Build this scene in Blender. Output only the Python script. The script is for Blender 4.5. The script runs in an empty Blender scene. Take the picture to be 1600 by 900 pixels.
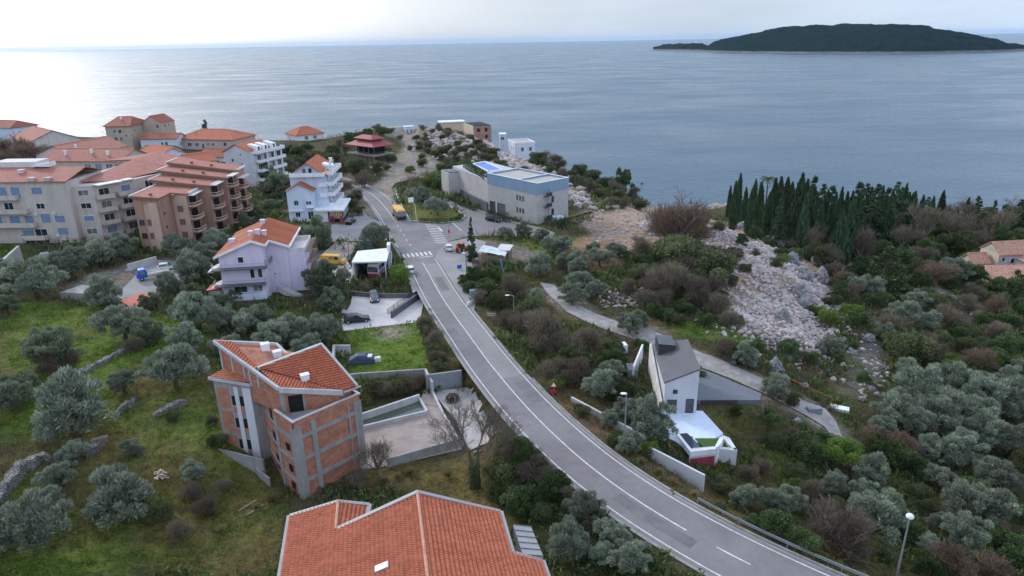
import bpy, bmesh, math, random
import numpy as np
from mathutils import Vector, Matrix
random.seed(7); rng = np.random.default_rng(7)
S = bpy.context.scene; COL = S.collection
R_ = math.radians
# ------------------------------------------------------------------ camera
H = 80.0; FPX = 1060.0; PITCH = R_(20.0); ROLL = R_(1.03)
Fv = np.array([0, math.cos(PITCH), -math.sin(PITCH)])
_R0 = np.array([1., 0, 0]); _U0 = np.array([0, math.sin(PITCH), math.cos(PITCH)])
Rv = math.cos(ROLL)*_R0 - math.sin(ROLL)*_U0
Uv = math.sin(ROLL)*_R0 + math.cos(ROLL)*_U0
cam = bpy.data.cameras.new("camera"); camo = bpy.data.objects.new("camera", cam); COL.objects.link(camo)
cam.sensor_width = 36; cam.lens = 36*FPX/1600; cam.clip_start = 1; cam.clip_end = 120000
M = Matrix.Identity(4)
for i in range(3):
    M[i][0] = Rv[i]; M[i][1] = Uv[i]; M[i][2] = -Fv[i]
M[2][3] = H
camo.matrix_world = M; S.camera = camo
# ------------------------------------------------------------------ light
SKY_H = (4.2, 4.9, 5.8); SKY_Z = (6.5, 7.7, 9.9)
SUN_EL = R_(27); SUN_AZ = R_(-42)          # azimuth from +Y, negative = to the left
sd = Vector((math.sin(SUN_AZ)*math.cos(SUN_EL), math.cos(SUN_AZ)*math.cos(SUN_EL), math.sin(SUN_EL)))
W = bpy.data.worlds.new("World"); S.world = W; W.use_nodes = True
nt = W.node_tree; nt.nodes.clear()
wo = nt.nodes.new("ShaderNodeOutputWorld"); bg = nt.nodes.new("ShaderNodeBackground")
sky = nt.nodes.new("ShaderNodeTexSky"); sky.sky_type = 'NISHITA'; sky.sun_disc = False
sky.sun_elevation = SUN_EL; sky.sun_rotation = SUN_AZ % (2*math.pi); sky.air_density = 1.0; sky.dust_density = 2.0; sky.ozone_density = 2.0
# thin high cloud: pale towards the horizon in front, open blue behind and overhead
tc = nt.nodes.new("ShaderNodeTexCoord"); mp = nt.nodes.new("ShaderNodeMapping"); mp.inputs['Scale'].default_value = (1.2, 1.2, 4.5)
cn = nt.nodes.new("ShaderNodeTexNoise"); cn.inputs['Scale'].default_value = 2.4; cn.inputs['Detail'].default_value = 7; cn.inputs['Roughness'].default_value = .6
L = nt.links.new
def wmap(x, a, b, c, d):
    n = nt.nodes.new("ShaderNodeMapRange"); n.interpolation_type = 'SMOOTHSTEP'; L(x, n.inputs[0])
    for i, q in enumerate((a, b, c, d)): n.inputs[i+1].default_value = q
    return n.outputs[0]
def wmix(f, a, b):
    n = nt.nodes.new("ShaderNodeMix"); n.data_type = 'RGBA'; L(f, n.inputs[0])
    for i, q in ((6, a), (7, b)):
        if hasattr(q, 'links'): L(q, n.inputs[i])
        else: n.inputs[i].default_value = (*q, 1)
    return n.outputs[2]
def wdot(v):
    n = nt.nodes.new("ShaderNodeVectorMath"); n.operation = 'DOT_PRODUCT'; L(tc.outputs['Generated'], n.inputs[0]); n.inputs[1].default_value = v; return n.outputs['Value']
L(tc.outputs['Generated'], mp.inputs[0]); L(mp.outputs[0], cn.inputs['Vector'])
zen = wmap(wdot((0, 0, 1)), .06, .6, 0, 1); back = wmap(wdot((math.sin(SUN_AZ), math.cos(SUN_AZ), 0)), .55, -.35, 0, 1)
mx_ = nt.nodes.new("ShaderNodeMath"); mx_.operation = 'MAXIMUM'; L(zen, mx_.inputs[0]); L(back, mx_.inputs[1])
veil = wmix(mx_.outputs[0], SKY_H, SKY_Z)
veil = wmix(wmap(cn.outputs[0], .35, .68, 0, 1), veil, wmix(mx_.outputs[0], tuple(q*1.16 for q in SKY_H), tuple(q*1.12 for q in SKY_Z)))
near = wmap(wdot((math.sin(SUN_AZ), math.cos(SUN_AZ), 0)), .5, .97, .88, .5)
hs_ = nt.nodes.new('ShaderNodeHueSaturation'); hs_.inputs['Saturation'].default_value = .25; L(sky.outputs[0], hs_.inputs['Color'])
L(wmix(near, hs_.outputs[0], veil), bg.inputs[0])
bg.inputs[1].default_value = 0.13; L(bg.outputs[0], wo.inputs[0])
sl = bpy.data.lights.new("sun", 'SUN'); sl.energy = 1.9; sl.angle = R_(12); sl.color = (1, .94, .86)
so = bpy.data.objects.new("sun", sl); COL.objects.link(so); so.rotation_euler = (-sd).to_track_quat('-Z', 'Y').to_euler()
so.location = (0, 0, 300)
vs = S.view_settings; vs.view_transform = 'Standard'; vs.look = 'None'; vs.gamma = 1; vs.exposure = 0.17; vs.use_curve_mapping = False

# ------------------------------------------------------------------ helpers
def P(x, y, z):
    d = Fv + (x-800)/FPX*Rv - (y-450)/FPX*Uv
    return np.array([0, 0, H]) + (z-H)/d[2]*d
def proj(X, Y, Z):
    v = (X, Y, Z-H)
    k = v[0]*Fv[0]+v[1]*Fv[1]+v[2]*Fv[2]
    return (800+FPX*(v[0]*Rv[0]+v[1]*Rv[1]+v[2]*Rv[2])/k, 450-FPX*(v[0]*Uv[0]+v[1]*Uv[1]+v[2]*Uv[2])/k, k)
LOC = {}
def tag(o, label=None, cat=None, group=None, kind=None):
    if label: o['label'] = label
    if cat: o['category'] = cat
    if group: o['group'] = group
    if kind: o['kind'] = kind
    return o
class MB:
    """collects faces of one mesh"""
    def __init__(s): s.v = []; s.f = []; s.uv = None
    def poly(s, pts):
        i = len(s.v); s.v += [tuple(p) for p in pts]; s.f.append(tuple(range(i, i+len(pts)))); return s
    def prism(s, pts, z0, z1):
        n = len(pts); i = len(s.v)
        a0 = z0 if hasattr(z0, '__len__') else [z0]*n; a1 = z1 if hasattr(z1, '__len__') else [z1]*n
        A = sum(pts[k][0]*pts[(k+1) % n][1]-pts[(k+1) % n][0]*pts[k][1] for k in range(n))
        o = list(range(n)) if A > 0 else list(range(n))[::-1]
        s.v += [(pts[k][0], pts[k][1], a0[k]) for k in o]+[(pts[k][0], pts[k][1], a1[k]) for k in o]
        s.f.append(tuple(i+k for k in range(n))[::-1]); s.f.append(tuple(i+n+k for k in range(n)))
        for k in range(n): s.f.append((i+k, i+(k+1) % n, i+n+(k+1) % n, i+n+k))
        return s
    def slab(s, pts3, th):
        return s.prism([(p[0], p[1]) for p in pts3], [p[2]-th for p in pts3], [p[2] for p in pts3])
    def box(s, fr, u0, u1, v0, v1, z0, z1):
        return s.prism([fr(u0, v0), fr(u1, v0), fr(u1, v1), fr(u0, v1)], z0, z1)
    def tube(s, pts, rad, n=6, cap=True):
        pts = [Vector(p) for p in pts]; base = len(s.v); m = len(pts)
        rad = rad if hasattr(rad, '__len__') else [rad]*m
        for k, p in enumerate(pts):
            d = (pts[min(k+1, m-1)]-pts[max(k-1, 0)]).normalized()
            a = d.orthogonal().normalized(); b = d.cross(a)
            if abs(d.z) < .9: a = Vector((0, 0, 1)).cross(d).normalized(); b = d.cross(a)
            else: a = Vector((1, 0, 0)); a = (a-d*a.dot(d)).normalized(); b = d.cross(a)
            for j in range(n):
                t = 2*math.pi*j/n; s.v.append(tuple(p+(a*math.cos(t)+b*math.sin(t))*rad[k]))
        for k in range(m-1):
            for j in range(n):
                s.f.append((base+k*n+j, base+k*n+(j+1) % n, base+(k+1)*n+(j+1) % n, base+(k+1)*n+j))
        if cap:
            s.f.append(tuple(base+j for j in range(n))[::-1]); s.f.append(tuple(base+(m-1)*n+j for j in range(n)))
        return s
    def ball(s, c, r, sx=1, sy=1, sz=1, n=10, m=7):
        b = len(s.v)
        for i in range(m+1):
            t = math.pi*i/m
            for j in range(n):
                p = 2*math.pi*j/n
                s.v.append((c[0]+r*sx*math.sin(t)*math.cos(p), c[1]+r*sy*math.sin(t)*math.sin(p), c[2]+r*sz*math.cos(t)))
        for i in range(m):
            for j in range(n):
                s.f.append((b+i*n+j, b+(i+1)*n+j, b+(i+1)*n+(j+1) % n, b+i*n+(j+1) % n))
        return s
    def data(s, name, mat, off=(0, 0, 0), smooth=False):
        me = bpy.data.meshes.new(name)
        me.from_pydata([(a-off[0], b-off[1], c-off[2]) for a, b, c in s.v], [], s.f)
        if s.uv is not None:
            l = me.uv_layers.new(name="uv"); l.data.foreach_set("uv", np.asarray(s.uv, float).ravel())
        me.materials.append(mat)
        if smooth: me.polygons.foreach_set("use_smooth", [True]*len(me.polygons))
        me.update(); return me
def obj(name, mb, mat, parent=None, smooth=False, label=None):
    """one mesh object; vertices in world coordinates (parents are never rotated at build time)"""
    off = LOC.get(parent.name, (0, 0, 0)) if parent is not None else (0, 0, 0)
    o = bpy.data.objects.new(name, mb.data(name, mat, off, smooth)); COL.objects.link(o)
    if parent is not None: o.parent = parent; LOC[o.name] = off
    if label: o['label'] = label
    return o
def thing(name, label, cat, loc, group=None, rz=0):
    o = bpy.data.objects.new(name, None); COL.objects.link(o); o.location = loc; o.rotation_euler = (0, 0, rz)
    o.empty_display_size = .5
    tag(o, label, cat, group, 'thing'); LOC[o.name] = tuple(loc); return o
def lthing(name, label, cat, loc, deg, group=None):
    o = thing(name, label, cat, loc, group, R_(deg)); LOC[o.name] = (0, 0, 0); return o
def solo(name, mb, mat, label, cat, group=None, smooth=False, loc=None):
    """a thing that is a single mesh, its origin at its base"""
    if loc is None:
        v = np.array(mb.v); loc = (v[:, 0].mean(), v[:, 1].mean(), v[:, 2].min())
    o = bpy.data.objects.new(name, mb.data(name, mat, loc, smooth)); COL.objects.link(o); o.location = loc
    return tag(o, label, cat, group, 'thing')
def struct(name, mb, mat, smooth=False, kind='structure'):
    o = bpy.data.objects.new(name, mb.data(name, mat, (0, 0, 0), smooth)); COL.objects.link(o); o['kind'] = kind; return o
def frame(ox, oy, deg):
    c, s = math.cos(R_(deg)), math.sin(R_(deg))
    return lambda u, v: (ox+u*c-v*s, oy+u*s+v*c)

# ------------------------------------------------------------------ materials
def newmat(name):
    m = bpy.data.materials.new(name); m.use_nodes = True; t = m.node_tree
    return m, t, t.nodes["Principled BSDF"]
def noise_node(t, vec, scale, detail=4, rough=.6):
    n = t.nodes.new("ShaderNodeTexNoise"); n.inputs['Scale'].default_value = scale; n.inputs['Detail'].default_value = detail
    n.inputs['Roughness'].default_value = rough; t.links.new(vec, n.inputs['Vector']); return n.outputs[0]
def mathn(t, op, a, b):
    n = t.nodes.new("ShaderNodeMath"); n.operation = op
    for i, x in enumerate((a, b)):
        if hasattr(x, 'links'): t.links.new(x, n.inputs[i])
        else: n.inputs[i].default_value = x
    return n.outputs[0]
def mixc(t, fac, a, b, mode='MIX'):
    n = t.nodes.new("ShaderNodeMix"); n.data_type = 'RGBA'; n.blend_type = mode
    for i, x in ((0, fac), (6, a), (7, b)):
        if hasattr(x, 'links'): t.links.new(x, n.inputs[i])
        else: n.inputs[i].default_value = x if i == 0 else (*x[:3], 1)
    return n.outputs[2]
def maprange(t, x, a, b, c, d):
    n = t.nodes.new("ShaderNodeMapRange"); t.links.new(x, n.inputs[0])
    for i, q in enumerate((a, b, c, d)): n.inputs[i+1].default_value = q
    return n.outputs[0]
def bumpn(t, h, dist, strength=1.0):
    b = t.nodes.new("ShaderNodeBump"); b.inputs['Distance'].default_value = dist; b.inputs['Strength'].default_value = strength
    t.links.new(h, b.inputs['Height']); return b.outputs[0]
def mat(name, col, rough=.85, var=.25, scale=.6, bump=.02, bscale=6, col2=None, metal=0, spec=.3, stain=0):
    """weathered solid surface: colour wanders with large and small noise, slight relief"""
    m, t, b = newmat(name); g = t.nodes.new("ShaderNodeNewGeometry").outputs['Position']
    n1 = noise_node(t, g, scale, 5, .65); n2 = noise_node(t, g, scale*9, 3)
    f = mathn(t, 'ADD', mathn(t, 'MULTIPLY', n1, .7), mathn(t, 'MULTIPLY', n2, .3))
    f = maprange(t, f, .3, .7, 0, 1)
    lo = tuple(c*(1-var) for c in col); hi = col2 or tuple(min(1, c*(1+var*.7)) for c in col)
    c = mixc(t, f, lo, hi)
    if stain:
        mp = t.nodes.new("ShaderNodeMapping"); mp.inputs['Scale'].default_value = (1.1, 1.1, .1); t.links.new(g, mp.inputs[0])
        s = maprange(t, noise_node(t, mp.outputs[0], 1.0, 4), .46, .72, 0, min(.6, stain))
        c = mixc(t, s, c, tuple(q*.35 for q in col))
    t.links.new(c, b.inputs['Base Color']); b.inputs['Roughness'].default_value = rough; b.inputs['Metallic'].default_value = metal
    b.inputs['Specular IOR Level'].default_value = spec
    if bump: t.links.new(bumpn(t, noise_node(t, g, bscale, 4), bump), b.inputs['Normal'])
    return m
def tile_mat(name, col, row=.36, colw=.24, var=.35):
    """clay roof tiles: UV in metres, u across, v up the slope"""
    m, t, b = newmat(name); uv = t.nodes.new("ShaderNodeUVMap"); uv.uv_map = "uv"
    sx = t.nodes.new("ShaderNodeSeparateXYZ"); t.links.new(uv.outputs[0], sx.inputs[0])
    fu = mathn(t, 'FRACT', mathn(t, 'DIVIDE', sx.outputs[0], colw), 0); fv = mathn(t, 'FRACT', mathn(t, 'DIVIDE', sx.outputs[1], row), 0)
    hu = mathn(t, 'SINE', mathn(t, 'MULTIPLY', fu, math.pi), 0)
    h = mathn(t, 'ADD', mathn(t, 'MULTIPLY', hu, .5), mathn(t, 'SUBTRACT', 1.0, fv))
    cx = t.nodes.new("ShaderNodeCombineXYZ"); t.links.new(mathn(t, 'FLOOR', mathn(t, 'DIVIDE', sx.outputs[0], colw), 0), cx.inputs[0])
    t.links.new(mathn(t, 'FLOOR', mathn(t, 'DIVIDE', sx.outputs[1], row), 0), cx.inputs[1])
    wn = t.nodes.new("ShaderNodeTexWhiteNoise"); wn.noise_dimensions = '2D'; t.links.new(cx.outputs[0], wn.inputs['Vector'])
    g = t.nodes.new("ShaderNodeNewGeometry").outputs['Position']
    f = mathn(t, 'ADD', mathn(t, 'MULTIPLY', wn.outputs[0], .55), mathn(t, 'MULTIPLY', noise_node(t, g, .5, 5), .5))
    c = mixc(t, f, tuple(q*(1-var) for q in col), tuple(min(1, q*(1+var*.6)) for q in col))
    lich = maprange(t, noise_node(t, g, 2.5, 5), .58, .75, 0, .35); c = mixc(t, lich, c, (.22, .19, .15))
    t.links.new(c, b.inputs['Base Color']); b.inputs['Roughness'].default_value = .85; b.inputs['Specular IOR Level'].default_value = .25
    t.links.new(bumpn(t, h, .06), b.inputs['Normal']); return m
def stone_mat(name, c1, c2, sc=1.6, mortar=(.3, .29, .27), bump=.05, ratio=(1, 1, 1.7)):
    m, t, b = newmat(name); g = t.nodes.new("ShaderNodeNewGeometry").outputs['Position']
    mp = t.nodes.new("ShaderNodeMapping"); mp.inputs['Scale'].default_value = ratio; t.links.new(g, mp.inputs[0])
    v = t.nodes.new("ShaderNodeTexVoronoi"); v.inputs['Scale'].default_value = sc; t.links.new(mp.outputs[0], v.inputs['Vector'])
    e = t.nodes.new("ShaderNodeTexVoronoi"); e.feature = 'DISTANCE_TO_EDGE'; e.inputs['Scale'].default_value = sc; t.links.new(mp.outputs[0], e.inputs['Vector'])
    sp = t.nodes.new("ShaderNodeSeparateColor"); t.links.new(v.outputs['Color'], sp.inputs[0])
    c = mixc(t, sp.outputs[0], c1, c2); c = mixc(t, maprange(t, e.outputs[0], 0, .07, 1, 0), c, mortar)
    n = noise_node(t, g, .35, 5); c = mixc(t, maprange(t, n, .45, .75, 0, .35), c, tuple(q*.5 for q in c1))
    t.links.new(c, b.inputs['Base Color']); b.inputs['Roughness'].default_value = .9
    h = mathn(t, 'ADD', maprange(t, e.outputs[0], 0, .15, 0, 1), mathn(t, 'MULTIPLY', noise_node(t, g, 9, 4), .5))
    t.links.new(bumpn(t, h, bump), b.inputs['Normal']); return m
def brick_mat(name, c1, c2, bw=.33, bh=.22, mortar=(.3, .26, .23)):
    m, t, b = newmat(name); g = t.nodes.new("ShaderNodeNewGeometry")
    sx = t.nodes.new("ShaderNodeSeparateXYZ"); t.links.new(g.outputs['Position'], sx.inputs[0])
    cx = t.nodes.new("ShaderNodeCombineXYZ"); t.links.new(mathn(t, 'ADD', sx.outputs[0], mathn(t, 'MULTIPLY', sx.outputs[1], .9)), cx.inputs[0]); t.links.new(sx.outputs[2], cx.inputs[1])
    br = t.nodes.new("ShaderNodeTexBrick"); br.inputs['Color1'].default_value = (*c1, 1); br.inputs['Color2'].default_value = (*c2, 1); br.inputs['Mortar'].default_value = (*mortar, 1)
    br.inputs['Scale'].default_value = 1; br.inputs['Brick Width'].default_value = bw; br.inputs['Row Height'].default_value = bh; br.inputs['Mortar Size'].default_value = .012
    t.links.new(cx.outputs[0], br.inputs['Vector'])
    n = noise_node(t, g.outputs['Position'], .8, 6, .7); c = mixc(t, maprange(t, n, .4, .72, 0, .6), br.outputs[0], tuple(q*.45 for q in c1))
    n2 = noise_node(t, g.outputs['Position'], 1.7, 3); c = mixc(t, maprange(t, n2, .5, .7, 0, .4), c, (c2[0]*1.15, c2[1]*1.25, c2[2]*1.4))
    t.links.new(c, b.inputs['Base Color']); b.inputs['Roughness'].default_value = .92
    t.links.new(bumpn(t, br.outputs['Fac'], .01, -1.0), b.inputs['Normal']); return m
def leaf_mat(name, c1, c2, trans=.25, rough=.6, spec=.25):
    """foliage: per-leaf attribute 'lv' and per-plant random shift the tone; some light passes through"""
    m, t, b = newmat(name); a = t.nodes.new("ShaderNodeAttribute"); a.attribute_name = "lv"
    oi = t.nodes.new("ShaderNodeObjectInfo"); c = mixc(t, a.outputs['Fac'], c1, c2)
    h = t.nodes.new("ShaderNodeHueSaturation"); t.links.new(c, h.inputs['Color'])
    t.links.new(maprange(t, oi.outputs['Random'], 0, 1, .75, 1.2), h.inputs['Value'])
    t.links.new(maprange(t, oi.outputs['Random'], 0, 1, .485, .515), h.inputs['Hue'])
    t.links.new(h.outputs[0], b.inputs['Base Color']); b.inputs['Roughness'].default_value = rough; b.inputs['Specular IOR Level'].default_value = spec
    tr = t.nodes.new("ShaderNodeBsdfTranslucent"); t.links.new(h.outputs[0], tr.inputs[0])
    mx = t.nodes.new("ShaderNodeMixShader"); mx.inputs[0].default_value = trans
    t.links.new(b.outputs[0], mx.inputs[1]); t.links.new(tr.outputs[0], mx.inputs[2]); t.links.new(mx.outputs[0], t.nodes["Material Output"].inputs[0])
    return m
def glass_mat(name, col=(.02, .03, .04), rough=.08, curtain_glint=(.3, .29, .27)):
    """window glass; paler tone on some panes paints in curtains and bright reflections"""
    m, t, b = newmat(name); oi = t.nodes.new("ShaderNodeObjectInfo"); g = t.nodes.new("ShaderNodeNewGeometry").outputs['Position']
    c = mixc(t, maprange(t, oi.outputs['Random'], .5, .95, 0, .75), col, curtain_glint); c = mixc(t, maprange(t, noise_node(t, g, 1.4, 3), .4, .6, 0, .5), c, col)  # random pale panes: curtains, plus reflected brightness put into the colour
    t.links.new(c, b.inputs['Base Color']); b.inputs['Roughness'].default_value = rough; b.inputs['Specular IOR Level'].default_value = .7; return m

K = dict(
    asphalt=mat('asphalt', (.19, .18, .185), .85, .28, .12, .006, 40),
    lane_gravel=mat('lane_gravel', (.31, .29, .28), .95, .45, .9, .03, 9), asphalt_lane=mat('asphalt_lane', (.235, .225, .225), .88, .25, .15, .006, 40), asphalt_patch=mat('asphalt_patch', (.155, .15, .155), .85, .3, .5, .006, 40), asphalt_old=mat('asphalt_old', (.27, .26, .26), .9, .25, .3, .006, 40),
    concrete=mat('concrete', (.3, .295, .29), .9, .3, .5, .01, 8, stain=.5),
    concrete_wall=mat('shuttered_concrete', (.25, .27, .29), .9, .3, .6, .02, 5, stain=.6), concrete_pale=mat('concrete_pale', (.47, .47, .48), .9, .22, .4, .01, 8, stain=.25),
    paving=mat('paving', (.5, .47, .46), .9, .22, .35, .01, 20),
    yard=mat('yard', (.3, .245, .215), .9, .3, .35, .01, 12, col2=(.4, .34, .31)),
    white=mat('white_plaster', (.74, .75, .77), .8, .12, .3, .01, 10, stain=.25),
    offwhite=mat('offwhite_plaster', (.62, .6, .57), .85, .15, .3, .01, 10, stain=.3),
    blue_white=mat('pale_blue_plaster', (.58, .66, .78), .8, .1, .3, .01, 10, stain=.2),
    beige=mat('beige_plaster', (.52, .465, .42), .85, .15, .25, .01, 10, stain=.35),
    tan=mat('tan_plaster', (.44, .37, .29), .85, .15, .25, .01, 10, stain=.3),
    ochre=mat('brown_plaster', (.36, .22, .165), .85, .15, .25, .01, 10, stain=.35),
    ochre_light=mat('peach_plaster', (.52, .36, .285), .85, .12, .25, .01, 10, stain=.3),
    lilac=mat('lilac_plaster', (.63, .565, .69), .85, .1, .25, .008, 10, stain=.15),
    pinkwall=mat('dusty_pink_plaster', (.5, .4, .38), .85, .12, .25, .01, 10, stain=.2),
    greywall=mat('pale_grey_plaster', (.55, .56, .6), .8, .1, .3, .008, 10, stain=.12),
    fascia=mat('blue_grey_cladding', (.21, .31, .42), .5, .12, .3, 0),
    roofgravel=mat('roof_gravel', (.4, .38, .36), .95, .22, .8, .02, 25),
    slate=mat('slate_grey', (.11, .11, .125), .7, .2, .5, .01, 14),
    slate_deck=mat('slate_tile_deck', (.125, .14, .165), .6, .2, .6, .012, 6),
    tile=tile_mat('terracotta_tile', (.41, .125, .068)),
    tile_lightened=tile_mat('lightened_terracotta_tile', (.5, .2, .12)),  # lighter tile tone; paints sunlight onto the lilac house's left slope
    tile_dark=tile_mat('weathered_red_tile', (.3, .1, .07)),
    tile_rust=tile_mat('dusty_red_sheet', (.34, .14, .11), .5, .5),
    tile_old=tile_mat('old_pinkish_tile', (.46, .25, .18), .38, .26, .5),
    cap=mat('ridge_tile', (.55, .28, .2), .85, .3, 1.5, .02, 10),
    brick=brick_mat('hollow_brick', (.36, .125, .07), (.46, .19, .11)),
    stone=stone_mat('stone_facing', (.57, .55, .53), (.41, .395, .385), 3.0, (.5, .48, .46)),
    drystone=stone_mat('dry_stone', (.3, .29, .27), (.16, .155, .145), 2.4, (.05, .05, .045), .12),
    rock=mat('limestone_rock', (.26, .255, .265), .95, .5, .9, .25, 2.2),
    rubble=mat('pale_rubble', (.44, .385, .37), .95, .55, .5, .05, 4),
    wood=mat('weathered_wood', (.22, .17, .13), .85, .3, 1.5, .01, 12),
    metal=mat('grey_metal', (.32, .33, .35), .45, .15, 1, 0, metal=.5),
    darkmetal=mat('dark_metal', (.05, .05, .055), .5, .2, 1, 0),
    lead=mat('grey_sheet_flashing', (.3, .29, .3), .55, .2, .8, .005, 10),
    white_paint=mat('white_paint', (.78, .78, .78), .5, .08, 1, 0),
    road_paint=mat('road_paint', (.6, .6, .6), .8, .5, 2.2, 0),
    shutter_blue=mat('blue_shutter', (.17, .24, .37), .7, .2, 1, 0),
    shutter_brown=mat('brown_shutter', (.2, .12, .08), .7, .2, 1, 0),
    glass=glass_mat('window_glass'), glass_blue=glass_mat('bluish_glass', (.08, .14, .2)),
    dark=mat('near_black', (.012, .012, .013), .9, .2, 1, 0),  # near-black; on wall openings it stands for the shade inside
    pool_dark=mat('dark_pool_water', (.02, .03, .05), .06, .2, 1, 0, spec=.6), red_dull=mat('faded_red_panel', (.3, .05, .075), .7, .3, 1, .01, 8, stain=.3), red=mat('red_paint', (.45, .03, .04), .5, .15, 1, 0), maroon=mat('maroon_sheet', (.27, .055, .07), .6, .2, 1, .01, 6),
    blue=mat('blue_paint', (.02, .12, .48), .4, .12, 1, 0), yellow=mat('yellow_paint', (.68, .38, .06), .45, .1, 1, 0),
    tarp_yellow=mat('orange_tarpaulin', (.72, .4, .1), .7, .2, 2, .02, 5), orange=mat('orange_paint', (.5, .13, .03), .5, .2, 1, 0),
    carwhite=mat('white_car_paint', (.7, .71, .72), .25, .05, 1, 0, spec=.6), carblack=mat('black_car_paint', (.012, .013, .018), .2, .1, 1, 0, spec=.6),
    carblue=mat('dark_blue_car_paint', (.03, .05, .08), .22, .1, 1, 0, spec=.6), carsilver=mat('silver_car_paint', (.42, .44, .46), .3, .08, 1, 0, metal=.4),
    rubber=mat('tyre_rubber', (.02, .02, .02), .9, .2, 3, 0), rim=mat('wheel_rim', (.4, .4, .42), .35, .1, 1, 0, metal=.7),
    lamp_red=mat('tail_lamp', (.4, .02, .02), .3, .1, 1, 0), lamp_clear=mat('head_lamp', (.75, .76, .78), .15, .05, 1, 0),
    poolblue=mat('pool_tile_blue', (.07, .2, .62), .35, .2, .6, 0), water_green=mat('stagnant_pool_water', (.075, .1, .075), .08, .25, .5, 0, spec=.6),
    bark=mat('bark', (.11, .09, .07), .95, .35, 3, .03, 12), bark_grey=mat('grey_bark', (.19, .17, .155), .95, .35, 3, .03, 12),
    twig=mat('bare_twig', (.17, .135, .115), .95, .3, 2, 0), twig_red=mat('reddish_twig', (.2, .135, .105), .95, .3, 2, 0),
    sandstone=mat('sand_plaster', (.55, .47, .35), .9, .15, .5, .01, 8, stain=.2),
    plastic_grey=mat('grey_plastic', (.2, .22, .24), .5, .15, 1, 0), tarp_blue=mat('blue_tarpaulin', (.05, .07, .13), .5, .3, 2, .03, 4),
    tarp_pale=mat('pale_tarpaulin', (.6, .64, .66), .6, .2, .8, .06, 1.5),
)
# ------------------------------------------------------------------ terrain
CT = []   # control points in world coordinates
def cp(*a):
    for x, y, z in a: CT.append(P(x, y, z))
cp((100,395,35),(300,390,35),(400,470,34.6),(20,500,36),(100,560,35.6),(20,700,36),(200,700,34.2),(100,860,34),(335,680,35.6),(250,800,32.8),
   (350,850,31.6),(20,880,35),(410,735,32),(470,785,32),(560,765,32),(740,765,31.8),(860,770,33.2),(960,850,34.6),(300,600,35.8),(200,560,36),
   (400,540,34.5),(480,520,33.6),(20,400,35.5),(180,470,34.6),(240,540,35.2),
   (820,640,35),(690,520,34.6),(600,560,33.5),(560,590,33.5),
   (760,440,34.6),(850,520,33.8),(820,560,34.5),(900,600,34.4),(950,640,34.6),(1000,690,34.2),(1060,640,34),(1000,570,33.8),
   (1200,690,31.2),(1150,660,31.8),(1100,790,33.6),(1130,740,31.6),(1300,870,33.4),(1200,800,31.5),(1240,740,30.4),(1400,860,29),(1590,880,27.5),(1400,750,27),
   (1550,700,25),(1450,600,24.5),(1580,600,22),(1300,640,28.6),(1240,620,30),(1330,560,26.5),(1365,540,25),(1450,480,20.5),(1580,470,18.5),
   (1500,450,19),(1340,420,20.5),(1300,400,21),(1400,380,16),(1590,380,14),(1300,360,17.5),(1200,372,20),(1150,362,20),(1500,340,9),
   (860,450,34.2),(920,490,34.2),(1000,520,33.7),(1060,545,33.2),(1150,590,32),(1230,625,30.5),(1290,662,29.5),(1160,545,32.6),(1200,560,31),
   (950,400,34.5),(920,360,34.8),(1000,350,34.2),(1060,345,33.5),(1050,430,34.5),(1000,440,34.2),(1100,460,33.8),(1150,372,33.2),(1120,400,34.6),(1190,400,32.6),(1240,420,30.6),
   (1270,480,27.5),(1180,500,31.6),(1240,520,28.8),(1210,450,31.6),(1290,450,24),(1260,390,22.5),
   (700,330,35),(640,300,35),(850,330,35.2),(560,250,35),(640,230,35),(480,260,35),(480,230,34.5),(400,250,35),(640,205,35),(560,210,34),(500,222,34),
   (700,245,36.4),(740,235,36.8),(720,215,36),(690,205,35.5),(745,214,36.4),(765,224,36),(725,205,36.2),(770,230,34.2),(800,265,36.2),(830,280,36),(880,300,35.4),(930,325,34.8),(800,245,33),
   (850,258,32.5),(880,268,32),(915,283,31),(950,302,29.5),(985,322,27.5),(1010,335,25.5),(1040,331,5),(1080,334,5),(1120,345,12))
for x, y, z in ((-190,330,34.5),(-250,340,35),(-280,380,34),(-150,300,35),(-120,330,34.5),(-110,362,33),(-170,250,35),(-240,240,36),(-320,300,37),(-200,120,37),
                (-120,100,37),(-90,60,37),(-60,30,36),(0,10,33),(40,20,34),(90,30,30),(150,40,24),(220,80,18),(300,120,15),(200,160,15),(320,220,9),(250,230,8),(180,230,9),
                (130,260,8),(100,300,5),(-60,396,30),(-20,372,31),(-30,390,30)): CT.append((x, y, z))
COAST = [(-420,440),(-300,418),(-235,412),(-180,398),(-130,392),(-100,388),(-78,408),(-40,412),(-8,388),(14,352),(26,334),(36,310),(50,300),(64,318),(80,340),(110,338),
         (150,320),(190,312),(240,300),(300,285),(380,270),(470,240)]
def coast_y(x):
    return np.interp(x, [c[0] for c in COAST], [c[1] for c in COAST])
cA = np.array(COAST, float)
for i in range(len(COAST)-1):
    a, b = cA[i], cA[i+1]; n = np.array([-(b-a)[1], (b-a)[0]]); n /= np.linalg.norm(n)
    for t in (.25, .75):
        p = a+(b-a)*t
        CT.append((p[0], p[1], .4)); q = p+n*14; CT.append((q[0], q[1], -5)); q = p+n*60; CT.append((q[0], q[1], -8))
CT = np.array(CT, float)
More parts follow.
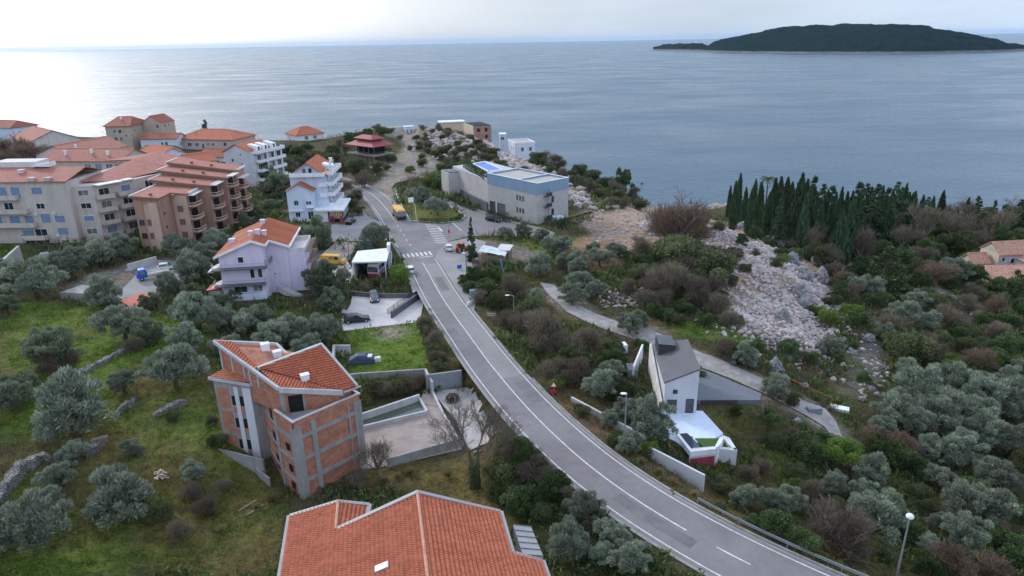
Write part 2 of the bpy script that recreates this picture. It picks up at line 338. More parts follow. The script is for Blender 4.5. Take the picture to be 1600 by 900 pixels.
def rbf_fit(C):
    n = len(C); d = np.sqrt(((C[:, None, :2]-C[None, :, :2])**2).sum(-1)+4.0)
    A = np.zeros((n+3, n+3)); A[:n, :n] = d-np.eye(n)*1.5; A[:n, n] = 1; A[:n, n+1:] = C[:, :2]/100; A[n, :n] = 1; A[n+1:, :n] = (C[:, :2]/100).T
    return np.linalg.solve(A, np.concatenate([C[:, 2], [0, 0, 0]]))
WT = rbf_fit(CT)
GX0, GY0, GS = -345.0, 6.0, 1.25
NX, NY = 552, 380
gx = GX0+np.arange(NX)*GS; gy = GY0+np.arange(NY)*GS
X, Y = np.meshgrid(gx, gy)
Z = np.zeros_like(X)
for r in range(NY):
    d = np.sqrt((X[r][:, None]-CT[None, :, 0])**2+(Y[r][:, None]-CT[None, :, 1])**2+4.0)
    Z[r] = d@WT[:-3]+WT[-3]+X[r]/100*WT[-2]+Y[r]/100*WT[-1]
def vnoise(x, y, s, seed=0):
    x = x/s+seed*17.3; y = y/s-seed*9.1; xi = np.floor(x); yi = np.floor(y); fx = x-xi; fy = y-yi
    fx = fx*fx*(3-2*fx); fy = fy*fy*(3-2*fy)
    def h(a, b):
        q = np.sin(a*127.1+b*311.7+seed*74.7)*43758.5453; return q-np.floor(q)
    return (h(xi, yi)*(1-fx)+h(xi+1, yi)*fx)*(1-fy)+(h(xi, yi+1)*(1-fx)+h(xi+1, yi+1)*fx)*fy
def fbm(x, y, s, seed=0, n=4):
    o = 0; a = .5
    for k in range(n): o = o+a*vnoise(x, y, s/2**k, seed+k); a *= .5
    return o/(1-.5**n)
Zs = Z.copy()
Z = Z+(fbm(X, Y, 14, 3)-.5)*1.1
def inpoly(px, py, poly):
    r = np.zeros(np.shape(px), bool); n = len(poly)
    for i in range(n):
        x1, y1 = poly[i]; x2, y2 = poly[(i+1) % n]
        if y1 == y2: continue
        c = ((y1 > py) != (y2 > py)) & (px < (x2-x1)*(py-y1)/(y2-y1)+x1); r ^= c
    return r
def pdist(x, y, poly, closed=True):
    b = np.full(np.shape(x), 1e9); n = len(poly)
    for i in range(n if closed else n-1):
        x1, y1 = poly[i]; x2, y2 = poly[(i+1) % n]; dx, dy = x2-x1, y2-y1
        t = np.clip(((x-x1)*dx+(y-y1)*dy)/(dx*dx+dy*dy+1e-9), 0, 1)
        b = np.minimum(b, np.hypot(x-x1-t*dx, y-y1-t*dy))
    return b
def wp(pix, z): return [tuple(P(x, y, z)[:2]) for x, y in pix]
ROCKY = wp([(1088,340),(1150,352),(1215,372),(1262,400),(1300,440),(1295,500),(1262,535),(1200,530),(1150,515),(1140,450),(1120,400)], 32)
m = inpoly(X, Y, ROCKY)
Z = Z+m*((fbm(X, Y, 9, 11)-.5)*3.2+(np.abs(fbm(X, Y, 4, 21)-.5))*2.2)
# levelled ground: road, yards, plots
FLATS = []
def flat(poly, z, blend=3.0, grow=1.4):
    global Z
    xs = [p[0] for p in poly]; ys = [p[1] for p in poly]; m_ = blend+grow+2
    i0 = max(0, int((min(xs)-m_-GX0)/GS)); i1 = min(NX, int((max(xs)+m_-GX0)/GS)+2); j0 = max(0, int((min(ys)-m_-GY0)/GS)); j1 = min(NY, int((max(ys)+m_-GY0)/GS)+2)
    sx, sy = X[j0:j1, i0:i1], Y[j0:j1, i0:i1]
    d = pdist(sx, sy, poly); d[inpoly(sx, sy, poly)] = 0
    w = np.clip(1-(d-grow)/blend, 0, 1); w = w*w*(3-2*w)
    Z[j0:j1, i0:i1] = Z[j0:j1, i0:i1]*(1-w)+(z-.07)*w
ROADC = [(-110,272),(-84,262),(-62,240),(-50,224),(-42.4,209.7),(-34.1,187.2),(-27.6,166),(-22.4,150),(-19.2,140.5),(-12.9,118),(-7.9,103.8),(-3.0,89.2),(1.9,77.4),(4.6,70.9),(8.0,65),(12.2,58.6),(17.2,52.6),(22.4,47.8),(29,42.2),(38,36),(50,29.5),(70,21)]
def smooth_line(pts, step=1.5):
    p = np.array(pts, float); out = []
    for i in range(len(p)-1):
        a, b, c, d = p[max(i-1, 0)], p[i], p[i+1], p[min(i+2, len(p)-1)]; n = max(2, int(np.linalg.norm(c-b)/step))
        for k in range(n):
            t = k/n; out.append(.5*((2*b)+(-a+c)*t+(2*a-5*b+4*c-d)*t*t+(-a+3*b-3*c+d)*t**3))
    out.append(p[-1]); return np.array(out)
RC = smooth_line(ROADC)
RC[3:-3] = np.array([RC[max(0, i-6):i+7].mean(0) for i in range(3, len(RC)-3)])
RT = np.gradient(RC, axis=0); RT /= np.linalg.norm(RT, axis=1)[:, None]; RN = np.stack([-RT[:, 1], RT[:, 0]], 1)   # RN: left of travel direction (towards +x side reversed)
def offs(d, i0=0, i1=None): return [tuple(q) for q in (RC+RN*d)[i0:i1]]
# parking lot etc. in world coordinates
APRON = wp([(596,318),(622,338),(640,347),(690,350),(722,346),(729,338),(714,327),(694,317),(705,312),(760,331),(800,345),(850,357),(868,364),(862,372),(780,368),(735,369),(700,377),(685,391),(679,404),(648,402),(618,350)], 35)
ISLAND = wp([(618,300),(628,322),(641,345),(690,348.5),(720,345),(727,338),(714,328),(695,319),(672,306),(650,296),(628,292)], 35)
LAYBY = wp([(684,392),(700,378),(735,371),(760,378),(752,396),(735,404),(742,430),(720,440),(745,470),(738,492),(716,452),(680,403)], 35)
FORE = wp([(556,318),(575,338),(604,352),(634,396),(655,452),(645,458),(634,418),(610,375),(566,376),(516,378),(498,368),(520,350),(548,352),(556,330)], 35)
LOWER = wp([(180,462),(235,408),(270,402),(330,398),(345,420),(300,428),(250,452),(215,480)], 34.8)
PARK = [tuple(P(*q)[:2]) for q in ((551,458,33.4),(600,462,33.4),(640,461,33.4),(664,452,34),(656,503,33.4),(610,508,33.4),(535,517,33.4),(533,500,33.4),(548,475,33.4))]
LAWN = wp([(540,518),(652,506),(668,575),(548,590)], 33.4)
YZ = 32.4
YARD = wp([(540,690),(566,640),(660,612),(680,617),(735,612),(790,692),(757,702),(722,706),(610,730),(560,735)], YZ)
flat(offs(0, 20)+offs(9, 20)[::-1], 35, 1.0, .5) if False else None
for d in np.linspace(-5.2, 5.2, 9): pass
ROADPOLY = offs(4.4)+offs(-4.4)[::-1]
GRAVELRD = [tuple(P(x, y, 35)[:2]) for x, y in ((566,300),(590,285),(612,262),(600,256),(560,256),(540,246),(555,244),(600,252),(630,240),(632,225),(622,212),(640,210),(652,222),(660,240),(690,250),(700,258),(676,268),(640,278),(622,285),(612,312),(590,318))]
PADS = []
def pad(poly, z, blend=4, grow=.8): PADS.append((poly, z, blend, grow))
pad(GRAVELRD, 35, 5, 1); pad(LOWER, 34.8, 3); pad(FORE, 35, 3); pad(LAYBY, 35, 3); pad(APRON, 35, 3); pad(ISLAND, 35.06, 2, .5)
pad(wp([(640,262),(700,255),(745,290),(880,350),(875,368),(760,345),(700,318)], 35), 35, 4)
pad(LAWN, 33.4, 2); pad(YARD, YZ, 1.2, .3); pad(PARK, 33.4, 1.5, 1)
FS = frame(6.95, 172, 130)
pad([FS(-1,-12.5), FS(23,-12.5), FS(23,2), FS(-1,2)], 35, 4)
FP = frame(-54.3, 120.3, 8)
pad([FP(-1,-1), FP(15.5,-1), FP(15.5,17), FP(-1,17)], 34.6, 3)
FV = frame(19.5, 77.7, -4)
pad([FV(-.5,-7), FV(5,-6), FV(9,7), FV(4.5,12), FV(-.5,11)], 34, 1.5, .4)
pad([(24.2, 79), (32.8, 78.8), (33.8, 81), (27.6, 88.6), (24.2, 88.4)], 34.25, 1.5, .2)
FD = frame(-59.8, 179.2, 3)
pad([FD(-1,-1), FD(17,-1), FD(17,18), FD(-1,18)], 35, 4)
FCX = frame(-85.5, 228, 70)
pad([FCX(-1,-1), FCX(15,-1), FCX(15,14), FCX(-1,14)], 35, 4)
pad(wp([(545,250),(600,256),(612,238),(560,225)], 35), 35, 3)
pad([(-140,160),(-70,150),(-62,190),(-100,215),(-140,215)], 35, 6)
pad([(-250,255),(-110,250),(-110,345),(-250,380)], 35, 10)
pad(ROADPOLY, 35, 2.5, 1.2)
for a in PADS: flat(*a)
# the car park falls gently away from the road
flat(PARK, 33.4, 1.2, .6)
PGF = frame(-32.9, 134.1, 3); flat([PGF(-.6,-3.2), PGF(7.3,-3.2), PGF(7.2,9.6), PGF(-.4,8)], 33.4, 1.0, 0)
if True:  # the deck of the brick building's plot is lower: keep a clean step
    pass
flat(wp([(648,597),(668,601),(724,594),(744,612),(762,650),(786,690),(722,706),(610,732),(560,740),(545,700),(560,636)], YZ), YZ, .6, 0)
def ground(x, y):
    fx = (x-GX0)/GS; fy = (y-GY0)/GS; i = min(max(int(fx), 0), NX-2); j = min(max(int(fy), 0), NY-2); a = min(max(fx-i, 0), 1); b = min(max(fy-j, 0), 1)
    return (Z[j, i]*(1-a)+Z[j, i+1]*a)*(1-b)+(Z[j+1, i]*(1-a)+Z[j+1, i+1]*a)*b
def G(px, py, h=0.0):
    """first point under pixel direction whose height over the terrain is h"""
    d = Fv + (px-800)/FPX*Rv - (py-450)/FPX*Uv; d = d/np.linalg.norm(d); t = 30.0
    while t < 700:
        p = np.array([0, 0, H])+d*t
        if p[2] <= ground(p[0], p[1])+h:
            lo, hi = t-1.5, t
            for _ in range(12):
                m_ = (lo+hi)/2; p = np.array([0, 0, H])+d*m_
                if p[2] <= ground(p[0], p[1])+h: hi = m_
                else: lo = m_
            p = np.array([0, 0, H])+d*hi; return p[0], p[1], ground(p[0], p[1])
        t += 1.5
    p = np.array([0, 0, H])+d*min(700, t); return p[0], p[1], ground(p[0], p[1])
# ground cover colour per vertex (what grows or lies there)
PX, PY, PK = proj(X, Y, Z)
warp = (fbm(X, Y, 5, 31)-.5)*2; warp2 = (fbm(X, Y, 5, 41)-.5)*2
wa3 = (fbm(X, Y, 1.9, 33, 3)-.5)*2
QX = PX+(warp*2.2+wa3*1.2)*1060/PK; QY = PY+(warp2*1.1+wa3*.5)*1060/PK
col = np.zeros((NY, NX, 3)); n1 = fbm(X, Y, 18, 5)[..., None]; n2 = fbm(X, Y, 3.5, 6)[..., None]; n3 = fbm(X, Y, 8, 8)[..., None]
A_ = lambda *c: np.array(c)
def ss(x, a, b): t = np.clip((x-a)/(b-a), 0, 1); return t*t*(3-2*t)
scrub = A_(.085,.075,.048)*(1-n2)+A_(.062,.078,.03)*n2
col[:] = scrub
gmix = ss(n1*.6+n2*.4, .42, .62)
meadow = (A_(.07,.14,.02)*(1-n2)+A_(.135,.22,.045)*n2)*gmix+(A_(.15,.14,.06)*(1-n3)+A_(.085,.095,.04)*n3)*(1-gmix)
dry = A_(.19,.165,.075)*n2+A_(.105,.095,.045)*(1-n2)
earth = A_(.37,.32,.31)*n2+A_(.25,.2,.185)*(1-n2)
rubble = A_(.44,.38,.36)*n2+A_(.27,.22,.2)*(1-n2)
redearth = A_(.31,.2,.16)*n2+A_(.22,.145,.12)*(1-n2)
gravel = A_(.29,.28,.295)*n2+A_(.22,.212,.225)*(1-n2)
lawn = A_(.085,.19,.025)*n2+A_(.14,.21,.05)*(1-n2)
track = A_(.34,.325,.33)*n2+A_(.24,.225,.23)*(1-n2)
shale = A_(.2,.215,.225)*n2+A_(.14,.15,.155)*(1-n2)
def zone(poly, c, w=1.0):
    mm = inpoly(QX, QY, poly)[..., None]*w
    col[:] = col*(1-mm)+c*mm
zone([(0,470),(150,480),(330,500),(345,620),(420,760),(470,900),(0,900)], meadow)
zone([(300,700),(420,740),(460,800),(430,900),(230,900),(240,800)], dry*.75+meadow*.25)
zone([(520,760),(600,730),(700,705),(800,690),(900,720),(850,800),(800,830),(650,760)], dry)
zone([(860,610),(900,600),(980,690),(1110,780),(1330,900),(1240,900),(1040,760),(900,660)], dry*.6+meadow*.3)
zone([(872,622),(905,630),(945,672),(960,690),(930,690),(880,645)], redearth*.8)
zone([(545,512),(655,503),(678,585),(545,592)], lawn)
zone([(578,516),(620,508),(628,530),(600,536),(585,528)], track)
zone([(1090,640),(1210,640),(1235,720),(1190,770),(1110,740)], meadow*.8)
zone([(1060,500),(1200,515),(1180,540),(1080,530)], lawn*.8)
zone([(640,300),(700,320),(730,340),(690,350),(638,346)], dry*.6+lawn*.4)
zone([(700,372),(860,372),(910,372),(890,395),(830,400),(780,392),(740,385),(700,385)], dry*.5+lawn*.4)
zone([(880,345),(930,325),(960,338),(1000,322),(1100,335),(1110,352),(1060,372),(1010,392),(940,402),(890,382),(930,362)], earth)
zone([(905,370),(960,375),(985,410),(930,420),(900,400)], redearth)
zone([(1078,338),(1150,350),(1215,372),(1262,402),(1300,450),(1296,500),(1262,540),(1200,528),(1150,515),(1128,462),(1112,405)], rubble)
zone([(1246,462),(1300,470),(1285,520),(1246,500)], earth*.9)
zone([(950,330),(990,318),(1010,330),(1000,345),(960,350)], rubble*.7+earth*.3)
zone([(640,205),(690,196),(745,205),(800,240),(850,262),(905,290),(945,320),(905,330),(880,290),(800,268),(740,250),(690,245),(655,240)], scrub*.85+earth*.16)
zone([(760,225),(815,248),(865,275),(910,305),(890,318),(845,282),(790,262),(740,248)], rubble)
zone([(735,242),(800,250),(790,268),(748,252)], redearth)
zone([(565,300),(588,290),(606,268),(570,262),(560,256),(600,254),(626,240),(630,225),(618,209),(640,208),(652,222),(656,238),(690,252),(696,262),(640,280),(622,288),(610,315),(592,320)], gravel)
zone([(640,206),(690,197),(720,200),(690,210),(650,214)], earth*.8)
zone([(1010,300),(1100,305),(1110,325),(1020,325)], A_(.45,.43,.4)*n2+A_(.25,.24,.22)*(1-n2))
zone([(840,440),(870,445),(930,490),(1020,515),(1090,550),(1170,585),(1240,622),(1300,640),(1325,690),(1310,692),(1255,655),(1150,600),(1060,560),(1000,535),(915,500),(850,462)], track)
zone([(1300,612),(1330,590),(1335,545),(1365,530),(1385,545),(1360,600),(1325,625)], shale)
zone([(690,385),(760,375),(830,388),(860,400),(800,412),(745,410),(742,470),(715,440)], gravel*.75)
zone([(1440,440),(1520,470),(1540,500),(1500,490),(1430,455)], track*.9)
zone([(1310,405),(1340,412),(1350,428),(1320,425)], track)
zone([(95,445),(230,405),(300,395),(345,400),(330,420),(240,460),(130,470)], track*.7)
zone([(0,350),(30,370),(40,420),(0,430)], lawn*.7)
zone([(480,395),(520,390),(535,430),(490,440)], gravel*.8)
zone([(345,470),(540,490),(540,520),(420,510),(345,490)], meadow*.7)
zone([(440,330),(560,260),(620,345),(560,370)], track*.6)
zone([(590,190),(650,195),(655,212),(600,215)], gravel*1.1)
for _ in range(2):
    col[1:-1, 1:-1] = (col[1:-1, 1:-1]*2+col[:-2, 1:-1]+col[2:, 1:-1]+col[1:-1, :-2]+col[1:-1, 2:])/6
under = Z < .9
col[under] = (.32,.3,.27)
verts = np.stack([X, Y, Z], -1).reshape(-1, 3)
idx = np.arange(NX*NY).reshape(NY, NX)
faces = np.stack([idx[:-1, :-1], idx[:-1, 1:], idx[1:, 1:], idx[1:, :-1]], -1).reshape(-1, 4)
def np_mesh(name, v, f, mat_, lv=None, rgb=None, smooth=False):
    k = f.shape[1]; me = bpy.data.meshes.new(name); me.vertices.add(len(v)); me.vertices.foreach_set("co", np.ascontiguousarray(v, np.float32).ravel())
    me.loops.add(f.size); me.loops.foreach_set("vertex_index", np.ascontiguousarray(f, np.int32).ravel())
    me.polygons.add(len(f)); me.polygons.foreach_set("loop_start", np.arange(0, f.size, k, dtype=np.int32))
    if smooth: me.polygons.foreach_set("use_smooth", np.ones(len(f), bool))
    if lv is not None: a = me.attributes.new("lv", 'FLOAT', 'POINT'); a.data.foreach_set("value", np.ascontiguousarray(lv, np.float32))
    if rgb is not None:
        a = me.attributes.new("cover", 'FLOAT_COLOR', 'POINT'); a.data.foreach_set("color", np.ascontiguousarray(np.concatenate([rgb, np.ones((len(rgb), 1))], 1), np.float32).ravel())
    me.materials.append(mat_); me.update(calc_edges=True); me.validate(); return me
gm, t, b = newmat("ground_cover"); at = t.nodes.new("ShaderNodeAttribute"); at.attribute_name = "cover"; gp = t.nodes.new("ShaderNodeNewGeometry").outputs['Position']
f1 = maprange(t, noise_node(t, gp, .9, 7, .75), .32, .68, 0, 1); f2 = maprange(t, noise_node(t, gp, 4.5, 5, .75), .32, .68, 0, 1)
cc = mixc(t, 1.0, at.outputs['Color'], mixc(t, maprange(t, mathn(t, 'ADD', mathn(t, 'MULTIPLY', f1, .5), mathn(t, 'MULTIPLY', f2, .5)), .2, .8, 0, 1), (.3,.32,.32), (1.85,1.75,1.55)), 'MULTIPLY')
f3 = maprange(t, noise_node(t, gp, .22, 5, .7), .4, .62, 0, 1); cc = mixc(t, f3, cc, mixc(t, 1.0, cc, (1.16,1.0,.8), 'MULTIPLY'))
t.links.new(cc, b.inputs['Base Color']); b.inputs['Roughness'].default_value = .95; b.inputs['Specular IOR Level'].default_value = .1
t.links.new(bumpn(t, mathn(t, 'ADD', f1, mathn(t, 'MULTIPLY', f2, .5)), .25), b.inputs['Normal'])
go = bpy.data.objects.new("ground", np_mesh("ground", verts, faces, gm, rgb=col.reshape(-1, 3), smooth=True)); COL.objects.link(go); go['kind'] = 'structure'
# ------------------------------------------------------------------ sea
sm, t, b = newmat("sea_water"); gp = t.nodes.new("ShaderNodeNewGeometry").outputs['Position']
mp = t.nodes.new("ShaderNodeMapping"); mp.inputs['Scale'].default_value = (.005, .009, 1); mp.inputs['Rotation'].default_value = (0, 0, R_(12)); t.links.new(gp, mp.inputs[0])
st = noise_node(t, mp.outputs[0], 1.0, 5, .6)
mp3 = t.nodes.new('ShaderNodeMapping'); mp3.inputs['Scale'].default_value = (.012, .04, 1); mp3.inputs['Rotation'].default_value = (0, 0, R_(-8)); t.links.new(gp, mp3.inputs[0]); st2 = noise_node(t, mp3.outputs[0], 1.0, 6, .7)
mp2 = t.nodes.new("ShaderNodeMapping"); mp2.inputs['Scale'].default_value = (.09, .2, 1); mp2.inputs['Rotation'].default_value = (0, 0, R_(20)); t.links.new(gp, mp2.inputs[0])
w1 = noise_node(t, mp2.outputs[0], 1.0, 5, .65); w2 = noise_node(t, gp, .45, 4, .6)
hgt = mathn(t, 'ADD', mathn(t, 'MULTIPLY', w1, 1.6), mathn(t, 'MULTIPLY', w2, .45))
bn = t.nodes.new("ShaderNodeBump"); bn.inputs['Distance'].default_value = 1.0; t.links.new(hgt, bn.inputs['Height']); t.links.new(maprange(t, st, .35, .65, .55, 1.3), bn.inputs['Strength'])
t.links.new(bn.outputs[0], b.inputs['Normal'])
t.links.new(mixc(t, maprange(t, st, .3, .7, 0, 1), (.028,.076,.125), (.056,.116,.162)), b.inputs['Base Color']); t.links.new(maprange(t, mathn(t, 'ADD', mathn(t, 'MULTIPLY', st, .6), mathn(t, 'MULTIPLY', st2, .4)), .38, .62, .17, .41), b.inputs['Roughness'])
b.inputs['IOR'].default_value = 1.333
sb = MB(); sb.poly([(-40000, -300, 0), (40000, -300, 0), (40000, 42000, 0), (-40000, 42000, 0)]); struct("sea", sb, sm)
# ------------------------------------------------------------------ roads and paved sheets
def sheet(name, poly, z, m, kind='structure'):
    o = MB(); A = sum(poly[k][0]*poly[(k+1) % len(poly)][1]-poly[(k+1) % len(poly)][0]*poly[k][1] for k in range(len(poly)))
    o.poly([(p[0], p[1], z) for p in (poly if A > 0 else poly[::-1])]); return struct(name, o, m)
def ribbon(name, line_a, line_b, z, m):
    o = MB()
    for k in range(len(line_a)-1): o.poly([(*line_a[k], z), (*line_b[k], z), (*line_b[k+1], z), (*line_a[k+1], z)])
    return o
o = ribbon("road", offs(3.55), offs(-3.55), 35.03, None); struct("road", o, K['asphalt'])
o = ribbon("shoulder", offs(3.95), offs(-3.95), 35.0, None); struct("road_shoulder", o, K['asphalt_old'])
sheet("side_road", APRON, 35.015, K['asphalt']); sheet("lay_by_ground", LAYBY, 35.008, K['asphalt_old']); sheet("cafe_forecourt_paving", FORE, 34.992, K['asphalt_old'])
sheet("lower_drive_paving", LOWER, 34.8, K['asphalt_old']); 
def drape(name, poly, m, dz=.05, step=1.0, kind='structure'):
    """a thin paved sheet that follows the ground"""
    bm = bmesh.new(); bm.faces.new([bm.verts.new((p[0], p[1], 0)) for p in poly])
    xs = [p[0] for p in poly]; ys = [p[1] for p in poly]
    for ax, lo, hi in ((0, min(xs), max(xs)), (1, min(ys), max(ys))):
        q = lo+step
        while q < hi:
            co = [0, 0, 0]; co[ax] = q; no = [0, 0, 0]; no[ax] = 1
            bmesh.ops.bisect_plane(bm, geom=bm.verts[:]+bm.edges[:]+bm.faces[:], plane_co=co, plane_no=no); q += step
    bmesh.ops.triangulate(bm, faces=bm.faces[:])
    for v_ in bm.verts: v_.co.z = ground(v_.co.x, v_.co.y)+dz
    bmesh.ops.recalc_face_normals(bm, faces=bm.faces[:])
    if bm.faces and sum(f.normal.z for f in bm.faces) < 0: bmesh.ops.reverse_faces(bm, faces=bm.faces[:])
    me = bpy.data.meshes.new(name); bm.to_mesh(me); bm.free(); me.materials.append(m)
    o = bpy.data.objects.new(name, me); COL.objects.link(o); o['kind'] = kind; return o
drape("car_park_paving", PARK, K['paving'], .06)
def near_i(pt): return int(np.argmin(np.hypot(RC[:, 0]-pt[0], RC[:, 1]-pt[1])))
iz = near_i(P(655, 397, 35)); ij = near_i((-31, 178)); 
mk = MB()
def stripe(mb, i0, i1, d, w=.14):
    a = offs(d-w/2, i0, i1); c = offs(d+w/2, i0, i1)
    for k in range(len(a)-1): mb.poly([(*c[k], 35.04), (*a[k], 35.04), (*a[k+1], 35.04), (*c[k+1], 35.04)])
iend = near_i(P(1092, 850, 35)); n_ = len(RC)
stripe(mk, iz+4, iend, 0, .16)
for i in range(iend+1, n_-3, 4): stripe(mk, i, i+3, 0, .16)
stripe(mk, 20, ij, 0, .16)
for i in range(ij, iz-3, 3): stripe(mk, i, i+2, .0, .16)
side = 1 if proj(*(RC+RN*3)[iz], 35)[0] > proj(*RC[iz], 35)[0] else -1    # +: the sea-villa side
stripe(mk, iz+3, n_-1, side*3.1, .14); stripe(mk, 20, iz-4, -side*3.1, .14); stripe(mk, iz+6, n_-1, -side*3.1, .14); stripe(mk, 20, ij-6, side*3.1, .14)
# the re-laid right hand lane and a few mended patches
lp = ribbon("lane", offs(side*3.0, iz+5, near_i(P(790, 600, 35))) if side > 0 else offs(-.12, iz+5, near_i(P(790, 600, 35))), offs(.12, iz+5, near_i(P(790, 600, 35))) if side > 0 else offs(-3.0, iz+5, near_i(P(790, 600, 35))), 35.034, None); struct("relaid_lane", lp, K['asphalt_lane'])
pm_ = MB()
for f_i, o0, o1, ln_ in ((.42, -2.6, -1.0, 4), (.55, .6, 2.2, 6), (.63, -2.9, -1.4, 3), (.7, 1.2, 2.7, 5), (.78, -1.9, -.5, 7), (.36, 1.0, 2.4, 3)):
    i_ = int(len(RC)*f_i); a_, c_ = offs(o0, i_, i_+ln_), offs(o1, i_, i_+ln_)
    for k in range(len(a_)-1): pm_.poly([(*a_[k], 35.037), (*c_[k], 35.037), (*c_[k+1], 35.037), (*a_[k+1], 35.037)][::-1])
struct("road_patches", pm_, K['asphalt_patch'])
# zebra across the main road and the stop line beyond it
c = RC[iz]; T_ = RT[iz]; N_ = RN[iz]*side
for k in range(7):
    q = c+N_*(-3.0+k*1.0)
    mk.poly([(*(q+T_*s+N_*w), 35.041) for s, w in ((-1.4, -.24), (1.4, -.24), (1.4, .24), (-1.4, .24))][::1])
q = c+T_*2.4+N_*1.65; mk.poly([(*(q+T_*s+N_*w), 35.041) for s, w in ((-.16, -1.5), (.16, -1.5), (.16, 1.5), (-.16, 1.5))])
# hatched crossing on the side road, between two corner pixels
z0, z1 = np.array(P(664, 351, 35)[:2]), np.array(P(681, 380, 35)[:2]); ax = (z1-z0)/np.linalg.norm(z1-z0); lx = np.array(P(684, 352, 35)[:2])-z0; 
for k in range(11):
    a = z0+(z1-z0)*(k/10.5); mk.poly([(*(a+q_), 35.028) for q_ in (0*lx, lx*.95, lx*.95+ax*.45, ax*.45)])
a, b_ = np.array(P(684, 354, 35)[:2]), np.array(P(691, 361.5, 35)[:2]); d = (b_-a)/np.linalg.norm(b_-a); nn = np.array([-d[1], d[0]])*.22
mk.poly([(*(a-nn), 35.028), (*(b_-nn), 35.028), (*(b_+nn), 35.028), (*(a+nn), 35.028)])
a, b_ = np.array(P(706.5, 348, 35)[:2]), np.array(P(722, 361, 35)[:2]); d = (b_-a)/np.linalg.norm(b_-a); nn = np.array([-d[1], d[0]])*.1
mk.poly([(*(a-nn), 35.028), (*(b_-nn), 35.028), (*(b_+nn), 35.028), (*(a+nn), 35.028)])
struct("road_markings", mk, K['road_paint'])
kb = MB(); n_i = len(ISLAND)
for k in range(n_i):
    a, b_ = np.array(ISLAND[k]), np.array(ISLAND[(k+1) % n_i]); d = (b_-a)/np.linalg.norm(b_-a); nn = np.array([-d[1], d[0]])*.15
    kb.prism([tuple(a-nn), tuple(b_-nn), tuple(b_+nn), tuple(a+nn)], 34.9, 35.13)
struct("kerb", kb, K['concrete_pale'])
# ------------------------------------------------------------------ far island
ism, t, b = newmat("island_forest"); gp = t.nodes.new("ShaderNodeNewGeometry").outputs['Position']; sz = t.nodes.new("ShaderNodeSeparateXYZ"); t.links.new(gp, sz.inputs[0])
v = noise_node(t, gp, .022, 9, .8); cc = mixc(t, maprange(t, v, .35, .65, 0, 1), (.003,.011,.009), (.024,.044,.03))
shore = mathn(t, 'SUBTRACT', maprange(t, sz.outputs[2], 4, 16, 1, 0), mathn(t, 'MULTIPLY', maprange(t, v, .3, .7, 0, 1), .5))
cc = mixc(t, maprange(t, shore, .1, .6, 0, 1), cc, (.3,.28,.26)); t.links.new(cc, b.inputs['Base Color']); b.inputs['Roughness'].default_value = 1; b.inputs['Specular IOR Level'].default_value = 0
t.links.new(bumpn(t, v, 30), b.inputs['Normal'])
ridge = [(1020,79,74),(1035,79,70),(1060,79.5,68),(1090,80,68),(1105,81,71),(1125,82,61),(1145,82.5,58),(1175,83,52),(1200,83,46),(1230,83.5,41),(1260,84,39),(1290,84,40),(1312,84,36),(1345,84.3,37),(1380,84.3,38),(1410,84.3,38),(1440,84,41),(1465,83.5,47),(1490,83,50),(1520,82.5,56),(1550,82,62),(1575,81,68),(1600,80,73),(1640,79.5,73),(1680,79,74)]
sp = []
for px, by, ty in ridge:
    p = P(px, by, 0); k = proj(p[0], p[1], 0)[2]; sp.append((p[0], p[1], max(2., (by-ty)*k/FPX*.93)))
sp = np.array(sp); tt = np.linspace(0, len(sp)-1, 300); prof = np.stack([np.interp(tt, np.arange(len(sp)), sp[:, i]) for i in range(3)], 1)
ux = prof[:, :2]/np.linalg.norm(prof[:, :2], axis=1)[:, None]
rows = []
for s in np.linspace(0, 1, 60):
    hh = np.clip(1-np.abs(s*2-1)**1.7, 0, 1)**.62
    depth = (90+prof[:, 2]*5.0)
    x = prof[:, 0]+ux[:, 0]*(s*depth); y = prof[:, 1]+ux[:, 1]*(s*depth)
    z = prof[:, 2]*hh*1.02+(fbm(x, y, 60, 51)-.5)*18*np.minimum(1, hh*1.3)+(fbm(x, y, 18, 61)-.5)*9*np.minimum(1, hh*1.5)-(.0 if 0 < s < 1 else 3)
    rows.append(np.stack([x, y, np.maximum(z, -2)], 1))
rows = np.array(rows); ii = np.arange(60*300).reshape(60, 300)
ff = np.stack([ii[:-1, :-1], ii[:-1, 1:], ii[1:, 1:], ii[1:, :-1]], -1).reshape(-1, 4)
io = bpy.data.objects.new("island_hill", np_mesh("island", rows.reshape(-1, 3), ff, ism, smooth=False)); COL.objects.link(io); io['kind'] = 'structure'
# air between here and the horizon
HAZE = 1.9e-5
hm = bpy.data.materials.new("haze_air"); hm.use_nodes = True; t = hm.node_tree; t.nodes.remove(t.nodes["Principled BSDF"])
pv = t.nodes.new("ShaderNodeVolumePrincipled"); pv.inputs['Color'].default_value = (.42, .68, 1.0, 1); pv.inputs['Density'].default_value = HAZE; pv.inputs['Anisotropy'].default_value = .2
t.links.new(pv.outputs[0], t.nodes["Material Output"].inputs['Volume'])
hb = MB(); hb.prism([(-41000, -400), (41000, -400), (41000, 43000), (-41000, 43000)], -10, 190); hz = struct("haze", hb, hm, kind='stuff')
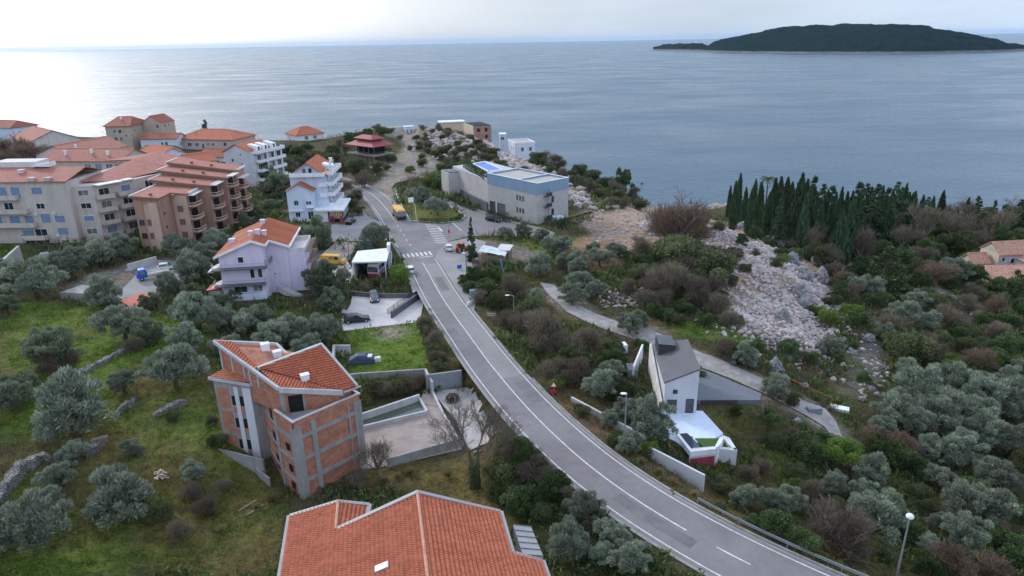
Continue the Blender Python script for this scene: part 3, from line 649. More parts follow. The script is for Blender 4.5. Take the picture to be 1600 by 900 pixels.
# ------------------------------------------------------------------ building helpers
def face_uv(mb, roofdir=None):
    uv = []
    for f in mb.f:
        p = [Vector(mb.v[i]) for i in f]; n = Vector((0, 0, 0))
        for k in range(1, len(p)-1): n += (p[k]-p[0]).cross(p[k+1]-p[0])
        n = n.normalized() if n.length > 1e-9 else Vector((0, 0, 1))
        if n.z < 0: n = -n
        d = Vector((n.x, n.y, 0))
        d = d.normalized() if d.length > .03 else Vector((0, -1, 0))
        u = Vector((-d.y, d.x, 0)); v = n.cross(u); v = v if v.z >= 0 else -v
        for q in p: uv.append((q.dot(u)+500, q.dot(v)+500))
    mb.uv = uv; return mb
def roof(par, faces, m, th=.22, name='roof', label=None):
    mb = MB()
    for pts in faces: mb.slab(pts, th)
    return obj(name, face_uv(mb), m, par, label=label)
def tiled(par, polys, m, name='roof', row=.36, colw=.23, th=.2, label=None):
    """roof slopes with every course and barrel modelled; polys are convex, in world coordinates"""
    bm = bmesh.new(); uvl = bm.loops.layers.uv.new("uv"); off = Vector(LOC[par.name])
    for pts in polys:
        p = [Vector(q) for q in pts]; n = Vector((0, 0, 0))
        for k in range(1, len(p)-1): n += (p[k]-p[0]).cross(p[k+1]-p[0])
        n.normalize()
        if n.z < 0: n = -n; p = p[::-1]
        d = Vector((n.x, n.y, 0)); d = d.normalized() if d.length > .02 else Vector((0, -1, 0))
        u = Vector((-d.y, d.x, 0)); v = n.cross(u); v = v if v.z > 0 else -v
        us = [q.dot(u) for q in p]; vv = [q.dot(v) for q in p]; w0 = p[0].dot(n); u0, u1, v0, v1 = math.floor(min(us)/colw-1)*colw, max(us)+.1, math.floor(min(vv)/row-1)*row, max(vv)+row
        b2 = bmesh.new(); l2 = b2.loops.layers.uv.new("uv"); nu = int((u1-u0)/(colw/4))+1; nv = int((v1-v0)/row)+1
        prev = None
        for j in range(nv):
            lo, hi = [], []
            jit = 0.0
            for i in range(nu+1):
                uu = u0+i*colw/4; hb = (.0, .028, .04, .028)[i % 4]
                lo.append(b2.verts.new(u*uu+v*(v0+j*row)+n*(w0+.12+hb*.7+jit))); hi.append(b2.verts.new(u*uu+v*(v0+(j+1)*row)+n*(w0+.0+hb*.8)))
            for i in range(nu):
                f = b2.faces.new((lo[i], lo[i+1], hi[i+1], hi[i]))
                for lp in f.loops: q = lp.vert.co; lp[l2].uv = (q.dot(u)+500, q.dot(v)+500)
                if prev:
                    f = b2.faces.new((prev[i], prev[i+1], lo[i+1], lo[i]))
                    for lp in f.loops: q = lp.vert.co; lp[l2].uv = (q.dot(u)+500, (v0+j*row)+500.02)
            prev = hi
        for k in range(len(p)):
            a, c = p[k], p[(k+1) % len(p)]; en = (c-a).cross(n).normalized()
            bmesh.ops.bisect_plane(b2, geom=b2.verts[:]+b2.edges[:]+b2.faces[:], plane_co=a, plane_no=en, clear_outer=True)
        tmp = bpy.data.meshes.new("tmp"); b2.to_mesh(tmp); b2.free(); bm.from_mesh(tmp); bpy.data.meshes.remove(tmp)
        # the deck under the tiles
        vs_ = [bm.verts.new(q) for q in p]+[bm.verts.new(q-Vector((0, 0, th))) for q in p]; k_ = len(p)
        bm.faces.new(vs_[k_:][::-1])
        for k in range(k_): bm.faces.new((vs_[k], vs_[k_+k], vs_[k_+(k+1) % k_], vs_[(k+1) % k_])) if False else bm.faces.new((vs_[k_+k], vs_[k_+(k+1) % k_], vs_[(k+1) % k_], vs_[k]))
    for q in bm.verts: q.co -= off
    me = bpy.data.meshes.new(name); bm.to_mesh(me); bm.free(); me.materials.append(m)
    o = bpy.data.objects.new(name, me); COL.objects.link(o); o.parent = par; LOC[o.name] = tuple(off)
    if label: o['label'] = label
    return o
def along(A, B):
    A, B = np.array(A[:2], float), np.array(B[:2], float); d = B-A; Ln = np.linalg.norm(d); d /= Ln; return A, d, np.array([d[1], -d[0]]), Ln
def wbox(mb, A, d, n, t0, t1, o0, o1, z0, z1):
    q = lambda t, o: tuple(A+d*t+n*o)
    return mb.prism([q(t0, o0), q(t1, o0), q(t1, o1), q(t0, o1)], z0, z1)
def win(par, A, B, t, z, w, h, pane='glass', fr='white_paint', name='window', out=.07, fw=.08, sill=False):
    """a window (frame, and its pane as a sub-part) on the wall A->B, t metres from A, outward to the right of A->B"""
    A, d, n, Ln = along(A, B); f = MB(); t0, t1 = t-w/2, t+w/2
    wbox(f, A, d, n, t0-fw, t0, -.03, out, z-fw, z+h+fw); wbox(f, A, d, n, t1, t1+fw, -.03, out, z-fw, z+h+fw)
    wbox(f, A, d, n, t0, t1, -.03, out, z-fw, z); wbox(f, A, d, n, t0, t1, -.03, out, z+h, z+h+fw)
    if w > 1.0 and pane.startswith('glass'):
        wbox(f, A, d, n, t-.03, t+.03, .022, out-.01, z, z+h)
    if sill: wbox(f, A, d, n, t0-.15, t1+.15, .0, .2, z-fw-.07, z-fw-.005)
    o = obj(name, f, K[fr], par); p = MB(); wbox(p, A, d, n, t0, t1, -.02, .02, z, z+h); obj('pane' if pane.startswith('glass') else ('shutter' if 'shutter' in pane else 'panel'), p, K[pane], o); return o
def door(par, A, B, t, z, w, h, m='wood', name='door'):
    A, d, n, Ln = along(A, B); f = MB(); wbox(f, A, d, n, t-w/2, t+w/2, -.03, .05, z, z+h); o = obj(name, f, K[m], par)
    k = MB(); wbox(k, A, d, n, t+w/2-.16, t+w/2-.08, .055, .1, z+h*.45, z+h*.52); obj('handle', k, K['metal'], o); return o
def opening_shade(par, A, B, t, z, w, h):
    A, d, n, Ln = along(A, B); f = MB(); wbox(f, A, d, n, t-w/2, t+w/2, -.04, .012, z, z+h); return obj('opening_shade_panel', f, K['dark'], par)  # flat panel on the closed wall; shade of the opening is painted black
def rail(par, pts, z, h=1.0, m='metal', step=.12, name='railing', r=.02, bar=.015):
    mb = MB()
    for a, c in zip(pts[:-1], pts[1:]):
        A, d, n, Ln = along(a, c)
        wbox(mb, A, d, n, 0, Ln, -.025, .025, z+h-.05, z+h); wbox(mb, A, d, n, 0, Ln, -.015, .015, z+.08, z+.12)
        for k in range(int(Ln/step)+1): wbox(mb, A, d, n, min(k*step, Ln-bar), min(k*step, Ln-bar)+bar, -bar/2, bar/2, z+.12, z+h-.05)
    return obj(name, mb, K[m], par)
def balcony(par, A, B, t0, t1, z, dep, wall='white', hgt=1.0, solid=True, slabm=None):
    """slab and parapet carried out from the wall A->B"""
    A, d, n, Ln = along(A, B); s = MB(); wbox(s, A, d, n, t0, t1, .0, dep, z-.18, z); o = obj('balcony', s, K[slabm or wall], par)
    if solid:
        p = MB(); wbox(p, A, d, n, t0, t1, dep-.12, dep-.003, z, z+hgt); wbox(p, A, d, n, t0+.003, t0+.12, .02, dep-.12, z, z+hgt-.003); wbox(p, A, d, n, t1-.12, t1-.003, .02, dep-.12, z, z+hgt-.003)
        obj('parapet', p, K[wall], o)
    else:
        q = lambda t, o_: tuple(A+d*t+n*o_)
        r = rail(o, [q(t0+.03, .03), q(t0+.03, dep-.04), q(t1-.03, dep-.04), q(t1-.03, .03)], z, hgt, 'metal', .18)
    return o
def chimney(par, x, y, z, h=1.2, w=.6, m='white'):
    c = MB(); c.prism([(x-w/2, y-w/2), (x+w/2, y-w/2), (x+w/2, y+w/2), (x-w/2, y+w/2)], z-.6, z+h); w2 = w/2+.12
    c.prism([(x-w2, y-w2), (x+w2, y-w2), (x+w2, y+w2), (x-w2, y+w2)], z+h+.002, z+h+.14); return obj('chimney', c, K[m], par)
def walls(par, poly, z0, z1, m, name='wall', extra=None):
    mb = MB(); mb.prism(poly, z0, z1)
    if extra: extra(mb)
    return obj(name, mb, m, par)
def gable(mb, fr, u, th, v0, v1, z0, z1, vm=None):
    """triangular gable of thickness th (towards +u) at u"""
    vm = (v0+v1)/2 if vm is None else vm
    for uu in (u, u+th): pass
    a = [(*fr(u, v0), z0), (*fr(u, v1), z0), (*fr(u, vm), z1)]; b_ = [(*fr(u+th, v0), z0), (*fr(u+th, v1), z0), (*fr(u+th, vm), z1)]
    mb.poly(a[::-1]); mb.poly(b_); mb.poly([a[0], b_[0], b_[2], a[2]][::-1]); mb.poly([a[1], a[2], b_[2], b_[1]][::-1]); mb.poly([a[0], a[1], b_[1], b_[0]][::-1])
def house(label, fr, Ln, Wd, z0, ze, zr, wall='white', tile='tile', axis='u', hip=0.0, over=.5, cat='house', group=None, wins=(), chim=(), name='house', th=.2):
    t = thing(name, label, cat, (*fr(0, 0), z0), group)
    if axis == 'v':
        f0 = fr; fr = lambda u, v: f0(Ln-v, u); sw = True; Lr, Wr = Wd, Ln
    else: sw = False; Lr, Wr = Ln, Wd
    def ex(mb):
        if not hip:
            gable(mb, fr, 0, .25, 0, Wr, ze, zr-.1); gable(mb, fr, Lr-.25, .25, 0, Wr, ze, zr-.1)
    walls(t, [fr(0, 0), fr(Lr, 0), fr(Lr, Wr), fr(0, Wr)], z0-1.5, ze, K[wall], extra=ex)
    sl = (zr-ze)/(Wr/2); zo = ze-over*sl+.12; o = over; zr_ = zr+.12; vm = Wr/2; h = hip
    if not h:
        fs = [[(*fr(-o, -o), zo), (*fr(Lr+o, -o), zo), (*fr(Lr+o, vm), zr_), (*fr(-o, vm), zr_)], [(*fr(-o, vm), zr_), (*fr(Lr+o, vm), zr_), (*fr(Lr+o, Wr+o), zo), (*fr(-o, Wr+o), zo)]]
    else:
        fs = [[(*fr(-o, -o), zo), (*fr(Lr+o, -o), zo), (*fr(Lr-h, vm), zr_), (*fr(h, vm), zr_)], [(*fr(h, vm), zr_), (*fr(Lr-h, vm), zr_), (*fr(Lr+o, Wr+o), zo), (*fr(-o, Wr+o), zo)],
              [(*fr(-o, Wr+o), zo), (*fr(-o, -o), zo), (*fr(h, vm), zr_)], [(*fr(Lr+o, -o), zo), (*fr(Lr+o, Wr+o), zo), (*fr(Lr-h, vm), zr_)]]
    r = roof(t, fs, K[tile], th)
    cap = MB(); a, c = (*fr(h if h else -o, vm), zr_+.02), (*fr(Lr-h if h else Lr+o, vm), zr_+.02); cap.tube([a, c], .14, 6)
    if h:
        for e, q in ((a, fr(-o, -o)), (a, fr(-o, Wr+o)), (c, fr(Lr+o, -o)), (c, fr(Lr+o, Wr+o))): cap.tube([e, (*q, zo+.02)], .11, 6)
    obj('ridge_cap', cap, K['cap'], r)
    E0 = {'f': (fr(0, 0), fr(Lr, 0)), 'r': (fr(Lr, 0), fr(Lr, Wr)), 'b': (fr(Lr, Wr), fr(0, Wr)), 'l': (fr(0, Wr), fr(0, 0))}
    if sw: E0 = {'f': E0['l'], 'r': E0['f'], 'b': E0['r'], 'l': E0['b']}
    for w_ in wins:
        face, tt, z, w, hh = w_[:5]; win(t, *E0[face], tt, z, w, hh, *(w_[5:]))
    for u, v in chim:
        q = fr(u, v); chimney(r, q[0], q[1], zr_-abs(v-vm)*sl, 1.0)
    return t

# ================================================================== the unfinished brick building
BR = frame(-23.9, 63.6, 46)
t = thing('unfinished_building', 'tall unfinished building of bare red brick and grey concrete frame beside the walled yard', 'building', (*BR(3, 3), 32))
Zb, Zp = 30.5, 42.0
core = MB()      # brick infill body
main = [BR(.12, .12), BR(8.6, .12), BR(8.6, 13), BR(1.9, 13), BR(1.2, 9), BR(.12, 4)]
core.prism(main, Zb, 41.0); obj('brick_wall', core, K['brick'], t)
up = MB()        # recessed top storey under the tilted roofs
tp = [BR(.95, 3.85), BR(6.3, .7), BR(8.1, .9), BR(8.1, 7.2), BR(5.1, 12.6), BR(-.5, 14.8)]
def zroof(u, v): return 44.45-.2*(u-.9)+.205*(v-3.7)
up.prism(tp, 41.0, [44.2, 42.75, 42.75, 44.3, 45.1, 46.75]); obj('brick_wall', up, K['brick'], t, label='brick top storey set back under the tilted roofs')
cf = MB()        # concrete frame: columns, floor bands, parapet
F0, F1 = BR(0, 0), BR(8.7, 0); A, d, n, Ln = along(F0, F1)
for a, b_ in ((0, 1.0), (2.15, 2.75), (7.75, 8.72)): wbox(cf, A, d, n, a, b_, -.3, .03, Zb, 41.1)
for z in (33.9, 36.7, 39.5): wbox(cf, A, d, n, 1.0, 7.75, -.1, .02, z, z+.45)
for z0, z1, u in ((33.0, 41, 6.9),): wbox(cf, A, d, n, u, u+.22, -.1, .014, z0, z1)
L0, L1 = BR(0, 4.0), BR(0, 0); A, d, n, Ln = along(L0, L1)
for a, b_ in ((-.1, .3), (3.35, 3.995)): wbox(cf, A, d, n, a, b_, -.3, .03, Zb, 41.1)
for z in (33.9, 36.7, 39.5): wbox(cf, A, d, n, .3, 3.35, -.1, .02, z, z+.4)
R0_, R1_ = BR(8.7, 0), BR(8.7, 13); A, d, n, Ln = along(R0_, R1_)
for a, b_ in ((0.005, .6), (6, 6.5), (12.4, 13)): wbox(cf, A, d, n, a, b_, -.3, .03, Zb, 41.1)
for z in (33.9, 36.7, 39.5): wbox(cf, A, d, n, .6, 12.4, -.15, .02, z, z+.45)
M0, M1 = BR(1.15, 9.0), BR(.1, 4.0); A, d, n, Ln = along(M0, M1)
for z in (33.9, 36.7, 39.5): wbox(cf, A, d, n, .1, Ln-.3, -.1, .06, z, z+.4)
obj('concrete_frame', cf, K['concrete'], t)
pp = MB()        # terrace parapet with a concrete coping
for a, b_ in ((BR(0.06, 4.0), BR(.06, .06)), (BR(.06, .06), BR(8.64, .06)), (BR(8.64, .06), BR(8.64, 1.6))):
    A, d, n, Ln = along(a, b_); wbox(pp, A, d, n, 0, Ln, -.16, 0, 41.0, 41.85)
par_ = obj('parapet', pp, K['brick'], t); cpg = MB()
for a, b_ in ((BR(0.06, 4.0), BR(.06, -.1)), (BR(.0, .04), BR(8.72, .04)), (BR(8.66, -.1), BR(8.66, 1.6))):
    A, d, n, Ln = along(a, b_); wbox(cpg, A, d, n, 0, Ln, -.22, .06, 41.853+.003*len(cpg.v)/8, 41.99+.003*len(cpg.v)/8)
obj('coping', cpg, K['concrete_pale'], par_)
fl = MB(); fl.prism([BR(.2, .2), BR(8.5, .2), BR(8.1, .9), BR(6.3, .7), BR(.95, 3.85), BR(.2, 3.9)], 40.98, 41.06); obj('terrace_floor', fl, K['concrete'], t)
# openings, shown by shade-coloured panels on the wall
A0, B0 = BR(.95, 3.85), BR(6.3, .7); opening_shade(t, A0, B0, 1.55, 41.1, 1.55, 2.1)
A, d, n, Ln = along(A0, B0); wbox(cb := MB(), A, d, n, -.05, .5, -.2, .05, 41, 44.0); obj('concrete_post', cb, K['concrete'], t); wbox(cb := MB(), A, d, n, 2.35, 2.6, -.2, .03, 41, 43.9); obj('concrete_post', cb, K['concrete'], t)
for z in (34.9, 37.7, 32.6): opening_shade(t, L0, L1, 2.2, z, .7, .9)
for z in (33.2, 36.3, 39.2): opening_shade(t, M0, M1, 3.2, z, 1.0, 1.9)
# left wing with white rendered strips
wg = [BR(.1, 9.4), BR(2.2, 9.5), BR(2.2, 14), BR(-2.3, 13.7)]
wb = MB(); wb.prism(wg, 30.5, 43.1); obj('concrete_wing', wb, K['concrete'], t)
A0, B0 = BR(-2.3, 13.7), BR(.1, 9.4); A, d, n, Ln = along(A0, B0)
bp = MB()
for z0, z1 in ((33.2, 36.0), (36.45, 39.2), (39.65, 42.3)): wbox(bp, A, d, n, .35, 1.9, -.1, .03, z0, z1)
for z0 in (34.3, 37.2, 40.2): wbox(bp, A, d, n, 3.25, 3.75, -.1, .03, z0-.9, z0-.15)
for z0 in (34.1, 37.0, 40.0): wbox(bp, A, d, n, 2.2, 2.6, -.1, .03, z0-.9, z0-.15)
obj('brick_infill', bp, K['brick'], t)
wp_ = MB(); wbox(wp_, A, d, n, 2.65, 3.2, -.1, .04, 31, 42.6); wbox(wp_, A, d, n, 3.8, Ln-.05, -.1, .04, 31, 42.6); obj('rendered_strip', wp_, K['greywall'], t)
for z in (34.2, 37.1, 40.1):
    opening_shade(t, A0, B0, 2.4, z, .5, 1.25); opening_shade(t, A0, B0, 3.5, z, .52, 1.3)
for z in (37.3, 40.3): opening_shade(t, A0, B0, 1.2, z, .45, .7)
# tilted roofs
wt = lambda u, v, z: (*BR(u, v), z)
r1 = tiled(t, [[wt(.75, 3.45, 44.55), wt(6.7, .35, 42.85), wt(.8, 8.0, 45.35)], [wt(.75, 3.45, 44.55), wt(.8, 8, 45.35), wt(5.3, 9.5, 44.75), wt(5.5, 12.7, 45.35), wt(-.75, 15.2, 47.15)]], K['tile'], label='large tilted slope of smooth orange tile with white chimneys')
r2 = tiled(t, [[wt(6.7, .35, 42.9), wt(8.35, .1, 43.0), wt(8.2, 6.6, 46.2), wt(.8, 8.0, 45.45)]], K['tile'], label='second tilted slope of ridged orange tile')
vg = MB()
def bar3(mb, a, b_, w=.16, hh=.3):
    A, d, n, Ln = along(a, b_); mb.prism([tuple(A-n*w), tuple(A+d*Ln-n*w), tuple(A+d*Ln+n*w), tuple(A+n*w)], [a[2]-hh, b_[2]-hh, b_[2]-hh, a[2]-hh], [a[2]+.1, b_[2]+.1, b_[2]+.1, a[2]+.1])
bar3(vg, wt(.7, 3.4, 44.6), wt(-.8, 15.3, 47.2)); bar3(vg, wt(-.8, 15.3, 47.2), wt(5.6, 12.8, 45.4)); bar3(vg, wt(5.6, 12.8, 45.4), wt(5.4, 9.4, 44.8)); bar3(vg, wt(.7, 3.4, 44.55), wt(6.7, .3, 42.9), .12, .5)
obj('verge', vg, K['concrete_pale'], r1); vg = MB(); bar3(vg, wt(.7, 8.05, 45.5), wt(8.3, 6.7, 46.3), .2, .5); bar3(vg, wt(8.3, 6.7, 46.3), wt(8.45, .0, 43.05), .14, .3); obj('verge', vg, K['concrete_pale'], r2)
gu = MB(); gu.tube([wt(6.7, .2, 42.75), wt(8.9, .0, 42.75)], .14, 8); obj('gutter', gu, K['metal'], r2)
for u, v, z in ((3.6, 11.6, 45.9), (4.1, 9.8, 45.3), (4.2, 3.9, 44.2)):
    q = BR(u, v); c = MB(); fq = frame(q[0], q[1], 30); c.box(fq, -.45, .45, -.35, .35, z-.7, z+.55); c.box(fq, -.5, .5, -.4, .4, z+.552, z+.62); obj('chimney', c, K['white'], r1)
r3 = tiled(t, [[wt(-2.6, 13.95, 43.55), wt(.0, 9.1, 43.3), wt(2.4, 9.2, 43.9), wt(2.3, 14.1, 44.2)]], K['tile_lightened'], label='small low roof over the left wing')
vg = MB(); bar3(vg, wt(-2.65, 14, 43.5), wt(.0, 9.05, 43.3), .1, .25); bar3(vg, wt(0, 9.05, 43.3), wt(2.45, 9.15, 43.9), .1, .3); obj('verge', vg, K['concrete_pale'], r3)
gw = MB()        # white posts framing the brick gable under the verge
A0, B0 = BR(-.55, 14.85), BR(.9, 3.9); A, d, n, Ln = along(A0, B0)
for tt_ in (.05, 2.3, 4.6, 5.6, 7.2): gw = MB(); wbox(gw, A, d, n, tt_, tt_+.22, -.1, .06, 43.4, 46.6-tt_*.21); obj('concrete_post', gw, K['concrete_pale'], t)
gl = MB(); A, d, n, Ln = along(BR(-3.2, 15.5), BR(-.2, 8.2)); wbox(gl, A, d, n, -2, Ln+1, 1.0, 1.25, 31, 34.6)
A, d, n, Ln = along(BR(-.5, 8), BR(-.4, 5)); wbox(gl, A, d, n, 0, Ln, .8, 1.0, 31, 33.2)
solo('retaining_wall', gl, K['concrete'], 'low concrete wall along the left foot of the unfinished brick building', 'wall')

# ================================================================== house at the bottom edge, seen from above
t = thing('roofed_house', 'large house with terracotta tile roof and grey flashing at the bottom edge, mostly its roof', 'house', (-8, 38, 32))
wl = MB(); wl.prism([(-17.6, 44), (-12.6, 44.8), (-12.5, 42.2), (-7.4, 43.2), (-1.7, 43.3), (-.8, 39), (1.3, 38.9), (3.5, 28), (-14, 25)], 30.5, [43.2, 44.2, 44.6, 44.6, 44, 43.8, 43.4, 42.5, 42.5]); obj('wall', wl, K['offwhite'], t)
rd = Vector((1.7, -8.5, 0)).normalized(); Lr = 19.0
rg0 = Vector((-7.5, 43.4, 47.6)); rg1 = rg0+rd*Lr
eL0 = Vector((-13.6, 41.9, 45.7)); eLL = Vector((-18.25, 45.1, 44.4)); eLL1 = eLL+rd*22; sr0 = Vector((-14.2, 45.2, 45.75))
k_ = rd*((eL0-sr0).dot(rd))
eR0 = Vector((-1.2, 44.4, 45.0)); eR1 = Vector((-.3, 39.8, 45.0)); eR2 = Vector((1.9, 39.9, 44.6)); eR3 = eR2+rd*14
left = [[rg0, rg1, eLL1, eLL+rd*2.5, eL0], ]
# main left slope is one plane through ridge and left eave
def onplane(p, a, n): return Vector((p.x, p.y, a.z-(n.x*(p.x-a.x)+n.y*(p.y-a.y))/n.z))
nL = (rg1-rg0).cross(eLL-rg0).normalized(); nR = (rg1-rg0).cross(eR0-rg0).normalized()
pl = lambda p: tuple(onplane(p, rg0, nL)); pr = lambda p: tuple(onplane(p, rg0, nR))
dm = Vector((.5, 3.1, 0))
rL = tiled(t, [[tuple(rg0), tuple(rg1), pl(eLL1), pl(eLL+rd*4.32), pl(eL0)], [pl(eL0), pl(eLL+rd*4.32), pl(eLL), pl(sr0)]], K['tile'], row=.34, colw=.22)
rR = tiled(t, [[tuple(rg0), pr(eR0), pr(eR1), tuple(rg0+rd*4.6)], [tuple(rg0+rd*4.6), pr(eR1), pr(eR2), pr(eR3), tuple(rg1)]], K['tile'], row=.34, colw=.22)
zs = pl(sr0)[2]; ts = tiled(t, [[pl(sr0), pl(eL0), (-11.7, 42.4, zs-.9), (-11.9, 45.9, zs-.9)]], K['tile'], row=.34, colw=.22, label='short slope of the lower gable')
cap = MB()
for k in range(56):
    a = rg0+rd*(k*.34)+Vector((0, 0, .09)); cap.tube([tuple(a), tuple(a+rd*.36)], [.13, .105], 8)
obj('ridge_cap', cap, K['cap'], rL)
cap = MB(); a0 = Vector(pl(sr0)); a1 = Vector(pl(eL0))
for k in range(9):
    a = a0+(a1-a0)*(k/9)+Vector((0, 0, .09)); cap.tube([tuple(a), tuple(a+(a1-a0)/8.6)], [.13, .105], 8)
obj('ridge_cap', cap, K['cap'], ts)
fm = MB()
def flash(a, b_): bar3(fm, a, b_, .17, .45)
g0 = tuple(rg0+Vector((0, .05, .12)))
flash(g0, pl(eL0)); flash(g0, pr(eR0)); flash(pr(eR0), pr(eR1)); flash(pr(eR1), pr(eR2)); flash(pr(eR2), pr(eR3)); flash(pl(sr0), pl(eLL)); flash(pl(eLL), pl(eLL1)); flash(pl(sr0), (-11.9, 45.9, zs-.9)); flash((-11.9, 45.9, zs-.88), (-11.7, 42.7, zs-.88))
obj('flashing', fm, K['lead'], t)
bx = frame(*(eR1.xy+Vector((.2, .55))), -79+90); cnp = MB(); q0 = Vector(pr(eR1)); 
pts = [(-.25, 43.2), (1.15, 43.4), (1.95, 40.2), (.45, 39.95)]
cnp.prism(pts, 43.7, [44.75, 44.35, 44.3, 44.7]); can = obj('canopy', cnp, K['lead'], t); sm_ = MB()
for k in range(6):
    f = k/5; a = (pts[0][0]+(pts[3][0]-pts[0][0])*f, pts[0][1]+(pts[3][1]-pts[0][1])*f, 44.78-.05*f); b_ = (pts[1][0]+(pts[2][0]-pts[1][0])*f, pts[1][1]+(pts[2][1]-pts[1][1])*f, 44.39-.05*f); sm_.tube([a, b_], .03, 5)
obj('seam', sm_, K['slate'], can)
sk = Vector(pl(Vector((*P(597, 884, 46.9)[:2], 0)))); e1 = rd.copy(); e2 = Vector((e1.y, -e1.x, 0)); e2 = (e2-nL*e2.dot(nL)).normalized(); e1 = (e1-nL*e1.dot(nL)).normalized(); nu = nL if nL.z > 0 else -nL
def obox(mb, c, a, b_, nn, ha, hb, n0, n1):
    P8 = [c+a*s*ha+b_*r*hb+nn*z for z in (n0, n1) for s, r in ((-1, -1), (1, -1), (1, 1), (-1, 1))]; i = len(mb.v); mb.v += [tuple(q) for q in P8]
    mb.f += [(i, i+3, i+2, i+1), (i+4, i+5, i+6, i+7)]+[(i+k, i+(k+1) % 4, i+4+(k+1) % 4, i+4+k) for k in range(4)]
sf = MB(); obox(sf, sk, e1, e2, nu, .3, .5, .02, .17); s_ = obj('skylight', sf, K['lead'], rL); sg = MB(); obox(sg, sk, e1, e2, nu, .24, .42, .172, .19); obj('pane', sg, K['lamp_clear'], s_)

# ================================================================== lilac house with orange roof
t = thing('lilac_house', 'four storey lilac house with orange tile roof, balconies and wooden scaffolding at its side', 'house', (*FP(6, 6), 34.6))
f_ = FP
def ex(mb):
    gable(mb, lambda u, v: f_(v, .0+u), 0, .25, 0, 11.8, 43.6, 45.9, 6.3)
wl = MB(); wl.prism([f_(0, 0), f_(8.0, 0), f_(8.0, 3.4), f_(11.8, 3.4), f_(11.8, 17), f_(0, 17)], 33.5, 43.6)
wl.prism([f_(0, 0), f_(6.3, 0), f_(6.3, .25), f_(0, .25)], 43.6, [43.6, 45.9, 45.9, 43.6]); wl.prism([f_(6.3, 0), f_(8.0, 0), f_(8.0, .25), f_(6.3, .25)], 43.6, [45.9, 45.2, 45.2, 45.9])
wl.prism([f_(7.75, .25), f_(8.0, .25), f_(8.0, 3.4), f_(7.75, 3.4)], 43.6, 45.0); wl.prism([f_(8.0, 3.4), f_(11.8, 3.4), f_(11.8, 3.65), f_(8.0, 3.65)], 43.6, [45.15, 43.7, 43.7, 45.15])
obj('wall', wl, K['lilac'], t)
zt = lambda u: 46.15-abs(u-6.3)*(.4 if u < 6.3 else .39)
r1 = tiled(t, [[(*f_(-.7, -.5), zt(-.7)), (*f_(6.3, -.5), zt(6.3)), (*f_(6.3, 17.4), zt(6.3)), (*f_(-.7, 17.4), zt(-.7))]], K['tile_lightened'], label='left slope with sunlight painted in as lighter orange')  # left slope tile lightened to paint in the light from the left
r2 = tiled(t, [[(*f_(6.3, -.5), zt(6.3)), (*f_(8.7, -.5), zt(8.7)), (*f_(8.7, 2.9), zt(8.7)), (*f_(6.3, 2.9), zt(6.3))], [(*f_(6.3, 2.9), zt(6.3)), (*f_(12.3, 2.9), zt(12.3)), (*f_(12.3, 17.4), zt(12.3)), (*f_(6.3, 17.4), zt(6.3))]], K['tile'], label='right slope in the base orange tile')
vg = MB(); wq = lambda u, v: (*f_(u, v), zt(u)+.05)
for a, b_ in (((-.75, -.55), (6.3, -.55)), ((6.3, -.55), (8.75, -.55)), ((8.75, -.55), (8.75, 2.85)), ((8.75, 2.85), (12.35, 2.85)), ((12.35, 2.85), (12.35, 17.4))): bar3(vg, wq(*a), wq(*b_), .1, .3)
obj('verge', vg, K['white'], t)
for u, v in ((5.2, 5.0), (6.6, 4.6), (7.6, 5.2), (6.0, 12.5)): q = f_(u, v); chimney(r1 if u < 6.3 else r2, q[0], q[1], zt(u)+.1, .8, .7, 'lilac')
c = MB(); c.box(f_, .6, 1.8, 6, 7, 43.6, 45.0); obj('chimney', c, K['lilac'], r1)
A0, B0 = f_(0, 0), f_(8, 0); A1, B1 = f_(8, 3.4), f_(11.8, 3.4)
win(t, A0, B0, 3.9, 42.0, .95, 1.1); win(t, A0, B0, 5.6, 38.9, .75, 1.9); win(t, A0, B0, 7.0, 38.9, .75, 1.9)
win(t, A0, B0, 3.1, 36.2, 2.3, 1.35); win(t, A0, B0, 6.2, 36.2, 1.7, 1.35); win(t, A1, B1, 1.0, 38.2, .4, .4)
for z, u1 in ((41.15, 8.6), (37.95, 7.9)):
    b_ = balcony(t, A0, B0, -1.2, u1, z, 1.5, 'slate', 1.0, False)
rail(t, [f_(7.9, .1), f_(8.9, .1), f_(8.9, 3.3)], 41.2, 1.0, 'darkmetal', .15)
bb = MB(); A, d, n, Ln = along(A0, B0); wbox(bb, A, d, n, 1.6, 7.8, .0, 1.1, 34.9, 36.1); bo = obj('bay', bb, K['blue_white'], t); wbox(bc := MB(), A, d, n, 1.5, 7.9, 0, 1.2, 34.6, 34.897); obj('bay_base', bc, K['slate'], bo)
aw = MB(); aw.prism([f_(-2.2, -.6), f_(0, -.4), f_(0, 3), f_(-2.2, 3)], 40.6, [40.65, 41.6, 41.6, 40.65]); obj('awning', aw, K['offwhite'], t)
aw = MB(); aw.prism([f_(-2.0, -.6), f_(0, -.4), f_(0, 3), f_(-2.0, 3)], 37.4, [37.45, 38.2, 38.2, 37.45]); obj('awning', aw, K['offwhite'], t)
an = MB(); an.box(f_, 11.803, 15.0, 3.7, 13, 33.5, 42.3); anx = obj('terrace_block', an, K['lilac'], t)
pt = MB()
for a, b_ in ((f_(11.8, 3.76), f_(15, 3.76)), (f_(14.94, 3.7), f_(14.94, 13)), (f_(15, 12.94), f_(11.8, 12.94))):
    A, d, n, Ln = along(a, b_); wbox(pt, A, d, n, 0, Ln, -.12, .02, 42.3, 43.2)
obj('parapet', pt, K['offwhite'], anx); fl_ = MB(); fl_.box(f_, 11.85, 14.8, 3.85, 12.9, 42.3, 42.34); obj('floor', fl_, K['offwhite'], anx)
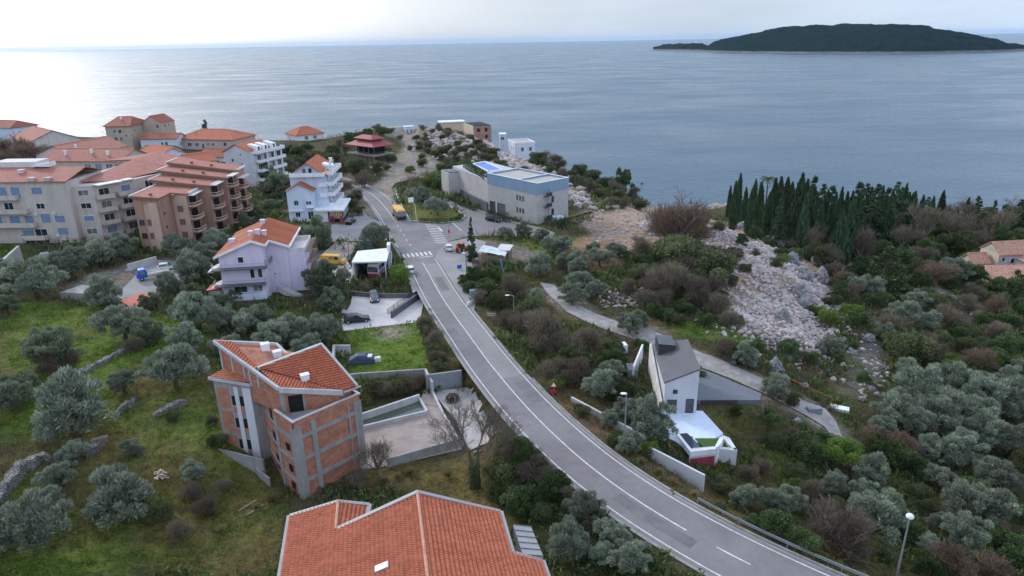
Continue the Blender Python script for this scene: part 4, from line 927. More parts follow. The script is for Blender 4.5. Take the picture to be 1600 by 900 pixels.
win(t, f_(11.8, 3.7), f_(15, 3.7), 2.4, 37.2, .7, 1.3)
sc = MB()
for v in np.linspace(3.6, 13.6, 8): sc.tube([(*f_(15.9, v), 33.5), (*f_(15.9, v), 43.2)], .07, 5)
for z in (35.5, 37.8, 40.1, 42.4): sc.tube([(*f_(15.9, 3.4), z), (*f_(15.9, 13.8), z)], .06, 5); sc.box(f_, 15.1, 15.85, 3.5, 13.7, z, z+.05)
vv = np.linspace(3.6, 13.6, 8)
for k in range(7): sc.tube([(*f_(15.9, vv[k]), 33.5+k % 3*2.3), (*f_(15.9, vv[k+1]), 38.5+k % 2*2.3)], .05, 5)
obj('scaffolding', sc, K['wood'], t)
# outside stair along the foot of the lilac house
st = MB(); a = np.array(P(452, 452, 35.4)); b_ = np.array(P(492, 472, 33.2))
for (p0, p1, n_s) in ((P(436, 446, 36.2), P(492, 474, 33.4), 16), (P(492, 474, 33.4), P(527, 487, 32.9), 8), (P(532, 485, 33.4), P(556, 493, 33.3), 6)):
    dd = (p1-p0)/n_s; nn = np.array([-dd[1], dd[0], 0]); nn = nn/np.linalg.norm(nn)*.65
    for k in range(n_s):
        q = p0+dd*k; st.prism([tuple((q-nn)[:2]), tuple((q+dd-nn)[:2]), tuple((q+dd+nn)[:2]), tuple((q+nn)[:2])], q[2]-1.2, q[2]+.05-.001*k)
solo('outside_stair', st, K['concrete_pale'], 'concrete stair stepping down from the lilac house towards the car park', 'stairs')
sr = MB(); sr.prism([f_(-3.5, 1), f_(-.6, .5), f_(-.6, 4), f_(-3.5, 4.5)], [36.4, 36.9, 36.9, 36.4], [36.6, 37.1, 37.1, 36.6]); sh = thing('garden_shed', 'small shed with a dark red sheet roof at the left of the lilac house', 'shed', (*f_(-2, 2.5), 34.6)); obj('roof', sr, K['red'], sh)
sw_ = MB(); sw_.prism([f_(-3.2, 1.3), f_(-.9, .9), f_(-.9, 3.8), f_(-3.2, 4.1)], 33.6, 36.5); obj('wall', sw_, K['offwhite'], sh)
# ================================================================== grey and white villa on the right of the road
t = thing('modern_villa', 'small modern pale villa with a grey slate roof and terrace right of the road bend', 'house', (*FV(2, 4), 34))
f_ = FV
def zv(u): return 38.3+1.95*u/4.2
wl = MB(); wl.prism([f_(0, 0), f_(4.2, 0), f_(4.2, 8.8), f_(0, 11.2)], 33, [38.3, 40.2, 40.2, 38.3])
obj('wall', wl, K['greywall'], t)
r1 = roof(t, [[(*f_(-.15, -.12), zv(-.15)+.25), (*f_(4.3, -.12), zv(4.3)+.25), (*f_(4.3, 8.9), zv(4.3)+.25), (*f_(-.15, 11.4), zv(-.15)+.25)]], K['slate'], .2)
sp_ = MB()
for k in range(1, 11): a = .42*k; sp_.tube([(*f_(a, -.1), zv(a)+.262), (*f_(a, 8.9+2.4*(1-a/4.2)), zv(a)+.262)], .012, 4)
obj('seam', sp_, K['darkmetal'], r1)
bx = MB(); bx.prism([f_(.1, 7.6), f_(2.3, 7.2), f_(2.3, 9.6), f_(.1, 10.9)], 38.2, 40.3); lx_ = obj('roof_light', bx, K['darkmetal'], r1); ls = MB()
for k in range(9): v = 7.5+k*.36; ls.prism([f_(.12, v+.15), f_(2.28, v-.2), f_(2.28, v+.02-.1), f_(.12, v+.33-.05)], 40.303, 40.38)
obj('louvre', ls, K['plastic_grey'], lx_)
lw = MB(); lw.prism([f_(-.5, -.3), f_(-.2, -.3), f_(-.2, 12), f_(-.5, 12)], 33, [35.6, 35.6, 38.4, 38.4]); obj('side_wall', lw, K['offwhite'], t)
A0, B0 = f_(0, 0), f_(4.2, 0)
win(t, A0, B0, 1.35, 36.9, .42, .42, fr='darkmetal'); win(t, A0, B0, 1.0, 34.1, 1.1, 1.75, fr='darkmetal'); win(t, A0, B0, 3.3, 34.1, .85, 1.9, fr='darkmetal')
tr = MB(); tr.prism([f_(-.2, -.02), f_(-.2, -6.2), f_(1.2, -7.4), f_(4.8, -6.5), f_(6.6, -4.8), f_(4.9, 1.5), f_(4.23, 5), f_(4.23, -.02)], 32, 34.05); obj('terrace', tr, K['blue_white'], t)
sd_ = MB(); sd_.prism([(24.4, 79.4), (32.6, 79.2), (33.4, 81), (27.6, 88.2), (24.6, 88)], 33, 34.75); sd2 = obj('slate_deck', sd_, K['slate_deck'], t)
eg = MB(); A, d, n, Ln = along((24.4, 79.4), (32.6, 79.2)); wbox(eg, A, d, n, .4, 5.2, .003, .12, 34.2, 34.82); obj('edge_beam', eg, K['darkmetal'], sd2)
pz = MB()
poolpts = wp([(1057,676),(1074,674.5),(1098,699),(1079,704.5)], 34.3); lawnp = wp([(1086,684),(1124,684),(1122,698),(1100,699)], 34.2)
tt_ = MB(); tt_.prism(wp([(1056,677),(1079,706),(1119,701),(1119,698.5),(1081,702),(1060,676)], 34.4), 33.7, 34.4); obj('pool_rim', tt_, K['white'], t)
pb_ = MB(); pb_.prism(wp([(1077.5,706),(1119,701),(1117,697),(1081,700)], 34.35), 30.9, 34.33); fb = obj('pool_wall', pb_, K['greywall'], t)
A, d, n, Ln = along(P(1078.5, 706, 34.3), P(1119, 700.8, 34.3)); rp = MB(); wbox(rp, A, d, n, .05, Ln-.2, .05, .22, 31.2, 33.4); obj('red_panel', rp, K['red_dull'], fb)
pw = MB(); pw.prism(poolpts, 34.06, 34.12); obj('pool_water', pw, K['pool_dark'], t); pl_ = MB(); pl_.prism(lawnp, 34.06, 34.14)
gr_m = mat('artificial_turf', (.05,.11,.025), .95, .3, 2, .02, 20); obj('lawn_bed', pl_, gr_m, t)
p2_ = MB(); p2_.prism(wp([(1119,701),(1152,704),(1150,700),(1121,697.5)], 33.7), 30.6, 33.7); obj('planter_wall', p2_, K['greywall'], t)
p3_ = MB(); p3_.prism(wp([(1148,703),(1152,703),(1140,684),(1130,680),(1126,681)], 33.7), 31, 33.7); obj('planter_wall', p3_, K['white'], t); p4_ = MB(); p4_.prism(wp([(1125,683),(1131,684),(1126,694),(1121,699),(1117,698)], 34.3), 32, 34.35); obj('bench_wall', p4_, K['white'], t)
p5_ = MB(); p5_.prism(wp([(1121,699),(1148,702),(1132,684),(1125,690)], 33.3), 31.5, 33.3); obj('planting_bed', p5_, gr_m, t)
def freewall(name, label, pts, th, h, m, cat='wall', z=None, cop=None):
    """a wall standing along a line of pixels on the ground"""
    ps = [P(x, y, z) if z is not None else np.array(G(x, y)) for x, y in pts]; mb = MB(); acc = MB()
    for k in range(len(ps)-1):
        a, b_ = ps[k], ps[k+1]; A, d, n, Ln = along(a, b_); q = lambda t_, o_: tuple(A+d*t_+n*o_)
        mb.prism([q(-.01, -th/2), q(Ln+.01, -th/2), q(Ln+.01, th/2), q(-.01, th/2)], [a[2]-1.5, b_[2]-1.5, b_[2]-1.5, a[2]-1.5], [a[2]+h, b_[2]+h, b_[2]+h, a[2]+h])
    return solo(name, mb, m, label, cat)
def wall_px(name, label, a, b_, ztop, hgt, th, m):
    A0, B0 = P(*a, ztop), P(*b_, ztop); mb = MB(); A, d, n, Ln = along(A0, B0); wbox(mb, A, d, n, 0, Ln, -th/2, th/2, ztop-hgt, ztop); return solo(name, mb, m, label, 'wall')
wall_px('retaining_wall', 'plain white wall below the pale villa, between its pool box and the road verge', (1013,697), (1101,742), 35.2, 3.2, .25, K['greywall'])
wall_px('garden_wall', 'low pale wall with rough coping behind the bare red verge of the road', (893,620), (1010,682), 35.5, 2.2, .3, K['concrete_pale'])
wall_px('garden_wall', 'tall white wall standing off the left side of the pale villa', (990,572), (1004,538), 36.0, 2.8, .25, K['white'])
mb = MB(); fq = frame(*P(987, 580, 34.6)[:2], 0); mb.box(fq, -.7, .7, -1.1, 1.1, 33.4, 35.3)
for k in range(6): mb.box(fq, -.72, .72, -1.1+k*.38, -.85+k*.38, 35.303, 35.36)
solo('pergola_roof', mb, K['plastic_grey'], 'little grey slatted hut beside the white wall of the pale villa', 'hut')
mb = MB(); fq = frame(*P(970, 541, 34.6)[:2], 10); mb.box(fq, -.9, .9, -.7, .7, 33.6, 35.0); solo('water_tank', mb, K['white'], 'small white box tank in the bushes left of the pale villa', 'tank')

# ================================================================== stone hotel with blue grey top
t = thing('stone_villa', 'stone clad flat roofed villa with blue grey top band by the side road', 'building', (*FS(10, -5), 35))
f_ = lambda u, v: FS(u, -v)      # v runs away to the right from the front edge
zt_ = 45.7
wl = MB(); wl.prism([f_(0, 0), f_(20.6, 0), f_(20.6, 11.2), f_(0, 11.2)], 33.5, 42.7); obj('stone_wall', wl, K['stone'], t)
fa = MB(); fa.prism([f_(-.06, -.06), f_(20.66, -.06), f_(20.66, 11.26), f_(-.06, 11.26)], 42.702, 44.9); obj('fascia', fa, K['fascia'], t)
pr_ = MB()
for a in ((-.06, 20.66, -.06, .24), (-.06, 20.66, 10.96, 11.26), (-.06, .24, .24, 10.96), (20.36, 20.66, .24, 10.96), (7.6, 7.9, .24, 10.96)): pr_.box(f_, *a, 44.902, zt_)
po = obj('parapet', pr_, K['fascia'], t); pc = MB()
for a in ((-.1, 20.7, -.1, .28), (-.1, 20.7, 10.92, 11.3), (-.1, .28, .28, 10.92), (20.32, 20.7, .28, 10.92), (7.56, 7.94, .28, 10.92)): pc.box(f_, *a, zt_+.002, zt_+.08)
obj('coping', pc, K['white'], po); rf = MB(); rf.box(f_, .24, 20.36, .24, 10.96, 44.9, 44.96+.3); obj('roof', rf, K['roofgravel'], t)
A0, B0 = f_(20.6, 0), f_(0, 0); A1, B1 = f_(0, 0), f_(0, 11.2)
for z in (36.9, 40.2):
    for tt in (12.6, 13.8, 15.0): win(t, A0, B0, tt, z, .38, 1.25, fr='darkmetal', fw=.05)
    win(t, A1, B1, 5.4, z-.2, .7, 1.5, fr='darkmetal')
win(t, A0, B0, 2.2, 35.1, 2.6, 2.9, fr='darkmetal'); win(t, A0, B0, 5.8, 35.1, 3.2, 2.9, fr='darkmetal')
A, d, n, Ln = along(A0, B0); cn_ = MB(); wbox(cn_, A, d, n, 3.7, 4.05, 0, .25, 35, 38.1); obj('pilaster', cn_, K['white'], t)
fe = MB()
for z in (36.0, 39.2, 42.0): A, d, n, Ln = along(A1, B1); wbox(fe, A, d, n, 2.2, 4.2, .05, 1.1, z, z+.08); wbox(fe, A, d, n, 2.2, 4.2, 1.05, 1.1, z+.08, z+1.0)
q_ = lambda t_, o_: tuple(A+d*t_+n*o_)
for k in range(22): fe.tube([(*q_(3.0, .8), 35.2+k*.35), (*q_(3.4, .8), 35.2+k*.35)], .03, 4)
for s in (3.0, 3.4): fe.tube([(*q_(s, .8), 35), (*q_(s, .8), 44.2)], .045, 5)
obj('fire_escape', fe, K['darkmetal'], t)
wc = MB(); wc.box(lambda u, v: f_(u, v), -2.6, -.4, 4.6, 7.2, 35, 36.4); solo('pump_house', wc, K['blue_white'], 'small pale blue box at the foot of the stone villa corner', 'box')
mb = MB(); W1 = [f_(20.6, .3), (-13.3, 202.5), (-18.1, 215.2)]; Wb = [f_(20.6, .9), (-12.7, 202.8), (-17.5, 215.5)]
mb.prism([W1[0], W1[1], Wb[1], Wb[0]], 34, [43.6, 43.6, 43.6, 43.6]); mb.prism([W1[1], W1[2], Wb[2], Wb[1]], 34, [43.6, 43.2, 43.2, 43.6])
solo('garden_wall', mb, K['stone'], 'high curving stone wall running back from the stone villa under the hedge', 'wall')
mb = MB(); mb.prism([Wb[0], Wb[1], Wb[2], (-8, 224), (2, 208), f_(20.6, 11.2)], 34, 43.1); struct('pool_terrace', mb, K['concrete_pale'])
t = thing('swimming_pool', 'blue tiled swimming pool on the terrace behind the stone villa', 'pool', (-7, 210, 43.1))
pp = [(-6.2, 203.2), (-2.6, 206.7), (-8.0, 219.6), (-11.6, 217.2)]; rm = MB()
for k in range(4): A, d, n, Ln = along(pp[k], pp[(k+1) % 4]); wbox(rm, A, d, n, 0, Ln, 0, .35, 43.1, 43.55+.003*k)
obj('rim', rm, K['white'], t); pw = MB(); pw.prism(pp, 43.1, 43.22); obj('basin', pw, K['poolblue'], t)
tw = [(-21.7, 213.7), (-18.9, 207.4), (-14.7, 208.7), (-15.8, 214.5)]
t = thing('stone_tower', 'square stone tower with planted top left of the stone villa', 'tower', (-18, 210, 35)); mb = MB(); mb.prism(tw, 34.3, 42.2); obj('wall', mb, K['stone'], t)
mb = MB(); mb.prism([(-21.2, 213.3), (-18.7, 207.9), (-15.1, 209.0), (-16.1, 214)], 42.2, 42.5); obj('planted_top', mb, K['slate_deck'], t)
mb = MB(); mb.prism([f_(20.5, -.6), (-13.9, 202.2), (-15.3, 207.5), (-14.6, 207.8), (-13.2, 202.7), f_(20.5, -.1)], 34.5, 37.4); obj_ = solo('plinth_wall', mb, K['slate'], 'dark plinth along the foot of the curving stone wall', 'wall')
# ================================================================== white cafe house
t = thing('cafe_house', 'tall white house with orange roofs and a flat roofed cafe beside the road', 'house', (*FD(6, 6), 35))
f_ = FD; wl = MB()
wl.prism([f_(0, 0), f_(6.9, 0), f_(6.9, 6), f_(0, 6)], 33.5, 43.5); wl.prism([f_(0, 0), f_(3.4, 0), f_(3.4, .3), f_(0, .3)], 43.5, [43.5, 45.2, 45.2, 43.5]); wl.prism([f_(3.4, 0), f_(6.9, 0), f_(6.9, .3), f_(3.4, .3)], 43.5, [45.2, 43.5, 43.5, 45.2])
obj('wall', wl, K['blue_white'], t)
w2 = MB(); w2.prism([f_(.6, 3), f_(10.2, 3), f_(10.2, 17), f_(.6, 17)], 33.5, 47); v0 = 3.2
w2.prism([f_(.6, v0), f_(5.4, v0), f_(5.4, v0+.3), f_(.6, v0+.3)], 47, [47, 50.2, 50.2, 47]); w2.prism([f_(5.4, v0), f_(10.2, v0), f_(10.2, v0+.3), f_(5.4, v0+.3)], 47, [50.2, 47, 47, 50.2])
obj('wall', w2, K['blue_white'], t)
roof(t, [[(*f_(-.4, -.5), 43.4), (*f_(3.4, -.5), 45.45), (*f_(3.4, 3), 45.45), (*f_(-.4, 3), 43.4)], [(*f_(3.4, -.5), 45.45), (*f_(7.3, -.5), 43.4), (*f_(7.3, 3), 43.4), (*f_(3.4, 3), 45.45)]], K['tile'], label='low orange roof of the front wing')
r2 = roof(t, [[(*f_(.0, 2.2), 46.8), (*f_(5.4, 2.2), 50.45), (*f_(5.4, 17.5), 50.45), (*f_(.0, 17.5), 46.8)], [(*f_(5.4, 2.2), 50.45), (*f_(10.8, 2.2), 46.8), (*f_(10.8, 17.5), 46.8), (*f_(5.4, 17.5), 50.45)]], K['tile'], label='steep orange main roof')
dr = MB(); dr.prism([f_(8.2, 9), f_(10.9, 9), f_(10.9, 12.5), f_(8.2, 12.5)], 46.4, [49, 48.3, 48.3, 49]); obj('dormer', dr, K['white'], r2); q = f_(9.6, 14.5); chimney(r2, q[0], q[1], 48, 1.6, .7)
A0, B0 = f_(.6, 3), f_(10.2, 3); balcony(t, A0, B0, .3, 9.6, 46.9, 1.6, 'white', .9)
for tt in (4.0, 5.6): win(t, A0, B0, tt, 47.3, .9, 1.5)
A0, B0 = f_(0, 0), f_(6.9, 0)
for tt, z, w, h in ((2.4, 36.3, 1.2, 1.2), (2.3, 39.5, 1.1, 1.3), (5.8, 35.6, 1.3, 2.1), (5.6, 39.6, 1.4, .9)): win(t, A0, B0, tt, z, w, h)
ss_ = MB(); A, d, n, Ln = along(A0, B0); wbox(ss_, A, d, n, 5.0, 6.8, .0, .9, 38.8, 39.0); wbox(ss_, A, d, n, .3, 3.9, 0, .6, 37.9, 38.05); obj('canopy', ss_, K['white'], t)
A0, B0 = f_(10.2, 3), f_(10.2, 17)
for z in (38.3, 41.2, 44.1, 46.9):
    for tt in (.2, 5, 9.6): balcony(t, A0, B0, tt, tt+4.2, z, 1.8, 'white', .9)
    for tt in (2, 7, 11.5): win(t, A0, B0, tt, z+.2, 1.4, 2.0)
A0, B0 = f_(6.9, 3), f_(10.2, 3)
for z in (41.2, 44.1): balcony(t, A0, B0, 1.4, 3.3, z, 1.0, 'white', .9)
ca = MB(); ca.prism([f_(6.9, -1.6), f_(15.2, -2.4), f_(14.6, 12.5), f_(10.2, 12.5), f_(10.2, 3), f_(6.9, 3)], 38.0, 38.4); co = obj('cafe_roof', ca, K['white'], t)
cw = MB(); cw.prism([f_(7.1, -1.0), f_(10.6, -1.2), f_(10.6, 3), f_(7.1, 3)], 33.5, 38); obj('cafe_wall', cw, K['white'], t)
cw = MB(); cw.prism([f_(10.9, -1.3), f_(14.6, -1.7), f_(14.1, 12), f_(10.9, 12)], 33.5, 37.997); cf_ = obj('cafe_front', cw, K['dark'], t)
A0, B0 = f_(10.9, -1.3), f_(14.6, -1.7)
sg1 = mat('faded_menu_board', (.45,.13,.04), .5, .6, 3, 0, col2=(.62,.4,.08))
for tt in (1.0, 2.75): win(t, A0, B0, tt, 36.2, 1.35, 1.35, 'glass', 'white_paint', 'sign_board'); 
for o_ in [o for o in bpy.data.objects if o.name.startswith('sign_board')]:
    for c_ in o_.children: c_.name = 'panel'; c_.data.materials[0] = sg1
A, d, n, Ln = along(A0, B0); cp_ = MB(); wbox(cp_, A, d, n, .0, Ln, .02, .1, 35.8, 36.0); wbox(cp_, A, d, n, .0, .15, .02, .12, 34, 35.797); wbox(cp_, A, d, n, Ln-.15, Ln, .02, .12, 34, 35.797); obj('front_frame', cp_, K['metal'], cf_)
A0, B0 = f_(14.6, -1.7), f_(14.1, 12)
for tt in (2, 4.6, 7.2, 9.8): win(t, A0, B0, tt, 35.9, 2.0, 1.7)
for u, v, nm, lb, m_ in ((12.0, -2.6, 'drinks_cooler', 'red drinks cooler standing in front of the cafe', 'red'), (14.4, -3.0, 'cool_box', 'red and dark box beside the cafe entrance', 'red')):
    mb = MB(); q = frame(*f_(u, v), 10); mb.box(q, -.45, .45, -.4, .4, 35, 36.9); tt_ = thing(nm, lb, 'cooler', (*f_(u, v), 35)); obj('body', mb, K[m_], tt_); mb = MB(); mb.box(q, -.36, .36, -.43, -.403, 35.4, 36.7); obj('door', mb, K['glass'], tt_)
# ================================================================== garage, flat roofed store
PG = frame(-32.9, 134.1, 3)
t = thing('car_port', 'white roofed open car port beside the road with a bus parked beneath', 'shelter', (*PG(3, 4), 33.4))
mb = MB(); mb.prism([PG(-.2, -.2), PG(7.0, -.2), PG(6.6, 9.4), PG(-.2, 7.8)], 37.3, 37.6); obj('roof', mb, K['white'], t)
mb = MB(); mb.box(PG, -.2, .2, -.1, 7.6, 32, 37.297); obj('wall', mb, K['offwhite'], t); mb = MB(); mb.box(PG, .2, 6.4, 7.2, 7.5, 32, 37.297); obj('wall', mb, K['concrete'], t)
mb = MB(); mb.prism([PG(6.3, 7), PG(7.0, 7), PG(6.8, 9.6), PG(6.1, 9.4)], 33, 38.9); obj('end_wall', mb, K['white'], t); mb = MB(); A, d, n, Ln = along(PG(7.0, 7), PG(6.8, 9.6)); wbox(mb, A, d, n, .4, 2.0, -.02, .04, 36.6, 38.5); obj('panel', mb, K['plastic_grey'], t)
for u, v in ((6.6, .1), (.0, -.2)): mb = MB(); q = PG(u, v); mb.tube([(*q, 33), (*q, 37.3)], .1, 6); obj('post', mb, K['white_paint'], t)
PB = frame(-42.8, 145.4, -15)
mb = MB(); mb.prism(wp([(487,410),(497,398),(541,402.7),(566,379),(527,376),(505,390),(496,400)], 35.5), 32, 35.5); 
t = thing('flat_store', 'long low store with a bare flat concrete roof behind the yellow van', 'building', (-39, 148, 34)); wl = MB(); FB = wp([(500.5,400),(541.5,403),(564,379.6),(526,377)], 35.5); wl.prism(FB, 32, 35.2); obj('wall', wl, K['blue_white'], t)
mb = MB(); cx_, cy_ = np.mean([p[0] for p in FB]), np.mean([p[1] for p in FB]); mb.prism([(cx_+(x-cx_)*1.03, cy_+(y-cy_)*1.02) for x, y in FB], 35.203, 35.5); obj('roof', mb, K['yard'], t)
for k in (.25, .5, .75): a = np.array(FB[1])*(1-k)+np.array(FB[2])*k; win(t, FB[1], FB[2], k*11, 33.6, 1.2, 1.0, fr='white_paint')
VD = wp([(486,421),(494,405),(541,405),(554,424),(549,434),(530,433)], 35.0); mb = MB(); mb.prism(VD, 32, 35.0); struct('van_terrace', mb, K['concrete_pale'])
mb = MB(); mb.prism([tuple(P(*q)[:2]) for q in ((541,436,34.8),(547,436,34.8),(546,458,33.6),(538,458,33.6))], 32.5, [34.9, 34.9, 33.5, 33.5]); struct('concrete_ramp', mb, K['concrete_pale'])
t = thing('fuel_kiosk', 'small dark blue glazed kiosk behind the white car port', 'kiosk', (*P(571, 389, 35)[:2], 35)); q = frame(*P(571, 390, 35)[:2], 5); mb = MB(); mb.box(q, -1.4, 1.4, -.2, 1.6, 34.5, 37.2); obj('body', mb, K['shutter_blue'], t); mb = MB(); mb.box(q, -1.5, 1.5, -.3, 1.7, 37.203, 37.35); obj('roof', mb, K['white'], t)
# ================================================================== apartments
FA = frame(-106.5, 162.2, -2)
t = thing('apartment_block', 'long beige apartment block with blue shutters and stepped balconies on the left', 'apartments', (*FA(-10, 6), 35))
wl = MB(); wl.prism([FA(-46, 0), FA(0, 0), FA(0, 14), FA(-46, 14)], 33, 50.2); wl.prism([FA(-46, 13), FA(-46, 13.3), FA(0, 13.3), FA(0, 13)], 50.2, 50.6); obj('wall', wl, K['beige'], t)
roof(t, [[(*FA(-46.5, -.5), 50.3), (*FA(.3, -.5), 50.3), (*FA(.3, 8), 52.4), (*FA(-46.5, 8), 52.4)], [(*FA(-46.5, 8), 52.4), (*FA(.3, 8), 52.4), (*FA(.3, 14.5), 50.6), (*FA(-46.5, 14.5), 50.6)]], K['tile_rust'])
A0, B0 = FA(-46, 0), FA(0, 0)
for tt in (37.5, 41.5): q = FA(-46+tt, .4); chimney(t, q[0], q[1], 50.4, .6, 1.3, 'beige')
for tt in (32,): q = FA(-46+tt, 5); chimney(t, q[0], q[1], 51.6, .6, 1.2, 'offwhite')
for u0, u1, z in ((24, 33.6, 46.2), (20, 35.4, 42.8), (20, 36.5, 39.4), (32, 38.5, 36.2)): balcony(t, A0, B0, u0, u1, z, 1.5, 'beige', 1.0)
for tt, z, w, h, p in ((26, 46.5, 2.2, 2.3, 'shutter_blue'), (29.7, 46.5, 1.9, 2.3, 'shutter_blue'), (33, 46.5, 1.9, 2.3, 'shutter_blue'), (26, 43.1, 2.2, 2.0, 'glass'), (30.4, 43.1, 2.2, 2.0, 'glass'), (26.5, 39.7, 2.2, 2.0, 'shutter_blue'), (31, 39.7, 2.2, 2.0, 'shutter_blue'), (34.6, 39.7, 1.9, 2.0, 'shutter_blue'),
                       (38.3, 47.3, 2.2, 1.4, 'shutter_blue'), (38.3, 43.6, 2.0, 1.3, 'glass'), (38.8, 40.2, 2.0, 2.0, 'shutter_blue'), (42.3, 40.3, 2.2, 1.4, 'shutter_blue'), (42.3, 37.2, 2.2, 1.4, 'shutter_blue'), (33.5, 36.6, 2.4, 1.5, 'shutter_blue'), (36.8, 36.5, 3.0, 2.0, 'glass'), (42.3, 34.6, 2.0, 1.1, 'glass'), (33.4, 34.4, 2.2, 1.2, 'glass'), (36.8, 34.2, 3.0, 1.6, 'glass')):
    win(t, A0, B0, tt, z, w, h, p, 'white_paint' if p == 'glass' else 'shutter_blue')
for tt, z in ((40.9, 42.2), (40.5, 36.6), (36.3, 42.0)):
    A, d, n, Ln = along(A0, B0); mb = MB(); wbox(mb, A, d, n, tt, tt+.9, .02, .4, z, z+.6); obj('air_conditioner', mb, K['offwhite'], t)
A1, B1 = FA(0, 0), FA(0, 14)
# stepped balcony wing on the right
w2 = MB(); w2.prism([FA(0.003, 1.5), FA(4.5, 2.5), FA(7.5, 6), FA(10.5, 11), FA(13, 18), FA(13, 40), FA(-6, 40), FA(-6, 14.003), FA(.003, 14)], 33, 48.6); obj('wall', w2, K['beige'], t, label='stepped balcony wing')
roof(t, [[(*FA(.2, 5), 49.3), (*FA(7, 8), 48.6), (*FA(12.8, 18.5), 48.6), (*FA(12.8, 26), 48.6), (*FA(2, 26), 51.2)], [(*FA(-6, 26), 51.0), (*FA(2, 26), 51.2), (*FA(12.8, 26), 48.7), (*FA(12.8, 40), 48.7), (*FA(2, 40), 51.2)]], K['tile_rust'])
faces_ = [((.003, 1.5), (4.5, 2.5)), ((4.5, 2.5), (7.5, 6)), ((7.5, 6), (10.5, 11)), ((10.5, 11), (13, 18)), ((13, 18), (13, 28)), ((13, 28), (13, 40))]
for k, (a, b_) in enumerate(faces_):
    A0, B0 = FA(*a), FA(*b_); Ln = math.dist(A0, B0)
    for j, z in enumerate((35.8, 39.0, 42.2, 45.4)):
        if k > 0: balcony(t, A0, B0, .25, Ln-.4, z, 1.5+.2*(j % 2), 'beige', .95)
        win(t, A0, B0, Ln*.5, z+.2 if k else z+.9, min(2.4, Ln*.5), 2.0 if k else 1.3, ['glass', 'shutter_blue', 'glass', 'glass'][(j+k) % 4])
aw = MB(); A, d, n, Ln = along(FA(4.3, 2.5), FA(12.9, 18)); wbox(aw, A, d, n, .2, 6.5, .2, 2.6, 48.7, 48.9); wbox(aw, A, d, n, 7.0, 9.6, .2, 2.2, 48.75, 48.93); obj('terrace_canopy', aw, K['white'], t)
bw = MB(); bw.prism([FA(-24, 8.5), FA(-13, 8.5), FA(-13, 14), FA(-24, 14)], 50.5, 53.6); bo = obj('roof_terrace_room', bw, K['offwhite'], t)
bw = MB(); bw.prism([FA(-12.9, 7), FA(-8.5, 7), FA(-8.5, 10), FA(-12.9, 10)], 52.6, [52.8, 53.6, 53.6, 52.8]); obj('roof_slab', bw, K['white'], bo)
# second beige block behind, its roof only
FA2 = frame(-141, 206, -8)
house('beige apartment house with red roof and blue glazed bays behind the stepped balcony block', FA2, 26, 13, 35, 48.6, 51.2, 'beige', 'tile_rust', 'u', 0, .5, 'apartments', None,
      [('f', tt, z, 2.2, 2.2, p) for tt, p in ((15, 'glass_blue'), (18.5, 'shutter_blue'), (22, 'glass_blue'), (25, 'shutter_blue')) for z in (45.5, 42, 38.6)]+[('r', tt, z, 1.6, 1.6) for tt in (3, 8, 12) for z in (45.5, 42, 38.6)], [(6, 3), (14, 4), (20, 3)], name='apartment_house')
# orange brown terraced apartments
FBk = frame(-86.4, 153.2, 2)
t = thing('brown_apartment_block', 'brown apartment block with stepped red roof strips and curved balconies behind the lilac house', 'apartments', (*FBk(6, 10), 35))
def bow(par, A0, B0, t0, t1, z, dep, m1, m2):
    A, d, n, Ln = along(A0, B0); q = lambda t_, o_: tuple(A+d*t_+n*o_); w = t1-t0
    pts = [q(t0, 0), q(t0+.02, dep*.75), q(t0+w*.3, dep), q(t1-w*.35, dep), q(t1, dep*.35), q(t1, 0)]
    mb = MB(); mb.prism(pts, z-.22, z); o = obj('balcony', mb, K[m1], par); pr = MB()
    for a, b_ in zip(pts[:-1], pts[1:]):
        A_2, d2, n2, L2 = along(a, b_); wbox(pr, A_2, d2, n2, 0, L2, -.05, .05, z+.002, z+.35); wbox(pr, A_2, d2, n2, 0, L2, -.06, .06, z+.85, z+1.0)
        for kk in range(int(L2/.5)+1): wbox(pr, A_2, d2, n2, min(kk*.5, L2-.05), min(kk*.5, L2-.05)+.05, -.03, .03, z+.352, z+.848)
    obj('parapet', pr, K[m2], o)
strips = [([(0, 0), (5.8, 0), (5.8, 6), (9.5, 6), (9.5, 12.6), (0, 12.6)], 48.3, 47.2), ([(0, 12.603), (12.5, 12.603), (12.5, 19), (-1.2, 19), (-1.2, 15)], 49.5, 48.1),
          ([(-1.2, 19.003), (14.5, 19.003), (14.5, 25), (-1.8, 25)], 50.6, 49.1), ([(-1.8, 25.003), (15, 25.003), (15, 31.5), (-1.8, 31.5)], 51.6, 50.0)]
